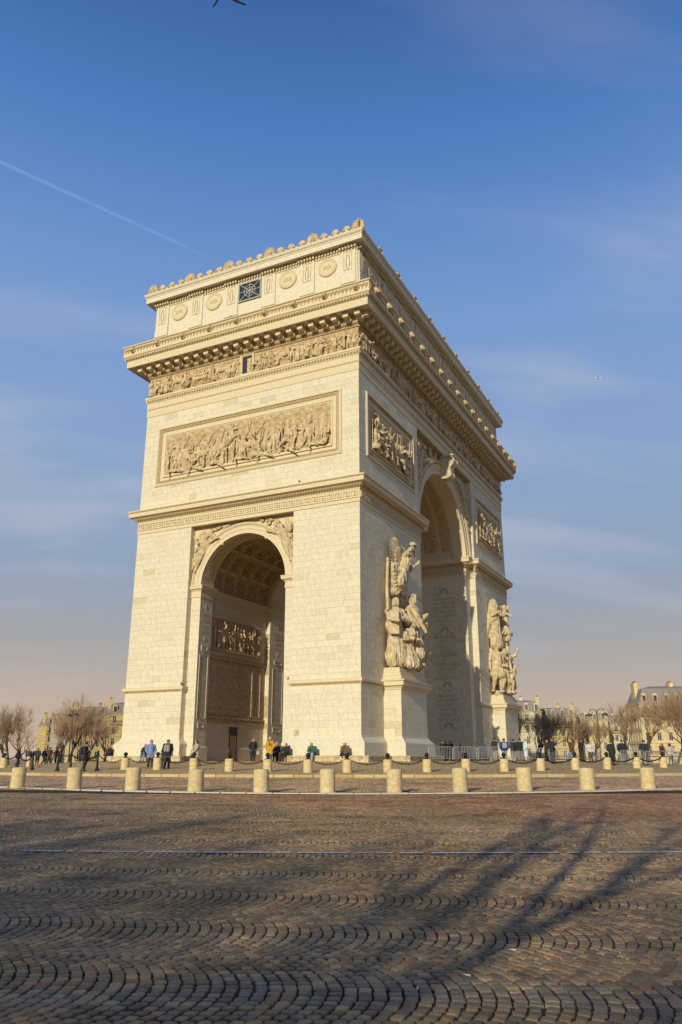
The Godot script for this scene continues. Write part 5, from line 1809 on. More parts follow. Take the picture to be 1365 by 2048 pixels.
# right group: warriors under a winged, shouting figure
func group_departure() -> void:
	var o := Vector3(W - 7.0, 7.05, 0.55)
	var base := MB.new()
	var rock := PackedFloat32Array()
	rock.append_array(cap(Vector3(-2.4, 0.1, 0.1), 0.4, Vector3(2.4, 0.1, 0.1), 0.4))
	rock.append_array(cap(Vector3(-2.0, 2.0, -0.5), 0.5, Vector3(1.9, 2.0, -0.5), 0.5))
	rock.append_array(cap(Vector3(-1.9, 5.0, -0.5), 0.5, Vector3(1.8, 5.2, -0.5), 0.5))
	rock.append_array(cap(Vector3(-1.7, 8.6, -0.4), 0.5, Vector3(1.2, 8.4, -0.4), 0.45))
	base.blob(rock, 0.09, 0.25, 0.03, 7.0)
	var part := inst("sculpture_group", base.mesh(M.statue), arch, o - arch.position)
	part.set_meta("label", "towering sculpture group of warriors under a shouting winged figure on far pedestal")
	var up_arm := {er = Vector3(0.2, 0.94, 0.02), hr = Vector3(0.26, 1.12, 0.06), el = Vector3(-0.22, 0.74, 0.08), hl = Vector3(-0.34, 0.66, 0.12)}
	gfig(part, {helm = 1, cape = 0.1, kl = Vector3(-0.1, 0.3, 0.1), al = Vector3(-0.12, 0.04, 0.08), er = Vector3(0.2, 0.84, 0.08), hr = Vector3(0.26, 0.98, 0.12)}, Vector3(0.2, 0.3, 0.8), 5.3, -0.3, 0.02)
	gfig(part, {kl = Vector3(-0.12, 0.29, 0.08), al = Vector3(-0.16, 0.04, 0.04), el = Vector3(-0.2, 0.7, 0.1), hl = Vector3(-0.08, 0.76, 0.2)}, Vector3(1.7, 0.3, 0.75), 4.4, 0.2, 0.0)
	gfig(part, {helm = 1, hl = Vector3(-0.12, 0.6, 0.2), kl = Vector3(-0.12, 0.28, 0.1), al = Vector3(-0.16, 0.04, 0.02), ar = Vector3(0.12, 0.04, -0.08), cape = 0.05}, Vector3(-1.2, 0.25, 0.8), 4.9, -0.6, 0.015)
	gfig(part, {cape = -0.1, hr = Vector3(0.1, 0.72, 0.16), kl = Vector3(-0.1, 0.29, 0.08), al = Vector3(-0.14, 0.04, 0.05), robe = 0.36}, Vector3(-2.2, 0.3, 0.2), 5.4, -0.9, 0.03)
	gfig(part, {hip = Vector3(0, 0.34, 0), ch = Vector3(0.03, 0.56, 0.08), hd = Vector3(0.05, 0.7, 0.16), kl = Vector3(-0.14, 0.3, 0.16), al = Vector3(-0.12, 0.04, 0.12), kr = Vector3(0.12, 0.18, 0.1), ar = Vector3(0.14, 0.04, -0.1)}, Vector3(-0.6, 0.2, 1.15), 4.2, -0.2, 0.0)
	gfig(part, {helm = 1, er = Vector3(0.22, 0.8, 0.1), hr = Vector3(0.12, 0.9, 0.2)}, Vector3(1.9, 2.9, 0.1), 5.0, 0.4, 0.02)
	# veiled figure at the upper left
	gfig(part, {robe = 0.05, cape = -0.1, el = Vector3(-0.18, 0.7, 0.08), hl = Vector3(-0.08, 0.76, 0.18), er = Vector3(0.18, 0.7, 0.08), hr = Vector3(0.08, 0.7, 0.2)}, Vector3(-1.9, 5.4, 0.15), 5.2, -0.4, 0.05, 0.0, cap(Vector3(-0.1, 5.2, -0.1), 0.42, Vector3(-0.3, 3.4, -0.2), 0.6))
	# the shouting genius with raised hand
	for w in [[Vector3(0.7, 9.6, -0.1), 1.7, 3.1, 2.1, 10], [Vector3(1.5, 9.5, -0.1), 0.1, 1.0, 1.5, 7]]:
		var wb := MB.new()
		wb.blob(wing(w[0], w[1], w[2], w[3], w[4], -0.15), 0.05, 0.04)
		inst("wing", wb.mesh(M.statue), part)
	gfig(part, {er = Vector3(0.24, 0.9, 0.06), hr = Vector3(0.34, 1.08, 0.1), el = Vector3(-0.2, 0.76, 0.1), hl = Vector3(-0.3, 0.68, 0.2), helm = 1, robe = 0.24, kl = Vector3(-0.14, 0.3, 0.1), al = Vector3(-0.2, 0.1, 0.0)}, Vector3(1.1, 6.0, 0.45), 4.7, 0.2, 0.05, -0.05)
	gfig(part, {el = Vector3(-0.22, 0.74, 0.08), hl = Vector3(-0.1, 0.86, 0.16)}, Vector3(-0.2, 3.6, 0.35), 4.4, -0.3, 0.02, 0.0, cap(Vector3(0.9, 3.2, 0.45), 0.5, Vector3(0.95, 3.3, 0.5), 0.45))

# ---------------------------------------------------------------- the place
var eye_az := 0.0
func polar(r: float, s: float, y := 0.0) -> Vector3:
	# s: metres to the right of the line from the arch's middle to the photographer, along the circle of radius r
	var a := s / r
	var fw := Vector2(-53.9 - ROAD_C.x, 25.03 - ROAD_C.y).normalized()
	var d := fw.rotated(-a)
	return Vector3(ROAD_C.x + d.x * r, y, ROAD_C.y + d.y * r)

func polar_dir(r: float, s: float) -> Vector2:
	var fw := Vector2(-53.9 - ROAD_C.x, 25.03 - ROAD_C.y).normalized()
	return fw.rotated(-s / r)

func ring_sheet(mb: MB, radii: Array, seg: int, hf: Callable, dy: float) -> void:
	for i in radii.size() - 1:
		var r0: float = radii[i]
		var r1: float = radii[i + 1]
		var y0: float = hf.call(r0) + dy
		var y1: float = hf.call(r1) + dy
		for k in seg:
			var a := TAU * k / seg
			var b := TAU * (k + 1) / seg
			var p := Vector3(ROAD_C.x + cos(a) * r0, y0, ROAD_C.y + sin(a) * r0)
			var q := Vector3(ROAD_C.x + cos(b) * r0, y0, ROAD_C.y + sin(b) * r0)
			var s := Vector3(ROAD_C.x + cos(b) * r1, y1, ROAD_C.y + sin(b) * r1)
			var t := Vector3(ROAD_C.x + cos(a) * r1, y1, ROAD_C.y + sin(a) * r1)
			mb.quad(q, p, t, s)

func build_ground() -> void:
	# far ground
	var g := MB.new()
	ring_sheet(g, [118.0, 160.0, 220.0, 300.0, 500.0, 700.0, 1500.0, 3000.0], 96, profile, -0.02)
	var go := inst("ground", g.mesh(M.land), self)
	tag(go, "dull brown ground stretching away under the far trees and houses", "ground", "", "structure")
	# carriageway; under the setts near the viewer lies a darker bed of sand
	var r := MB.new()
	ring_sheet(r, [38.9, 42.0, 46.0, 52.5, 58.0, 65.0, 72.0, 78.0, 84.0, 95.0, 110.0, 118.2], 220, profile, -0.03)
	var road := inst("road", r.mesh(M.road), self)
	tag(road, "round carriageway of dark granite setts laid in fans", "road", "", "structure")
	var bed := MB.new()
	var rr := 81.2
	while rr > 39.1:
		var r1 := maxf(rr - 1.9, 39.0)
		var h0 := (84.3 - rr) * 0.47 + 3.3
		var h1 := (84.3 - r1) * 0.47 + 3.3
		for k in 12:
			var t0 := k / 6.0 - 1.0
			var t1 := (k + 1) / 6.0 - 1.0
			bed.quad(polar(rr, h0 * t0, profile(rr)), polar(rr, h0 * t1, profile(rr)), polar(r1, h1 * t1, profile(r1)), polar(r1, h1 * t0, profile(r1)))
		rr -= 1.9
	inst("sand_bed", bed.mesh(M.joint), road)
	build_setts(road)
	build_edging(road)
	# island
	var p := MB.new()
	ring_sheet(p, [0.5, 14.0, 25.0, 29.0, 34.0, 38.85], 200, island, 0.0)
	var isl := inst("island_pavement", p.mesh(M.pave), self)
	tag(isl, "sandy coloured paved island round the arch behind the kerb", "pavement", "", "structure")
	# kerb of separate stones
	var kerb := MB.new()
	var kh := island(39.0)
	kerb.cbox(Vector3(0, kh - 0.13, 0), Vector3(1.09, 0.30, 0.34), 0.025)
	var km := []
	for t in [Color(1, 1, 1), Color(0.9, 0.86, 0.8), Color(1.05, 1.0, 0.92), Color(0.8, 0.74, 0.66)]:
		var b := MB.new()
		b.col = t
		b.cbox(Vector3(0, kh - 0.13, 0), Vector3(1.085, 0.30, 0.34), 0.025)
		km.append(b.mesh(M.kerb))
	rng.seed = 5
	var n := int(TAU * 39.02 / 1.1)
	var kn := Node3D.new()
	kn.name = "kerb"
	add_child(kn)
	kn.position = Vector3(ROAD_C.x, 0, ROAD_C.y)
	tag(kn, "low ring of yellowish kerb stones edging the island", "kerb", "", "structure")
	var far_t := []
	for k in n:
		var s := (k + 0.5) * TAU * 39.02 / n - PI * 39.02
		var at := polar(39.02, s)
		var d := polar_dir(39.02, s)
		var bas := Basis(Vector3(-d.y, 0, d.x), Vector3.UP, Vector3(-d.x, 0, -d.y))
		bas = Basis(Vector3.UP, atan2(d.x, d.y))
		if absf(s) < 34.0: inst("kerb_stone", km[rng.randi_range(0, 3)], kn, at - kn.position + Vector3(0, rng.randf_range(-0.008, 0.004), 0), bas)
		else: far_t.append(Transform3D(bas, at - kn.position))
	copies("far_kerb_stones", km[0], kn, far_t)

# low pale edging on which the front bollards stand
func build_edging(road: Node3D) -> void:
	var b := MB.new()
	b.cbox(Vector3(0, 0, 0), Vector3(0.985, 0.12, 0.24), 0.012)
	var m := b.mesh(M.edging)
	var s := -26.0
	while s < 26.0:
		var r := 53.75 - 0.0118 * s * s
		var r2 := 53.75 - 0.0118 * (s + 1.0) * (s + 1.0)
		var p := polar(r, s)
		var q := polar(r2, s + 1.0)
		var d := q - p
		inst("edging_stone", m, road, Vector3((p.x + q.x) * 0.5, profile((r + r2) * 0.5) - 0.012 + rng.randf_range(-0.004, 0.003), (p.z + q.z) * 0.5), Basis(Vector3.UP, -atan2(d.z, d.x)))
		s += 1.0

func sett_mesh(w: float, l: float, seed_: int, col: Color) -> ArrayMesh:
	var rg := RandomNumberGenerator.new()
	rg.seed = seed_
	var mb := MB.new()
	mb.col = col
	var c := []
	for q in [Vector2(-1, -1), Vector2(1, -1), Vector2(1, 1), Vector2(-1, 1)]:
		c.append(Vector2(q.x * w * 0.5 + rg.randf_range(-0.006, 0.006), q.y * l * 0.5 + rg.randf_range(-0.006, 0.006)))
	# octagon rings: foot, shoulder, top
	var rings := []
	for lv in [[1.0, -0.05, 0.10], [0.99, 0.008, 0.13], [0.945, 0.0165, 0.16], [0.80, 0.0205, 0.2]]:
		var ring := []
		for k in 4:
			var a: Vector2 = c[k]
			var pr: Vector2 = c[(k + 3) % 4]
			var nx: Vector2 = c[(k + 1) % 4]
			for e in [pr, nx]:
				var q2: Vector2 = a.lerp(e, lv[2]) * lv[0]
				ring.append(Vector3(q2.x, lv[1] + rg.randf_range(-0.002, 0.002), q2.y))
		rings.append(ring)
	for i in rings.size() - 1:
		for k in 8:
			var k2 := (k + 1) % 8
			mb.quad(rings[i][k2], rings[i][k], rings[i + 1][k], rings[i + 1][k2])
	for k in 6: mb.tri(rings[3][0], rings[3][k + 2], rings[3][k + 1])
	return mb.mesh(M.granite)

func build_setts(road: Node3D) -> void:
	rng.seed = 1234
	var tones := []
	var shapes := 4
	var pal := [Color(0.374, 0.284, 0.193), Color(0.309, 0.237, 0.164), Color(0.455, 0.341, 0.221), Color(0.260, 0.203, 0.149), Color(0.504, 0.361, 0.217), Color(0.341, 0.273, 0.205), Color(0.423, 0.255, 0.164), Color(0.585, 0.435, 0.276)]
	var white := []
	for s in shapes: white.append(sett_mesh(0.099, 0.103, 100 + s, Color.WHITE))
	var own := {}
	var spots := []
	var nz := FastNoiseLite.new()
	nz.seed = 9
	nz.frequency = 0.22
	nz.fractal_octaves = 3
	var patch := FastNoiseLite.new()
	patch.seed = 23
	patch.frequency = 0.35
	patch.fractal_octaves = 3
	var chord := 1.9
	var rb := 80.0
	var eye := Vector3(-53.9, 0.074, 25.03)
	while rb > 53.6:
		var g := 84.3 - rb
		var half := g * 0.47 + 3.2
		var rows := int(2.0 * half / 0.1075)
		var off := rng.randf() * 0.1
		var sag := 0.40
		var ra := (chord * chord * 0.25 + sag * sag) / (2.0 * sag)
		var ha := asin(chord * 0.5 / ra)
		var per := 20
		for j in rows:
			var s0 := -half + j * 0.1075 + off
			for q in per:
				var ph := ((q + 0.5) / per * 2.0 - 1.0) * ha
				var r := rb - ra * sin(ph)
				var s := s0 + ra * cos(ph) - (ra - sag)
				spots.append([r + rng.randf_range(-0.004, 0.004), s + rng.randf_range(-0.005, 0.005), ph, cos(ph)])
		rb -= chord
	# the strip between the two rows of bollards, laid in plain rows
	var rr := 52.2
	while rr > 39.3:
		var half := (84.3 - rr) * 0.47 + 3.0
		var n := int(2.0 * half / 0.17)
		var o2 := rng.randf() * 0.17
		for j in n: spots.append([rr + rng.randf_range(-0.01, 0.01), -half + j * 0.17 + o2, 0.0, 1.0])
		rr -= 0.17
	var mms := [[], [], [], []]
	var cols := [[], [], [], []]
	var order := []
	for i in spots.size():
		var sp: Array = spots[i]
		order.append(sp[0])
	var near := []
	for i in spots.size():
		if spots[i][0] > 75.5 and spots[i][0] < 78.4 and absf(spots[i][1]) < (84.3 - spots[i][0]) * 0.45: near.append([ -spots[i][0] + absf(spots[i][1]) * 0.25, i])
	near.sort()
	var nearest := {}
	for k in mini(300, near.size()): nearest[near[k][1]] = true
	for i in spots.size():
		var sp: Array = spots[i]
		var r: float = sp[0]
		var s: float = sp[1]
		var at := polar(r, s, profile(r))
		var d := polar_dir(r, s)
		var yaw: float = atan2(d.x, d.y) + sp[2] + rng.randf_range(-0.08, 0.08)
		var wide := r < 52.4
		var bas := Basis(Vector3.UP, yaw) * Basis(Vector3.RIGHT, rng.randf_range(-0.022, 0.022)) * Basis(Vector3.BACK, rng.randf_range(-0.022, 0.022))
		if wide: bas = bas * Basis.from_scale(Vector3(1.62, 1.0, 1.58))
		else: bas = bas * Basis.from_scale(Vector3(rng.randf_range(0.86, 1.01) * (0.25 + 0.75 * sp[3]), 1.0, rng.randf_range(0.80, 1.02)))
		var sunk := patch.get_noise_2d(at.x, at.z)
		at.y += rng.randf_range(-0.003, 0.003) - 0.011 * smoothstep(0.08, 0.4, sunk)
		var ti := rng.randi_range(0, 5)
		var x := rng.randf()
		if x < 0.06: ti = 6
		elif x < 0.13: ti = 7
		elif x < 0.22: ti = 3
		var c: Color = pal[ti]
		var big := nz.get_noise_2d(at.x, at.z)
		# relaid areas: a reddish one to the right before the bollards, greyer repairs
		var red := smoothstep(0.0, 1.2, (s - 1.5) * 0.35 - (r - 62.0) * 0.5 + big * 2.0) if r > 52.4 else 0.6 * smoothstep(-0.25, 0.3, big + (0.08 if s > 0 else -0.08))
		c = c.lerp(Color(c.r * 1.08, c.g * 0.88, c.b * 0.82), clampf(red, 0.0, 1.0))
		c = Color(c.r * 1.12, c.g * 1.0, c.b * 0.84)
		if wide: c = c * 1.5
		c = c * (1.0 + big * 0.4) * (1.0 - 0.35 * smoothstep(0.22, 0.5, patch.get_noise_2d(at.x * 1.7 + 40.0, at.z * 1.7)))
		c.a = 1.0
		var sh := i % 4
		if nearest.has(i):
			var key := "sett%d_%d" % [sh, ti]
			if not cache.has(key): cache[key] = sett_mesh(0.099, 0.103, 100 + sh, pal[ti])
			inst("sett", cache[key], road, at, bas)
		else:
			mms[sh].append(Transform3D(bas, at))
			cols[sh].append(c)
	for sh in 4:
		var mm := MultiMesh.new()
		mm.transform_format = MultiMesh.TRANSFORM_3D
		mm.use_colors = true
		mm.mesh = white[sh]
		mm.instance_count = mms[sh].size()
		for i in mms[sh].size():
			mm.set_instance_transform(i, mms[sh][i])
			mm.set_instance_color(i, cols[sh][i])
		var o := MultiMeshInstance3D.new()
		o.name = "sett_paving"
		o.multimesh = mm
		road.add_child(o, true)
		o.set_meta("kind", "stuff")
	# painted lines, worn through here and there
	for ln in [[70.15, 0.2, 13.0, 0.0]]:
		var pm := MB.new()
		var s: float = -ln[2]
		while s < ln[2]:
			var r0: float = ln[0] - ln[3] * s * s
			var st := rng.randf_range(0.06, 0.13)
			var wear := nz.get_noise_2d(s * 3.0, r0) * 0.5 + 0.5
			if rng.randf() > 0.10 + wear * 0.12:
				var h: float = ln[1] * rng.randf_range(0.42, 0.52)
				var y := profile(r0) + 0.0275
				pm.quad(polar(r0 + h, s, y), polar(r0 + h, s + st - 0.006, y), polar(r0 - h, s + st - 0.006, y), polar(r0 - h, s, y))
			s += st
		inst("lane_line", pm.mesh(M.paint), road)

# ---------------------------------------------------------------- bollards, chains, posts, barriers, lamps
const FRONT := [[-28.4, -2.95], [-27.83, -0.31], [-28.05, 3.0], [-27.75, 5.83], [-27.09, 8.39], [-26.2, 10.75], [-24.92, 12.94], [-23.16, 14.95], [-21.32, 17.0], [-19.36, 19.08], [-17.25, 21.17]]
const BACK := [[-12.68, -10.86], [-12.5, -8.4], [-12.75, -5.4], [-12.9, -2.7], [-12.69, -0.17], [-12.1, 2.2], [-11.31, 4.34], [-10.2, 6.4], [-8.71, 8.25], [-7.15, 10.1], [-5.5, 11.95], [-3.2, 13.6], [-0.6, 15.2], [2.1, 16.75], [5.4, 18.2], [8.97, 19.59]]

func ordinal(i: int) -> String:
	return ["first", "second", "third", "fourth", "fifth", "sixth", "seventh", "eighth", "ninth", "tenth", "eleventh", "twelfth", "thirteenth", "fourteenth", "fifteenth", "sixteenth"][i]

func build_bollards() -> void:
	rng.seed = 91
	# front row: squat domed drums of pale stone; one warm tint from top to foot, varied slightly per drum
	for i in FRONT.size():
		var mb := MB.new()
		var rr := 0.30 + rng.randf_range(-0.008, 0.008)
		var h := 0.86 + rng.randf_range(-0.02, 0.03)
		mb.col = Color(1, 1, 1) * rng.randf_range(0.93, 1.03)
		mb.col.a = 1.0
		mb.lathe(Vector3.ZERO, pv([[rr * 1.02, -0.15], [rr * 1.02, 0.0], [rr, 0.2], [rr * 0.995, h - 0.09], [rr * 0.975, h - 0.045], [rr * 0.90, h - 0.012], [rr * 0.6, h + 0.012], [0.0, h + 0.02]]), 28)
		var o := inst(numbered("stone_bollard"), mb.mesh(M.bollard), self, Vector3(FRONT[i][0], ground_y(FRONT[i][0], FRONT[i][1]), FRONT[i][1]), Basis(Vector3.RIGHT, rng.randf_range(-0.025, 0.025)) * Basis(Vector3.BACK, rng.randf_range(-0.02, 0.02)) * Basis(Vector3.UP, i))
		tag(o, "squat pale stone bollard on the white line, %s from the left in the front row" % ordinal(i), "bollard", "stone bollards along the outer white line")
	# back row: shorter drums with an iron ball and chains
	var shaft := MB.new()
	shaft.lathe(Vector3.ZERO, pv([[0.265, -0.2], [0.265, 0.66], [0.255, 0.70], [0.23, 0.715], [0.0, 0.72]]), 24)
	var cap_ := MB.new()
	cap_.lathe(Vector3(0, 0.715, 0), pv([[0.17, 0.0], [0.17, 0.03], [0.10, 0.045], [0.06, 0.08], [0.06, 0.10]]), 16)
	cap_.ball(Vector3(0, 0.94, 0), Vector3(0.135, 0.135, 0.135), 10, 14)
	var sm := shaft.mesh(M.bollard)
	var cm := cap_.mesh(M.iron)
	for i in BACK.size():
		var p := Vector3(BACK[i][0], stand_y(BACK[i][0], BACK[i][1]), BACK[i][1])
		var t := thing("chain_bollard", p, i * 0.7, "stone bollard with black iron ball, %s from the left in the chained row" % ordinal(i), "bollard", "chained bollards with iron balls")
		inst("shaft", sm, t)
		inst("iron_ball", cm, t)
	for i in BACK.size() - 1:
		var a := Vector3(BACK[i][0], stand_y(BACK[i][0], BACK[i][1]) + 0.78, BACK[i][1])
		var b := Vector3(BACK[i + 1][0], stand_y(BACK[i + 1][0], BACK[i + 1][1]) + 0.78, BACK[i + 1][1])
		chain(a, b, 0.34, 0.11, "black iron chain hanging between %s and %s bollards of the chained row" % [ordinal(i), ordinal(i + 1)])
	# stone bollards further left along the ring
	for q in [[-8.7, -26.31, "stone bollard with black iron ball at the far left edge"], [-7.71, -24.6, "stone bollard behind the black iron posts on the left"]]:
		var t := thing("chain_bollard", Vector3(q[0], stand_y(q[0], q[1]), q[1]), 0.0, q[2], "bollard", "chained bollards with iron balls")
		inst("shaft", sm, t)
		inst("iron_ball", cm, t)
	# slim iron posts
	var post := MB.new()
	post.lathe(Vector3.ZERO, pv([[0.15, -0.1], [0.15, 0.04], [0.12, 0.10], [0.085, 0.2], [0.07, 0.35], [0.062, 0.8], [0.06, 0.98], [0.085, 1.0], [0.085, 1.03], [0.06, 1.06], [0.05, 1.09]]), 14)
	post.ball(Vector3(0, 1.15, 0), Vector3(0.08, 0.08, 0.08), 8, 10)
	var pm := post.mesh(M.iron)
	var posts := [[-9.2, -24.3, "leftmost slim black iron post"], [-13.3, -18.34, "second slim black iron post from the left"], [-14.46, -14.87, "third slim black iron post from the left"], [-13.92, -14.3, "slim black iron post just left of the walking man"], [-14.3, -11.69, "slim black iron post just right of the walking man"]]
	var tops := []
	for q in posts:
		var y := stand_y(q[0], q[1])
		var o := inst(numbered("iron_post"), pm, self, Vector3(q[0], y, q[1]))
		tag(o, q[2], "post", "slim iron posts")
		tops.append(Vector3(q[0], y + 1.0, q[1]))
	chain(Vector3(-8.7, stand_y(-8.7, -26.31) + 0.78, -26.31), tops[0], 0.25, 0.1, "iron chain from the far left bollard to the leftmost post")
	chain(tops[0], tops[1], 0.45, 0.1, "long iron chain between the two leftmost posts")
	chain(tops[2], tops[3], 0.1, 0.1, "short iron chain between the third and fourth posts")
	chain(tops[3], tops[4], 0.35, 0.1, "iron chain passing before the walking man")
	chain(tops[4], Vector3(BACK[0][0], stand_y(BACK[0][0], BACK[0][1]) + 0.78, BACK[0][1]), 0.4, 0.11, "iron chain from the last post to the first stone bollard")
	# one low post by the passage
	var lp := inst(numbered("iron_post"), pm, self, Vector3(-2.6, stand_y(-2.6, -9.6), -9.6), Basis.from_scale(Vector3(0.9, 0.75, 0.9)))
	tag(lp, "low black post standing alone before the small passage", "post", "slim iron posts")

func chain(a: Vector3, b: Vector3, sag: float, link: float, label: String) -> void:
	if not cache.has("link"):
		var mb := MB.new()
		var pts := PackedVector3Array()
		var rad := PackedFloat32Array()
		for k in 13:
			var t := TAU * k / 12
			pts.append(Vector3(cos(t) * 0.075, sin(t) * 0.042, 0))
			rad.append(0.016)
		mb.tube(pts, rad, 6, false)
		cache.link = mb
	var src: MB = cache.link
	var n := int(a.distance_to(b) * 1.08 / link)
	var mid := (a + b) * 0.5
	var out := MB.new()
	for i in n:
		var t := (i + 0.5) / n
		var p := a.lerp(b, t)
		p.y -= sag * 4.0 * t * (1.0 - t)
		var q := a.lerp(b, t + 0.01)
		q.y -= sag * 4.0 * (t + 0.01) * (1.0 - t - 0.01)
		var d := (q - p).normalized()
		var side := d.cross(Vector3.UP).normalized()
		var up := side.cross(d)
		var bas := Basis(d, up, side) if i % 2 == 0 else Basis(d, side, -up)
		var x := Transform3D(bas, p - mid)
		for v in src.v.size():
			out.v.append(x * src.v[v])
			out.n.append(bas * src.n[v])
			out.c.append(Color.WHITE)
	var o := inst(numbered("iron_chain"), out.mesh(M.iron), self, mid)
	tag(o, label, "chain", "iron chains round the island")

func barrier(x0: float, z0: float, x1: float, z1: float, label: String) -> void:
	var a := Vector3(x0, stand_y(x0, z0), z0)
	var b := Vector3(x1, stand_y(x1, z1), z1)
	var mid := (a + b) * 0.5
	var t := thing("crowd_barrier", mid, -atan2((b - a).z, (b - a).x), label, "barrier", "grey metal crowd barriers")
	var l := (b - a).length()
	var f := MB.new()
	var h := l * 0.5 - 0.02
	f.tube(PackedVector3Array([Vector3(-h, 0.12, 0), Vector3(-h, 0.98, 0), Vector3(-h + 0.06, 1.08, 0), Vector3(h - 0.06, 1.08, 0), Vector3(h, 0.98, 0), Vector3(h, 0.12, 0)]), PackedFloat32Array([0.024, 0.024, 0.024, 0.024, 0.024, 0.024]), 7)
	f.bar(Vector3(-h, 0.2, 0), Vector3(h, 0.2, 0), 0.02, 6)
	inst("frame", f.mesh(M.steel), t)
	var n := int(l / 0.125)
	if not cache.has("rail"):
		var r := MB.new()
		r.bar(Vector3(0, 0.2, 0), Vector3(0, 1.07, 0), 0.011, 5)
		cache.rail = r.mesh(M.steel)
		var ft := MB.new()
		ft.tube(PackedVector3Array([Vector3(0, 0.02, -0.3), Vector3(0, 0.12, -0.08), Vector3(0, 0.14, 0), Vector3(0, 0.12, 0.08), Vector3(0, 0.02, 0.3)]), PackedFloat32Array([0.02, 0.02, 0.02, 0.02, 0.02]), 6)
		cache.foot = ft.mesh(M.steel)
	for k in range(1, n): inst("bar", cache.rail, t, Vector3(-h + 2 * h * k / n, 0, 0))
	for s in [-0.7, 0.7]: inst("foot", cache.foot, t, Vector3(h * s, 0, 0))

func build_barriers() -> void:
	barrier(5.3, 3.2, 6.6, 4.7, "grey crowd barrier nearest the big pedestal")
	barrier(6.65, 4.76, 7.85, 6.25, "grey crowd barrier in the middle before the main arch")
	barrier(7.9, 6.31, 8.9, 7.75, "grey crowd barrier beside the group of three men")
	var a := Vector2(17.9, 5.7)
	var b := Vector2(21.6, 15.3)
	for k in 5:
		var p := a.lerp(b, k / 5.0)
		var q := a.lerp(b, (k + 0.96) / 5.0)
		barrier(p.x, p.y, q.x, q.y, "grey crowd barrier in the far line right of the arch, %s from the left" % ordinal(k))
	a = Vector2(10.0, 16.6)
	b = Vector2(13.6, 21.4)
	for k in 3:
		var p := a.lerp(b, k / 3.0)
		var q := a.lerp(b, (k + 0.96) / 3.0)
		barrier(p.x, p.y, q.x, q.y, "grey crowd barrier in the near line at the right edge, %s from the left" % ordinal(k))

func lamp_post(x: float, z: float, h: float, turn: float, label: String) -> void:
	var t := thing("street_lamp", Vector3(x, stand_y(x, z), z), turn, label, "street lamp", "twin-armed street lamps")
	var p := MB.new()
	p.lathe(Vector3.ZERO, pv([[0.28, 0.0], [0.28, 0.5], [0.2, 0.6], [0.15, 1.2], [0.12, 1.3], [0.10, h * 0.6], [0.08, h * 0.92], [0.12, h * 0.93], [0.12, h * 0.95], [0.05, h * 0.97], [0.0, h]]), 12)
	inst("post", p.mesh(M.lampmetal), t)
	for s in [-1.0, 1.0]:
		var a := MB.new()
		var pts := PackedVector3Array()
		var rad := PackedFloat32Array()
		for k in 11:
			var g := PI * k / 10.0
			pts.append(Vector3(s * (0.72 - 0.72 * cos(g)), h * 0.93 + sin(g) * 0.62, 0))
			rad.append(0.05)
		a.tube(pts, rad, 6)
		inst("arm", a.mesh(M.lampmetal), t)
		var l := MB.new()
		l.lathe(Vector3(s * 1.44, h * 0.93, 0), pv([[0.0, 0.05], [0.12, 0.02], [0.5, -0.16], [0.56, -0.26], [0.5, -0.26]]), 16)
		var sh := inst("lamp_shade", l.mesh(M.lampmetal), t)
		var gl := MB.new()
		gl.ball(Vector3(s * 1.44, h * 0.93 - 0.28, 0), Vector3(0.44, 0.16, 0.44), 6, 12)
		inst("glass", gl.mesh(flat(lin(0.5, 0.48, 0.42), 0.2)), sh)

func build_lamps() -> void:
	M.lampmetal = flat(lin(0.10, 0.05, 0.04), 0.5, 0.2)
	lamp_post(39.0, -66.9, 8.6, 1.1, "tall rusty red twin-armed street lamp left of the arch")
	lamp_post(74.7, 5.2, 8.6, 1.1, "tall rusty red twin-armed street lamp right of the arch")
	# a small lantern among the trees
	var t := thing("lantern_post", Vector3(45.0, stand_y(45.0, -74.0), -74.0), 0.0, "small dark lantern post among the bare trees on the left", "lantern")
	var p := MB.new()
	p.lathe(Vector3.ZERO, pv([[0.2, 0.0], [0.12, 0.4], [0.06, 1.0], [0.05, 3.6], [0.0, 3.7]]), 8)
	inst("post", p.mesh(M.iron), t)
	var g := MB.new()
	g.lathe(Vector3(0, 3.7, 0), pv([[0.12, 0.0], [0.26, 0.6], [0.3, 0.62], [0.05, 0.85], [0.0, 1.0]]), 6, false)
	inst("lantern", g.mesh(flat(lin(0.35, 0.35, 0.33), 0.3)), t)

# ---------------------------------------------------------------- people
func bone_set(b: PackedFloat32Array, ids: Array, grow: float) -> PackedFloat32Array:
	var o := PackedFloat32Array()
	for i in ids:
		for k in 8:
			var v := b[i * 8 + k]
			o.append(v + grow if k % 4 == 3 else v)
	return o

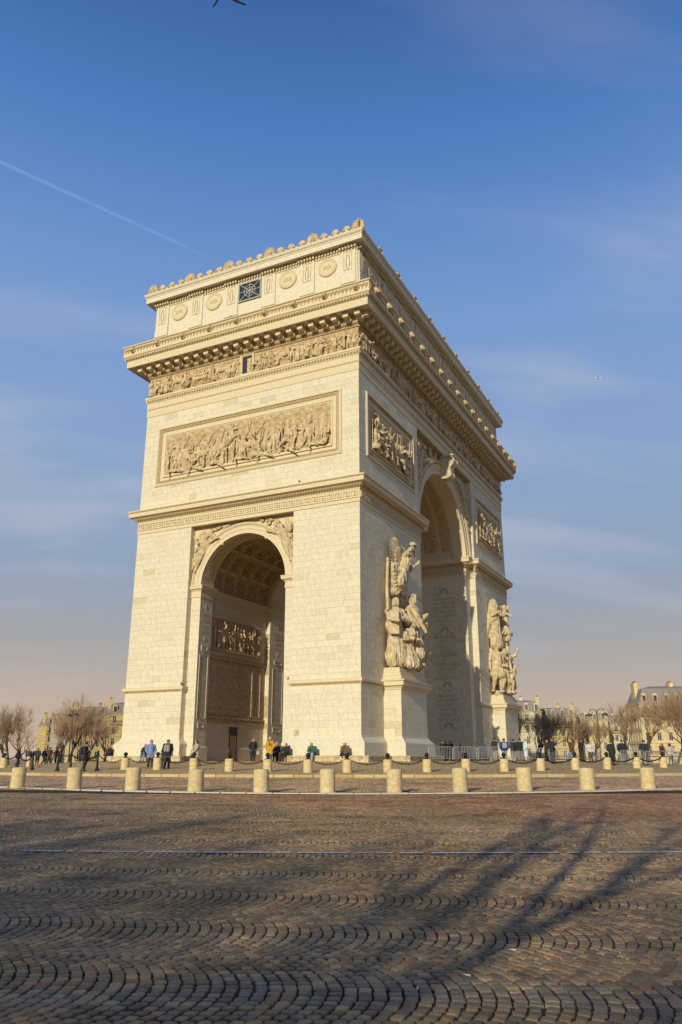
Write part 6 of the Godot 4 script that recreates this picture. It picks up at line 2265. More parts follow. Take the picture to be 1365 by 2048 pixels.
func person_pose(kind: String) -> Dictionary:
	match kind:
		"walk": return {kl = Vector3(-0.055, 0.28, 0.12), al = Vector3(-0.06, 0.04, 0.13), kr = Vector3(0.055, 0.27, -0.01), ar = Vector3(0.06, 0.06, -0.17), el = Vector3(-0.15, 0.64, -0.08), hl = Vector3(-0.15, 0.50, -0.04), er = Vector3(0.15, 0.64, 0.06), hr = Vector3(0.13, 0.54, 0.16)}
		"phone": return {el = Vector3(-0.15, 0.64, 0.02), hl = Vector3(-0.08, 0.68, 0.16), er = Vector3(0.15, 0.64, 0.02), hr = Vector3(0.07, 0.69, 0.16), hd = Vector3(0, 0.92, 0.03), kl = Vector3(-0.065, 0.28, 0.03), ar = Vector3(0.08, 0.035, -0.03)}
		"sit": return {hip = Vector3(0, 0.31, -0.05), ch = Vector3(0, 0.55, -0.02), hd = Vector3(0, 0.715, 0.02), kl = Vector3(-0.08, 0.30, 0.22), al = Vector3(-0.08, 0.035, 0.22), kr = Vector3(0.08, 0.30, 0.22), ar = Vector3(0.09, 0.035, 0.26), el = Vector3(-0.16, 0.43, 0.04), hl = Vector3(-0.06, 0.40, 0.18), er = Vector3(0.16, 0.43, 0.04), hr = Vector3(0.05, 0.41, 0.18)}
		"hunch": return {hip = Vector3(0, 0.31, -0.06), ch = Vector3(0.01, 0.52, 0.06), hd = Vector3(0.01, 0.66, 0.14), kl = Vector3(-0.09, 0.31, 0.2), al = Vector3(-0.08, 0.035, 0.16), kr = Vector3(0.09, 0.30, 0.2), ar = Vector3(0.07, 0.035, 0.22), el = Vector3(-0.15, 0.40, 0.1), hl = Vector3(-0.05, 0.50, 0.2), er = Vector3(0.15, 0.40, 0.12), hr = Vector3(0.03, 0.38, 0.24)}
		"cross": return {hip = Vector3(0, 0.31, -0.08), ch = Vector3(0, 0.54, 0.0), hd = Vector3(0, 0.69, 0.06), kl = Vector3(-0.13, 0.32, 0.12), al = Vector3(-0.16, 0.26, 0.2), kr = Vector3(0.1, 0.30, 0.2), ar = Vector3(-0.04, 0.27, 0.26), el = Vector3(-0.15, 0.42, 0.06), hl = Vector3(-0.04, 0.62, 0.12), er = Vector3(0.15, 0.42, 0.06), hr = Vector3(0.08, 0.36, 0.16)}
		"pocket": return {el = Vector3(-0.18, 0.64, -0.03), hl = Vector3(-0.13, 0.52, 0.06), er = Vector3(0.18, 0.64, -0.03), hr = Vector3(0.13, 0.52, 0.06), kl = Vector3(-0.07, 0.28, 0.02), kr = Vector3(0.07, 0.28, 0.0)}
	return {}

# spec: pose, height, coat colour and hem (share of height), trousers, hair, optional hat / pack / scarf
func person(x: float, z: float, face: float, s: Dictionary, label: String, seat := 0.0) -> Node3D:
	var y := stand_y(x, z) + seat
	var t := thing("person", Vector3(x, y, z), face, label, "person", "visitors round the arch")
	var pose := person_pose(s.pose)
	var hh: float = s.h
	var b := fig(pose)
	var key: String = s.pose
	if not cache.has("pb" + key):
		var mb := MB.new()
		mb.blob(b, 0.0165, 0.02)
		# fingers: four and a thumb from each palm
		for w in [[7, -1.0], [10, 1.0]]:
			var o: int = w[0] * 8
			var hand := Vector3(b[o + 4], b[o + 5], b[o + 6])
			var d := (hand - Vector3(b[o], b[o + 1], b[o + 2])).normalized()
			var sd := d.cross(Vector3(0, 0.3, 1)).normalized()
			for f in 4:
				var r0 := hand + d * 0.04 + sd * (f - 1.5) * 0.011
				var ln: float = [0.028, 0.034, 0.032, 0.025][f]
				mb.tube(PackedVector3Array([r0, r0 + d * ln * 0.6, r0 + d * ln + Vector3(0, -0.006, 0.008)]), PackedFloat32Array([0.0055, 0.005, 0.004]), 5)
			var th: Vector3 = hand + d * 0.012 + sd * 0.02 * w[1]
			mb.tube(PackedVector3Array([th, th + (d + sd * w[1]) * 0.018, th + d * 0.034 + sd * w[1] * 0.022]), PackedFloat32Array([0.0065, 0.006, 0.0045]), 5)
		cache["pb" + key] = mb.mesh(null)
	var sc := Basis.from_scale(Vector3.ONE * hh)
	var body := inst("body", cache["pb" + key], t, Vector3.ZERO, sc)
	body.material_override = M.skin
	# coat
	var hem: float = s.get("hem", 0.46)
	var ck := "pc%s%.2f" % [key, hem]
	if not cache.has(ck):
		var cb := bone_set(b, [1, 2, 6, 7, 9, 10], 0.016)
		cb.append_array(bone_set(b, [0], 0.014))
		var sitting: bool = s.pose in ["sit", "hunch", "cross"]
		var hip := Vector3(b[8], b[9], b[10])
		if hem < 0.48 and not sitting:
			for q in [-1.0, 0.0, 1.0]:
				cb.append_array(cap(hip + Vector3(q * 0.03, 0.02, 0), 0.085, Vector3(q * 0.075, hem + 0.05, 0.0), 0.075))
		elif hem < 0.48:
			cb.append_array(bone_set(b, [12, 15], 0.012))
		# collar
		cb.append_array(cap(Vector3(b[24], b[25], b[26]) + Vector3(-0.02, 0.02, -0.01), 0.042, Vector3(b[24], b[25], b[26]) + Vector3(0.02, 0.02, -0.01), 0.042))
		var mb := MB.new()
		mb.blob(cb, 0.018, 0.03, 0.0035, 60.0)
		cache[ck] = mb.mesh(null)
	var coat := inst("coat", cache[ck], t, Vector3.ZERO, sc)
	coat.material_override = cloth(s.coat)
	if not cache.has("pt" + key):
		var mb := MB.new()
		mb.blob(bone_set(b, [0, 12, 13, 15, 16], 0.009), 0.018, 0.025, 0.002, 50.0)
		cache["pt" + key] = mb.mesh(null)
		var mb2 := MB.new()
		mb2.blob(bone_set(b, [14, 17], 0.008), 0.014, 0.015)
		cache["ps" + key] = mb2.mesh(null)
		var hd := Vector3(b[32] + b[36], b[33] + b[37], b[34] + b[38]) * 0.5
		var mb3 := MB.new()
		mb3.blob(cap(hd + Vector3(-0.015, 0.028, -0.012), 0.054, hd + Vector3(0.015, 0.028, -0.012), 0.054), 0.013, 0.02)
		cache["ph" + key] = mb3.mesh(null)
		var mb4 := MB.new()
		var lh := cap(hd + Vector3(-0.02, 0.025, -0.015), 0.055, hd + Vector3(0.02, 0.025, -0.015), 0.055)
		lh.append_array(cap(hd + Vector3(-0.03, 0.0, -0.03), 0.04, hd + Vector3(-0.035, -0.10, -0.03), 0.03))
		lh.append_array(cap(hd + Vector3(0.03, 0.0, -0.03), 0.04, hd + Vector3(0.035, -0.10, -0.03), 0.03))
		lh.append_array(cap(hd + Vector3(0.0, 0.0, -0.04), 0.04, hd + Vector3(0.0, -0.12, -0.05), 0.035))
		mb4.blob(lh, 0.013, 0.02)
		cache["pl" + key] = mb4.mesh(null)
		var mb5 := MB.new()
		mb5.blob(cap(hd + Vector3(-0.012, 0.035, -0.006), 0.060, hd + Vector3(0.012, 0.05, -0.01), 0.052), 0.013, 0.02)
		mb5.ball(hd + Vector3(0, 0.105, -0.01), Vector3(0.018, 0.018, 0.018), 5, 7)
		cache["pw" + key] = mb5.mesh(null)
		var mb6 := MB.new()
		for q in [-1.0, 1.0]: mb6.ball(hd + Vector3(q * 0.02, 0.0, 0.052), Vector3(0.007, 0.005, 0.005), 4, 6)
		mb6.ball(hd + Vector3(0, -0.032, 0.05), Vector3(0.014, 0.004, 0.004), 4, 6)
		cache["pe" + key] = mb6.mesh(null)
		cache["pd" + key] = hd
	inst("trousers", cache["pt" + key], t, Vector3.ZERO, sc).material_override = cloth(s.legs)
	inst("shoes", cache["ps" + key], t, Vector3.ZERO, sc).material_override = cloth(s.get("shoes", Color(0.02, 0.018, 0.016)))
	inst("eyes", cache["pe" + key], t, Vector3.ZERO, sc).material_override = M.dark
	if s.has("hat"): inst("hat", cache["pw" + key], t, Vector3.ZERO, sc).material_override = cloth(s.hat)
	elif s.has("long_hair"): inst("hair", cache["pl" + key], t, Vector3.ZERO, sc).material_override = cloth(s.long_hair)
	else: inst("hair", cache["ph" + key], t, Vector3.ZERO, sc).material_override = cloth(s.get("hair", Color(0.03, 0.022, 0.016)))
	if s.has("pack"):
		var pk := MB.new()
		var ch := Vector3(b[12], b[13], b[14])
		pk.blob(PackedFloat32Array([ch.x - 0.05, ch.y + 0.01, ch.z - 0.15, 0.06, ch.x - 0.05, ch.y - 0.14, ch.z - 0.15, 0.065, ch.x + 0.05, ch.y + 0.01, ch.z - 0.15, 0.06, ch.x + 0.05, ch.y - 0.14, ch.z - 0.15, 0.065]), 0.02, 0.03)
		inst("backpack", pk.mesh(cloth(s.pack)), t, Vector3.ZERO, sc)
	if s.has("scarf"):
		var sf := MB.new()
		var nk := Vector3(b[24], b[25], b[26])
		sf.blob(PackedFloat32Array([nk.x - 0.04, nk.y + 0.035, nk.z + 0.02, 0.04, nk.x + 0.04, nk.y + 0.035, nk.z + 0.02, 0.04, nk.x, nk.y + 0.03, nk.z + 0.06, 0.03, nk.x + 0.02, nk.y - 0.12, nk.z + 0.12, 0.028]), 0.016, 0.02)
		inst("scarf", sf.mesh(cloth(s.scarf)), t, Vector3.ZERO, sc)
	return t

func cloth(c: Color) -> StandardMaterial3D:
	var key := "cl%.3f%.3f%.3f" % [c.r, c.g, c.b]
	if not cache.has(key):
		var m := flat(lin(c.r, c.g, c.b), 0.9)
		cache[key] = m
	return cache[key]

func build_people() -> void:
	M.skin = flat(lin(0.46, 0.27, 0.18), 0.6)
	var R := deg_to_rad(26.4)      # facing right in the photograph
	var C := deg_to_rad(-63.6)     # facing the photographer
	var A := deg_to_rad(116.4)
	var L := deg_to_rad(-153.6)
	var black := Color(0.018, 0.018, 0.021)
	var navy := Color(0.02, 0.024, 0.04)
	var jeans := Color(0.06, 0.09, 0.16)
	var pale_jeans := Color(0.26, 0.30, 0.38)
	person(-14.5, -12.59, R, {pose = "phone", h = 1.76, coat = black, hem = 0.40, legs = Color(0.03, 0.025, 0.022), pack = Color(0.03, 0.03, 0.034), hat = black}, "person in black coat and cap with black backpack beside the iron posts")
	person(-10.17, -10.9, C + 0.5, {pose = "pocket", h = 1.72, coat = Color(0.19, 0.25, 0.46), hem = 0.34, legs = Color(0.05, 0.03, 0.025), hat = Color(0.35, 0.12, 0.06)}, "person in light blue quilted coat and reddish hat standing by the bench")
	person(-11.38, -8.54, A, {pose = "phone", h = 1.80, coat = black, legs = Color(0.06, 0.045, 0.05), pack = Color(0.26, 0.23, 0.20), hair = Color(0.14, 0.09, 0.05)}, "person seen from behind in black jacket with pale grey backpack")
	person(-8.6, -8.3, L + 0.4, {pose = "walk", h = 1.68, coat = Color(0.44, 0.34, 0.26), hem = 0.32, legs = Color(0.16, 0.08, 0.07), long_hair = Color(0.05, 0.03, 0.02), scarf = Color(0.4, 0.3, 0.24)}, "person in long beige coat walking left with dark long hair")
	person(-0.9, -8.7, C + 0.4, {pose = "pocket", h = 1.66, coat = black, hem = 0.34, legs = black, hair = Color(0.12, 0.05, 0.03)}, "person in long black coat standing before the small passage")
	person(-2.4, -6.3, C - 0.2, {pose = "pocket", h = 1.70, coat = Color(0.50, 0.27, 0.02), hem = 0.30, legs = jeans, hat = Color(0.5, 0.3, 0.25), scarf = black}, "person in bright mustard yellow coat and pink hat")
	# seated on the bench step
	var bx := -0.98
	person(bx, -19.06, -PI / 2 + 0.2, {pose = "sit", h = 1.68, coat = Color(0.03, 0.025, 0.025), legs = Color(0.16, 0.22, 0.30), long_hair = Color(0.2, 0.1, 0.05)}, "seated person in dark jacket and blue jeans on the bench", 0.0)
	person(bx, -16.9, -PI / 2 - 0.1, {pose = "hunch", h = 1.76, coat = black, legs = Color(0.06, 0.05, 0.05), hair = Color(0.04, 0.03, 0.02)}, "seated person in black leaning forward beside the recess", 0.0)
	person(bx, -6.6, -PI / 2 + 0.4, {pose = "sit", h = 1.68, coat = black, legs = black, hat = Color(0.32, 0.33, 0.36)}, "seated person in black with pale grey hat at passage corner", 0.0)
	person(bx, -5.75, -PI / 2 - 0.2, {pose = "sit", h = 1.66, coat = Color(0.02, 0.02, 0.022), legs = black, long_hair = Color(0.24, 0.14, 0.05)}, "seated person in black with fair hair at passage corner", 0.0)
	person(bx, -3.5, -PI / 2, {pose = "hunch", h = 1.76, coat = Color(0.025, 0.11, 0.055), legs = Color(0.28, 0.32, 0.40), hair = Color(0.03, 0.02, 0.015)}, "seated person in green jacket and pale jeans on the bench", 0.0)
	person(bx, -0.85, -PI / 2 + 0.3, {pose = "cross", h = 1.72, coat = Color(0.16, 0.105, 0.05), legs = black, long_hair = Color(0.22, 0.11, 0.05)}, "seated person in brown jacket with reddish hair near the corner", 0.0)
	person(bx + 0.3, -DP - 0.55, -PI / 2 - 0.5, {pose = "sit", h = 1.7, coat = black, legs = black, hair = Color(0.2, 0.1, 0.04)}, "seated person in black at the far left end of the bench", 0.0)
	person(bx + 1.0, -DP - 1.15, -PI / 2 - 0.9, {pose = "hunch", h = 1.7, coat = Color(0.08, 0.03, 0.02), legs = black, hair = Color(0.1, 0.05, 0.02)}, "seated person in dark red behind the arch's far left corner", 0.0)
	# right of the arch
	person(9.6, 7.2, R + 0.4, {pose = "pocket", h = 1.78, coat = Color(0.03, 0.028, 0.028), legs = Color(0.32, 0.27, 0.2)}, "person in dark brown jacket and khaki trousers beside the barrier")
	person(10.35, 7.75, A, {pose = "pocket", h = 1.73, coat = Color(0.02, 0.05, 0.22), legs = Color(0.30, 0.27, 0.24), pack = Color(0.3, 0.3, 0.32)}, "person in bright blue jacket with grey backpack beside two others")
	person(10.9, 8.35, A + 0.3, {pose = "phone", h = 1.70, coat = Color(0.04, 0.04, 0.045), legs = Color(0.24, 0.23, 0.24), pack = black}, "person in charcoal jacket with black backpack, rightmost of three")
	person(9.9, 9.55, L, {pose = "pocket", h = 1.70, coat = Color(0.50, 0.62, 0.66), hem = 0.18, legs = Color(0.4, 0.4, 0.4), long_hair = Color(0.42, 0.25, 0.12)}, "person in very long pale turquoise coat by the right pedestal")
	person(10.3, 9.05, A, {pose = "pocket", h = 1.72, coat = black, legs = Color(0.2, 0.16, 0.13)}, "person in black half hidden by the pale turquoise coat")
	person(12.6, 10.6, C + 0.9, {pose = "phone", h = 1.68, coat = Color(0.05, 0.03, 0.025), legs = black, long_hair = Color(0.12, 0.06, 0.03)}, "person in dark brown coat behind the chain right of pedestal")
	person(11.6, 11.3, L + 0.7, {pose = "hunch", h = 1.62, coat = Color(0.42, 0.33, 0.27), legs = Color(0.2, 0.13, 0.1), long_hair = Color(0.1, 0.05, 0.03)}, "crouching person in pale pink jacket left of the tall man", 0.0)
	person(6.6, 12.3, R + 0.2, {pose = "pocket", h = 1.84, coat = Color(0.022, 0.02, 0.022), legs = Color(0.05, 0.06, 0.09), hair = Color(0.1, 0.05, 0.03)}, "tall person in black jacket and dark jeans behind the chain")
	person(16.9, 10.2, L, {pose = "phone", h = 1.66, coat = Color(0.36, 0.30, 0.26), legs = Color(0.4, 0.36, 0.33), long_hair = Color(0.16, 0.08, 0.05)}, "person in pale clothes before the far line of barriers")
	person(22.4, 12.4, C, {pose = "pocket", h = 1.68, coat = Color(0.55, 0.55, 0.55), legs = black, hair = Color(0.04, 0.03, 0.02)}, "person in white top behind the far line of barriers")
	person(12.9, 12.55, L + 0.3, {pose = "walk", h = 1.74, coat = Color(0.10, 0.065, 0.012), hem = 0.40, legs = Color(0.14, 0.19, 0.27), hair = Color(0.04, 0.03, 0.02)}, "person in olive brown coat and jeans walking left")
	person(14.4, 13.0, R, {pose = "pocket", h = 1.76, coat = black, legs = Color(0.05, 0.03, 0.02)}, "person in black just behind the olive brown coat")
	person(8.4, 16.2, R + 0.5, {pose = "pocket", h = 1.74, coat = Color(0.022, 0.021, 0.02), hem = 0.34, legs = black, hair = Color(0.1, 0.06, 0.03)}, "person in long black coat left of the near barriers")
	person(15.2, 16.1, A, {pose = "pocket", h = 1.78, coat = black, hem = 0.42, legs = Color(0.12, 0.1, 0.1), hat = black}, "broad person in black puffer jacket behind the near barriers")
	person(12.3, 18.05, A - 0.4, {pose = "phone", h = 1.82, coat = Color(0.02, 0.024, 0.028), legs = Color(0.04, 0.04, 0.05), hat = Color(0.02, 0.02, 0.02)}, "person in dark hooded jacket beyond the near barriers")
	person(17.6, 18.9, L, {pose = "pocket", h = 1.66, coat = Color(0.08, 0.03, 0.022), legs = black, long_hair = Color(0.14, 0.05, 0.03)}, "person with red hair and brown coat at right edge")
	person(17.2, 19.5, A, {pose = "pocket", h = 1.68, coat = Color(0.46, 0.36, 0.30), legs = black, long_hair = Color(0.06, 0.03, 0.02)}, "person in pale beige jacket at right edge behind barriers")
	# queue in the shade of the main arch
	person(13.6, -0.6 + 2.0, R, {pose = "pocket", h = 1.72, coat = black, legs = black}, "person in black at the left end of the shaded queue")
	person(18.2, 0.2, C, {pose = "pocket", h = 1.72, coat = Color(0.03, 0.025, 0.025), legs = black}, "person in dark coat second from left in the shaded queue")
	person(19.2, 0.35, L, {pose = "phone", h = 1.78, coat = navy, legs = black}, "person in navy third from left in the shaded queue")
	person(20.4, 1.0, C, {pose = "pocket", h = 1.66, coat = Color(0.06, 0.04, 0.03), legs = black, long_hair = Color(0.2, 0.12, 0.05)}, "person with fair hair at the right of the shaded queue")
	# far left
	var fl := [[9.06, -41.64, Color(0.03, 0.035, 0.045), "person in dark grey jacket, tallest of the far left cluster"], [10.83, -42.56, black, "person in black just right of the far left cluster's tallest"], [11.6, -41.6, Color(0.02, 0.02, 0.02), "rightmost person in black of the far left cluster"], [10.1, -44.05, Color(0.07, 0.05, 0.04), "person in brown jacket in the far left cluster"], [11.04, -46.65, Color(0.02, 0.02, 0.025), "leftmost person of the far left cluster, in black"], [12.2, -43.2, Color(0.10, 0.03, 0.03), "person in dark red at the back of the far left cluster"]]
	for i in fl.size():
		person(fl[i][0], fl[i][1], [A, R, L, C, R, A][i], {pose = ["pocket", "walk", "phone", "pocket", "walk", "phone"][i], h = 1.66 + 0.03 * i, coat = fl[i][2], legs = black}, fl[i][3])
	# things carried
	var bag := MB.new()
	bag.blob(PackedFloat32Array([-0.12, 0.1, 0, 0.09, 0.12, 0.1, 0, 0.09, -0.1, 0.24, 0, 0.06, 0.1, 0.24, 0, 0.06]), 0.03, 0.05)
	bag.tube(PackedVector3Array([Vector3(-0.1, 0.28, 0), Vector3(-0.06, 0.48, 0), Vector3(0.06, 0.48, 0), Vector3(0.1, 0.28, 0)]), PackedFloat32Array([0.012, 0.012, 0.012, 0.012]), 5)
	var o := inst(numbered("handbag"), bag.mesh(cloth(Color(0.5, 0.4, 0.3))), self, Vector3(-0.75, stand_y(-0.75, -8.3) + 0.45, -8.35), Basis(Vector3.UP, 1.0))
	tag(o, "cream handbag carried by the person in long black coat", "bag")
	var o2 := inst(numbered("handbag"), bag.mesh(cloth(Color(0.3, 0.28, 0.27))), self, Vector3(-8.75, stand_y(-8.7, -8.6) + 0.40, -8.62), Basis(Vector3.UP, 0.4).scaled(Vector3.ONE * 1.3))
	tag(o2, "grey shoulder bag carried by the person in beige coat", "bag")
	var su := thing("suitcase", Vector3(-11.3, stand_y(-11.3, -9.1), -9.1), 0.4, "small purple suitcase on the ground beside the pale backpack", "suitcase")
	var sb := MB.new()
	sb.cbox(Vector3(0, 0.32, 0), Vector3(0.36, 0.56, 0.22), 0.04)
	inst("shell", sb.mesh(cloth(Color(0.16, 0.03, 0.16))), su)
	var sh := MB.new()
	sh.tube(PackedVector3Array([Vector3(-0.1, 0.6, 0), Vector3(-0.1, 0.95, 0), Vector3(0.1, 0.95, 0), Vector3(0.1, 0.6, 0)]), PackedFloat32Array([0.012, 0.012, 0.012, 0.012]), 5)
	inst("handle", sh.mesh(M.steel), su)
	for s in [-1.0, 1.0]:
		var w := MB.new()
		w.ball(Vector3(s * 0.13, 0.03, 0), Vector3(0.03, 0.04, 0.04), 5, 8)
		inst("wheel", w.mesh(M.dark), su)

# ---------------------------------------------------------------- trees
func grow(trunk: MB, twigs: MB, p: Vector3, d: Vector3, l: float, r: float, level: int, top: int, rg: RandomNumberGenerator, bend: float, kids: int, seg_twig: int) -> void:
	var pts := PackedVector3Array([p])
	var rad := PackedFloat32Array([r])
	var n := 4 if level < 2 else (3 if level < top else 2)
	var q := p
	var dd := d
	for i in n:
		dd = (dd + Vector3(rg.randf_range(-1, 1), rg.randf_range(-0.5, 0.9), rg.randf_range(-1, 1)) * bend).normalized()
		q += dd * l / n
		pts.append(q)
		rad.append(maxf(lerpf(r, r * (0.66 if level < top else 0.4), float(i + 1) / n), 0.012))
	var mb := trunk if level < 2 else twigs
	mb.tube(pts, rad, 8 if level == 0 else (6 if level < 3 else seg_twig), level == 0)
	if level >= top: return
	var k := kids if level > 0 else kids + 1
	for i in k:
		var t := rg.randf_range(0.45, 1.0) if level > 0 else rg.randf_range(0.72, 1.0)
		if i == 0: t = 1.0
		var f := t * n
		var a := int(minf(f, n - 1))
		var s := pts[a].lerp(pts[a + 1], f - a)
		var ax := Vector3(rg.randf_range(-1, 1), rg.randf_range(-0.3, 0.3), rg.randf_range(-1, 1)).normalized()
		var nd := dd.rotated(ax, rg.randf_range(0.3, 0.85) if i > 0 else rg.randf_range(0.05, 0.3))
		nd = (nd + Vector3.UP * 0.2).normalized()
		grow(trunk, twigs, s, nd, l * rg.randf_range(0.60, 0.82), rad[a] * rg.randf_range(0.58, 0.74), level + 1, top, rg, bend, kids, seg_twig)

func tree_meshes(seed_: int, h: float, r: float, top: int, kids: int, bend := 0.18, bark: Material = null, stem := 0.36) -> Array:
	var rg := RandomNumberGenerator.new()
	rg.seed = seed_
	var tr := MB.new()
	var tw := MB.new()
	grow(tr, tw, Vector3(0, -0.2, 0), Vector3(rg.randf_range(-0.06, 0.06), 1, rg.randf_range(-0.06, 0.06)).normalized(), h * stem, r, 0, top, rg, bend, kids, 3)
	return [tr.mesh(bark if bark else M.bark), tw.mesh(bark if bark else M.twig)]

func tree(meshes: Array, x: float, z: float, s: float, turn: float, label: String, group: String) -> Node3D:
	var t := thing("bare_tree", Vector3(x, stand_y(x, z), z), turn, label, "tree", group)
	var b := Basis.from_scale(Vector3.ONE * s)
	inst("trunk", meshes[0], t, Vector3.ZERO, b)
	inst("crown", meshes[1], t, Vector3.ZERO, b)
	return t

func build_trees() -> void:
	M.bark = mat(lin(0.20, 0.15, 0.10), 0.95, noise_tex(0.03, 5, Color(0.5, 0.48, 0.45), Color(1, 1, 1), 256, 44), 1.0, M.bump, 0.8)
	M.twig = flat(lin(0.42, 0.27, 0.155), 0.95)
	var v := []
	for i in 5: v.append(tree_meshes(300 + i * 7, 10.5, 0.22, 5, 4, 0.2))
	var crooked := tree_meshes(877, 9.0, 0.26, 4, 3, 0.42)
	# left of the arch
	var lt := [[60.0, -101.0, 1.0, 0, "bare tree at the left edge of the picture"], [56.0, -88.0, 0.78, 1, "bare tree behind the left street lamp"], [66.0, -96.0, 0.95, 2, "bare tree third from the left edge"], [52.0, -95.5, 0.80, 3, "bare tree second from the left edge"], [78.0, -94.0, 0.9, 4, "bare tree among the far ones left of the yellow houses"], [70.0, -80.0, 0.72, 1, "bare sunlit tree before the yellow corner house"], [84.0, -108.0, 1.0, 2, "bare tree furthest back on the left"], [48.0, -90.0, 0.95, 0, "bare tree near the left edge in front of the others"], [62.0, -90.0, 1.1, 4, "tall bare tree left of the left street lamp"], [74.0, -104.0, 1.15, 3, "tall bare tree in the second rank on the left"], [90.0, -112.0, 1.25, 0, "bare tree before the far yellow house on the left"], [58.0, -106.0, 1.2, 1, "tall bare tree cut by the left edge of the picture"]]
	for q in lt: tree(v[q[3]], q[0], q[1], q[2] * 1.12, q[0], q[4], "bare trees left of the arch")
	tree(crooked, 33.0, -70.5, 0.8, 0.8, "bare tree with thick crooked limbs on the left", "bare trees left of the arch")
	# right of the arch
	var rt := [[87.0, -17.0], [84.0, -12.0], [92.0, -12.5], [86.0, -6.5], [95.0, -4.0], [101.0, -9.0], [99.0, 1.0], [92.0, 6.5], [88.0, 10.5], [84.0, 15.0], [90.0, 17.5], [79.0, 18.0], [83.0, 24.0], [108.0, -1.0], [112.0, -14.0], [97.0, -19.0]]
	var rs := [1.15, 1.1, 1.0, 1.0, 0.95, 0.95, 0.85, 1.05, 1.2, 1.22, 1.2, 1.1, 1.15, 0.95, 1.0, 1.1]
	var by := []
	for i in rt.size(): by.append([atan2(rt[i][1] - 25.03, rt[i][0] + 53.9), i])
	by.sort()
	for k in by.size():
		var i: int = by[k][1]
		tree(v[i % 5], rt[i][0], rt[i][1], rs[i], i * 1.3, "bare brown tree right of the arch, %s of the group from the left" % ordinal(k), "bare trees right of the arch")
	# trees on the pavement behind the photographer, whose shadows lie on the setts
	M.near_twig = flat(lin(0.05, 0.04, 0.035), 0.95)
	var big := tree_meshes(41, 12.0, 0.26, 4, 3, 0.2, M.bark, 0.42)
	var row := tree_meshes(58, 12.5, 0.34, 5, 4, 0.16, M.bark)
	var spots := [[-62.2, 23.5, 1.0, 0.4], [-76.0, 15.0, 1.05, 4.0], [-84.3, 17.8, 1.16, 1.2], [-84.3, 23.4, 1.12, 2.6], [-84.1, 29.4, 1.1, 3.7], [-80.0, 10.5, 1.1, 5.0]]
	for i in spots.size():
		var q: Array = spots[i]
		var o := tree(big if i == 0 else row, q[0], q[1], q[2], q[3], "nearest bare tree behind the viewer, its shadow crossing the setts" if i == 0 else "bare tree in the row behind the viewer, out of view", "bare trees behind the viewer")
		if i == 0:
			# one long limb whose twig ends hang into the top of the view
			var lb := MB.new()
			var off := o.position
			var pt := func(a: Array) -> PackedVector3Array:
				var out := PackedVector3Array()
				for w in a: out.append(Vector3(w[0], w[1], w[2]) - off)
				return out
			lb.tube(pt.call([[-62.05, 3.4, 23.8], [-60.0, 5.4, 23.6], [-57.0, 6.6, 23.1], [-54.0, 6.95, 22.6], [-51.4, 6.7, 22.25], [-50.3, 6.45, 22.05]]), PackedFloat32Array([0.1, 0.08, 0.055, 0.035, 0.018, 0.010]), 6)
			lb.tube(pt.call([[-50.3, 6.45, 22.05], [-49.97, 6.33, 21.93], [-49.864, 6.218, 21.867], [-49.855, 6.195, 21.835], [-49.849, 6.177, 21.808]]), PackedFloat32Array([0.009, 0.008, 0.007, 0.007, 0.005]), 5)
			lb.tube(pt.call([[-50.3, 6.45, 22.05], [-50.0, 6.33, 21.97], [-49.806, 6.231, 21.97], [-49.780, 6.224, 21.995], [-49.758, 6.223, 22.014], [-49.719, 6.214, 22.054]]), PackedFloat32Array([0.011, 0.010, 0.010, 0.009, 0.010, 0.007]), 5)
			var li := inst("limb", lb.mesh(M.near_twig), o)
			li.transform = Transform3D(o.basis.inverse(), Vector3.ZERO)

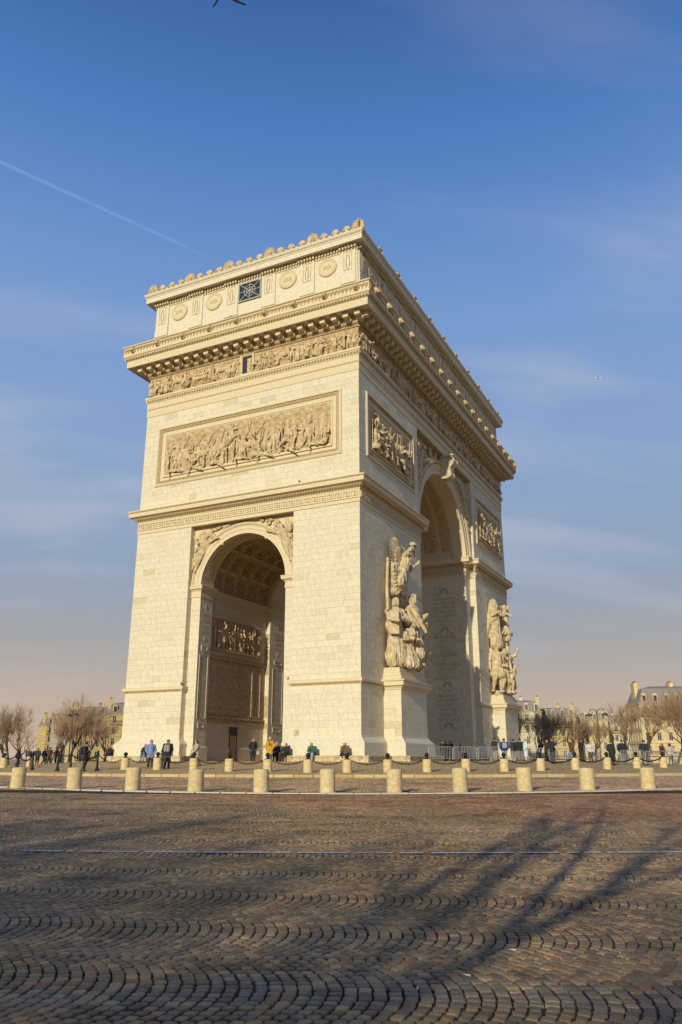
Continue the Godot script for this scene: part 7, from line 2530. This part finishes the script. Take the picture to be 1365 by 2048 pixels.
# ---------------------------------------------------------------- houses
func house(x: float, z: float, turn: float, w: float, dp: float, floors: int, fh: float, roof: float, wall: Color, label: String, blank_side := false, bays := 0, base := -99.0) -> Node3D:
	var y := stand_y(x, z) if base < -90.0 else base
	var t := thing("town_house", Vector3(x, y, z), turn, label, "house", "town houses round the place")
	var wm := mat(lin(wall.r, wall.g, wall.b), 0.9, M.far_tex, 6.0)
	var H := floors * fh
	# front at z = 0 (looks to +z); walls with real openings
	var m := MB.new()
	var nb := bays if bays > 0 else int(w / 2.6)
	var bw := w / nb
	var ww := 1.05
	if not cache.has("winpane"):
		var pn := MB.new()
		pn.box(-0.52, 0.52, 0.0, 2.0, -0.03, 0.0)
		cache.winpane = pn.mesh(M.glass)
		var wf := MB.new()
		for s in [-1.0, 1.0]: wf.box(s * 0.52, s * 0.45, 0.0, 2.0, 0.002, 0.06)
		wf.box(-0.04, 0.04, 0.0, 2.0, 0.003, 0.07)
		wf.box(-0.52, 0.52, 1.93, 2.0, 0.004, 0.06)
		wf.box(-0.52, 0.52, 0.0, 0.08, 0.004, 0.06)
		wf.box(-0.5, 0.5, 1.38, 1.43, 0.005, 0.05)
		cache.winframe = wf.mesh(flat(lin(0.5, 0.48, 0.42), 0.7))
	var faces := [[Transform3D.IDENTITY, w, nb], [Transform3D(Basis(Vector3.UP, -PI / 2), Vector3(-w * 0.5, 0, -dp * 0.5)), dp, maxi(1, int(dp / 2.8))], [Transform3D(Basis(Vector3.UP, PI / 2), Vector3(w * 0.5, 0, -dp * 0.5)), dp, maxi(1, int(dp / 2.8))]]
	for fi in 3:
		var f: Array = faces[fi]
		var x0: float = -f[1] * 0.5
		var off := 0.0 if fi == 0 else 0.0
		if fi == 1 and blank_side:
			rect(m, f[0], x0, -x0, 0, H, off)
			continue
		var step: float = f[1] / f[2]
		for fl in floors:
			var v0: float = fl * fh
			for k in f[2]:
				var u0: float = x0 + k * step
				var c: float = u0 + step * 0.5
				var sill := v0 + 0.55
				rect(m, f[0], u0, c - ww * 0.5, v0, v0 + fh, off)
				rect(m, f[0], c + ww * 0.5, u0 + step, v0, v0 + fh, off)
				rect(m, f[0], c - ww * 0.5, c + ww * 0.5, v0, sill, off)
				rect(m, f[0], c - ww * 0.5, c + ww * 0.5, sill + 2.0, v0 + fh, off)
				m.xf = f[0]
				m.quad(Vector3(c - ww * 0.5, sill, off - 0.3), Vector3(c - ww * 0.5, sill, off), Vector3(c - ww * 0.5, sill + 2, off), Vector3(c - ww * 0.5, sill + 2, off - 0.3))
				m.quad(Vector3(c + ww * 0.5, sill, off), Vector3(c + ww * 0.5, sill, off - 0.3), Vector3(c + ww * 0.5, sill + 2, off - 0.3), Vector3(c + ww * 0.5, sill + 2, off))
				m.quad(Vector3(c - ww * 0.5, sill, off - 0.3), Vector3(c + ww * 0.5, sill, off - 0.3), Vector3(c + ww * 0.5, sill, off), Vector3(c - ww * 0.5, sill, off))
				m.quad(Vector3(c - ww * 0.5, sill + 2, off), Vector3(c + ww * 0.5, sill + 2, off), Vector3(c + ww * 0.5, sill + 2, off - 0.3), Vector3(c - ww * 0.5, sill + 2, off - 0.3))
				m.xf = Transform3D.IDENTITY
				var wd := inst("window", cache.winframe, t, f[0] * Vector3(c, sill, off - 0.22), f[0].basis)
				inst("pane", cache.winpane, wd)
	rect(m, Transform3D(Basis(Vector3.UP, PI), Vector3(0, 0, -dp)), -w * 0.5, w * 0.5, 0, H, 0.0)
	m.quad(Vector3(-w * 0.5, H, 0), Vector3(w * 0.5, H, 0), Vector3(w * 0.5, H, -dp), Vector3(-w * 0.5, H, -dp))
	inst("wall", m.mesh(wm), t)
	# string courses, cornice, balconies
	for fl in floors:
		if fl == 0 and floors > 2: continue
		var cst := MB.new()
		var pr := 0.35 if fl == floors - 1 else 0.14
		cst.sweep(pv([[w * 0.5, -dp], [w * 0.5, 0], [-w * 0.5, 0], [-w * 0.5, -dp]]), pv([[0.0, (fl + 1) * fh - 0.22], [pr, (fl + 1) * fh - 0.14], [pr, (fl + 1) * fh], [0.0, (fl + 1) * fh + 0.02]]), false)
		inst("cornice" if fl == floors - 1 else "string_course", cst.mesh(wm), t)
	for fl in [1, floors - 1]:
		var sl := MB.new()
		sl.box(-w * 0.5, w * 0.5, fl * fh + 0.05, fl * fh + 0.2, 0.002, 0.75)
		var bal := inst("balcony", sl.mesh(wm), t)
		var rl := MB.new()
		rl.box(-w * 0.5, w * 0.5, fl * fh + 1.1, fl * fh + 1.17, 0.66, 0.72)
		for k in int(w / 0.22): rl.box(-w * 0.5 + k * 0.22, -w * 0.5 + k * 0.22 + 0.05, fl * fh + 0.2, fl * fh + 1.1, 0.67, 0.71)
		inst("railing", rl.mesh(M.iron), bal)
	# mansard roof with dormers, chimneys
	if roof > 0.0:
		var r := MB.new()
		var i := roof * 0.32
		var a := [Vector3(-w * 0.5, H + 0.02, 0), Vector3(w * 0.5, H + 0.02, 0), Vector3(w * 0.5, H + 0.02, -dp), Vector3(-w * 0.5, H + 0.02, -dp)]
		var b := [Vector3(-w * 0.5 + i, H + roof * 0.8, -i), Vector3(w * 0.5 - i, H + roof * 0.8, -i), Vector3(w * 0.5 - i, H + roof * 0.8, -dp + i), Vector3(-w * 0.5 + i, H + roof * 0.8, -dp + i)]
		for k in 4: r.quad(a[k], a[(k + 1) % 4], b[(k + 1) % 4], b[k])
		var c0 := Vector3(-w * 0.5 + dp * 0.35, H + roof, -dp * 0.5)
		var c1 := Vector3(w * 0.5 - dp * 0.35, H + roof, -dp * 0.5)
		r.quad(b[0], b[1], c1, c0)
		r.quad(b[2], b[3], c0, c1)
		r.tri(b[1], b[2], c1)
		r.tri(b[3], b[0], c0)
		var ro := inst("roof", r.mesh(M.zinc), t)
		for k in nb:
			var dm := MB.new()
			var u := -w * 0.5 + bw * (k + 0.5)
			dm.box(u - 0.62, u + 0.62, H + 0.3, H + 2.1, -0.9, -0.12)
			dm.tri(Vector3(u - 0.75, H + 2.1, -0.1), Vector3(u + 0.75, H + 2.1, -0.1), Vector3(u, H + 2.6, -0.1))
			dm.quad(Vector3(u - 0.75, H + 2.1, -0.1), Vector3(u, H + 2.6, -0.1), Vector3(u, H + 2.6, -1.2), Vector3(u - 0.75, H + 2.1, -1.2))
			dm.quad(Vector3(u, H + 2.6, -0.1), Vector3(u + 0.75, H + 2.1, -0.1), Vector3(u + 0.75, H + 2.1, -1.2), Vector3(u, H + 2.6, -1.2))
			inst("dormer", dm.mesh(wm), ro)
			var wd := inst("dormer_window", cache.winpane, t, Vector3(u, H + 0.45, -0.08), Basis.from_scale(Vector3(0.8, 0.75, 1)))
		for k in [-0.44, 0.1, 0.44]:
			var ch := MB.new()
			ch.box(w * k - 0.5, w * k + 0.5, H + roof * 0.3, H + roof + 0.8, -dp * 0.62, -dp * 0.38)
			var cho := inst("chimney", ch.mesh(wm), ro)
			var pt := MB.new()
			for q in 4: pt.lathe(Vector3(w * k, H + roof + 0.8, -dp * 0.6 + dp * 0.2 * q / 3.0), pv([[0.14, 0.0], [0.11, 0.6], [0.0, 0.6]]), 8)
			inst("chimney_pots", pt.mesh(M.pot), cho)
	return t

func build_houses() -> void:
	M.far_tex = noise_tex(0.03, 5, Color(0.78, 0.75, 0.7), Color(1, 1, 1), 256, 61)
	M.zinc = flat(lin(0.24, 0.205, 0.18), 0.8)
	M.glass = flat(lin(0.03, 0.03, 0.032), 0.4)
	M.pot = flat(lin(0.30, 0.11, 0.06), 0.85)
	var ochre := Color(0.74, 0.56, 0.27)
	var pale := Color(0.76, 0.65, 0.45)
	var grey := Color(0.52, 0.46, 0.38)
	var cam_yaw := deg_to_rad(-63.6)
	# left of the arch, a street running away
	house(139.5, -139.0, cam_yaw + 0.45, 18.0, 13.0, 5, 3.25, 3.7, ochre, "yellow corner house with zinc mansard roof just left of the arch")
	house(147.0, -162.0, cam_yaw + 0.55, 14.0, 12.0, 5, 3.4, 3.2, Color(0.76, 0.60, 0.31), "yellow house with black balconies second from the arch on the left")
	house(153.0, -178.5, cam_yaw + 0.6, 9.0, 12.0, 6, 3.15, 0.0, grey, "tall plain grey house in the left row", true)
	house(163.0, -192.0, cam_yaw + 0.6, 14.0, 12.0, 5, 3.2, 3.2, ochre, "far yellow house at the left end of the row")
	house(178.0, -206.0, cam_yaw + 0.6, 16.0, 12.0, 4, 3.2, 3.0, pale, "low pale house furthest left behind the bare trees")
	# right of the arch
	house(180.0, -33.5, cam_yaw - 0.2, 14.0, 12.0, 5, 3.2, 3.6, pale, "pale house with dormers beside the right edge of the arch")
	house(197.0, -26.5, cam_yaw - 0.3, 13.0, 12.0, 5, 3.1, 3.0, Color(0.68, 0.53, 0.27), "ochre house second from the arch on the right")
	house(216.0, -20.0, cam_yaw - 0.3, 13.0, 12.0, 5, 3.1, 2.6, Color(0.76, 0.62, 0.33), "yellowish house third from the arch on the right")
	house(234.0, -15.0, cam_yaw - 0.2, 12.0, 12.0, 5, 3.1, 3.0, pale, "pale house fourth from the arch on the right")
	house(262.0, -10.0, cam_yaw - 0.2, 16.0, 12.0, 5, 3.0, 3.0, grey, "far grey house behind the right street lamp")
	house(171.0, 9.6, cam_yaw - 0.1, 17.0, 14.0, 5, 3.3, 4.8, Color(0.80, 0.62, 0.36), "large corner house with arched dormers at the right edge")

# ---------------------------------------------------------------- small things
func build_small() -> void:
	# airliner far up
	var d := sky_dir(83.67, 25.82)
	var at := Vector3(-53.9, 0.074, 25.03) + d * 3000.0
	var t := thing("airliner", at, 0.0, "tiny white airliner high in the sky to the right", "aircraft")
	var rt := Vector3(0.444, 0, 0.896)
	t.basis = Basis(rt, Vector3.UP, rt.cross(Vector3.UP)) * Basis(Vector3.BACK, 0.06)
	var wm := flat(lin(0.8, 0.8, 0.8), 0.4)
	var f := MB.new()
	f.tube(PackedVector3Array([Vector3(-12, 0.6, 0), Vector3(-8, 0.2, 0), Vector3(9, 0, 0), Vector3(11.5, -0.2, 0), Vector3(12.5, -0.4, 0)]), PackedFloat32Array([0.3, 1.2, 1.3, 0.9, 0.2]), 12)
	inst("fuselage", f.mesh(wm), t)
	for s in [-1.0, 1.0]:
		var w := MB.new()
		w.quad(Vector3(3, -0.5, s), Vector3(-1, -0.5, s), Vector3(-4.2, 0.4, s * 12), Vector3(-2.6, 0.4, s * 12))
		w.quad(Vector3(3, -0.8, s), Vector3(-2.6, 0.3, s * 12), Vector3(-4.2, 0.3, s * 12), Vector3(-1, -0.8, s))
		inst("wing", w.mesh(wm), t)
		var e := MB.new()
		e.tube(PackedVector3Array([Vector3(2.4, -1.3, s * 4), Vector3(-0.4, -1.2, s * 4)]), PackedFloat32Array([0.7, 0.45]), 10)
		inst("engine", e.mesh(wm), t)
		var tp := MB.new()
		tp.quad(Vector3(-9, 0.6, s * 0.4), Vector3(-11, 0.6, s * 0.4), Vector3(-12, 0.9, s * 4.5), Vector3(-11, 0.9, s * 4.5))
		inst("tailplane", tp.mesh(wm), t)
	var fin := MB.new()
	fin.quad(Vector3(-8.5, 1.0, 0), Vector3(-11.5, 1.0, 0), Vector3(-12.6, 5.0, 0), Vector3(-11, 5.0, 0))
	inst("fin", fin.mesh(wm), t)
	# litter on the setts
	var lf := MB.new()
	lf.quad(Vector3(-0.13, 0.01, -0.05), Vector3(0.0, 0.045, -0.06), Vector3(0.01, 0.03, 0.05), Vector3(-0.12, 0.0, 0.04))
	lf.quad(Vector3(0.0, 0.045, -0.06), Vector3(0.14, 0.01, -0.03), Vector3(0.15, 0.02, 0.05), Vector3(0.01, 0.03, 0.05))
	lf.quad(Vector3(0.02, 0.03, 0.0), Vector3(0.2, 0.005, -0.02), Vector3(0.26, 0.01, 0.02), Vector3(0.05, 0.01, 0.06))
	var lp := polar(75.0, 2.55, profile(75.0) + 0.03)
	var lo := inst(numbered("dry_leaf"), lf.mesh(flat(lin(0.10, 0.075, 0.06), 0.8)), self, lp, Basis(Vector3.UP, 0.7))
	tag(lo, "large crumpled dry leaf lying on the dark setts at lower right", "leaf")
	var bt := MB.new()
	bt.bar(Vector3(-0.035, 0.01, 0), Vector3(0.012, 0.01, 0), 0.006, 6)
	var b2 := MB.new()
	b2.bar(Vector3(0.012, 0.01, 0), Vector3(0.035, 0.01, 0), 0.0062, 6)
	var k := 0
	for q in [[78.05, 0.45, 0.3, "cigarette end lying at the bottom centre of the setts"], [77.7, 0.85, 1.2, "cigarette end lying just right of the bottom centre"], [76.9, 1.35, 2.0, "cigarette end lying furthest right on the setts"]]:
		var c := thing("cigarette_end", polar(q[0], q[1], profile(q[0]) + 0.022), q[2], q[3], "litter", "cigarette ends")
		inst("paper", bt.mesh(flat(lin(0.7, 0.68, 0.62), 0.8)), c)
		inst("filter", b2.mesh(flat(lin(0.55, 0.27, 0.08), 0.8)), c)
	# flakes of old paint on the road
	var fl := MB.new()
	for i in 7: fl.quad(Vector3(-0.12 + i * 0.04, 0.0, -0.03), Vector3(-0.12 + i * 0.04, 0.0, 0.03 - i % 3 * 0.01), Vector3(-0.09 + i * 0.04, 0.0, 0.02 + i % 2 * 0.02), Vector3(-0.09 + i * 0.04, 0.0, -0.02))
	for q in [[72.2, -2.9], [61.0, -7.0]]:
		var o := inst(numbered("paint_flakes"), fl.mesh(M.paint), self, polar(q[0], q[1], profile(q[0]) + 0.026), Basis(Vector3.UP, 0.5).scaled(Vector3.ONE * (1.0 if q[0] > 70 else 2.2)))
		tag(o, "small worn patch of white paint on the road, %s one" % ("nearer" if q[0] > 70 else "farther"), "paint", "", "stuff")
	# pigeons on the ledges
	var pg := MB.new()
	pg.blob(PackedFloat32Array([-0.1, 0.1, 0, 0.05, 0.05, 0.13, 0, 0.07, 0.05, 0.14, 0, 0.05, 0.09, 0.23, 0, 0.035, 0.09, 0.24, 0, 0.035, 0.14, 0.23, 0, 0.012, -0.1, 0.1, 0, 0.04, -0.2, 0.08, 0, 0.02]), 0.025, 0.03)
	for s in [-1.0, 1.0]: pg.bar(Vector3(0.03, 0.0, s * 0.025), Vector3(0.03, 0.1, s * 0.025), 0.008, 4)
	var pm := pg.mesh(flat(lin(0.06, 0.065, 0.075), 0.8))
	for q in [[-0.12, 5.95, -6.2, 0.4, "pigeon at the left end of the near pier's low ledge"], [-0.1, 5.95, -16.4, 2.0, "pigeon on the low ledge left of the small passage"], [-0.6, 21.94, -5.2, 1.0, "pigeon on the ledge over the meander band"], [-1.95, 38.63, -12.0, 0.6, "pigeon on top of the cornice beside the attic grille"]]:
		var o := inst(numbered("pigeon"), pm, self, Vector3(q[0], q[1], q[2]), Basis(Vector3.UP, q[3]))
		tag(o, q[4], "pigeon", "pigeons on the ledges")

func _ready() -> void:
	build_view()
	build_materials()
	build_ground()
	build_arch()
	build_bollards()
	build_barriers()
	build_lamps()
	build_trees()
	build_houses()
	build_people()
	build_small()
	print("built in ", Time.get_ticks_msec(), " ms")
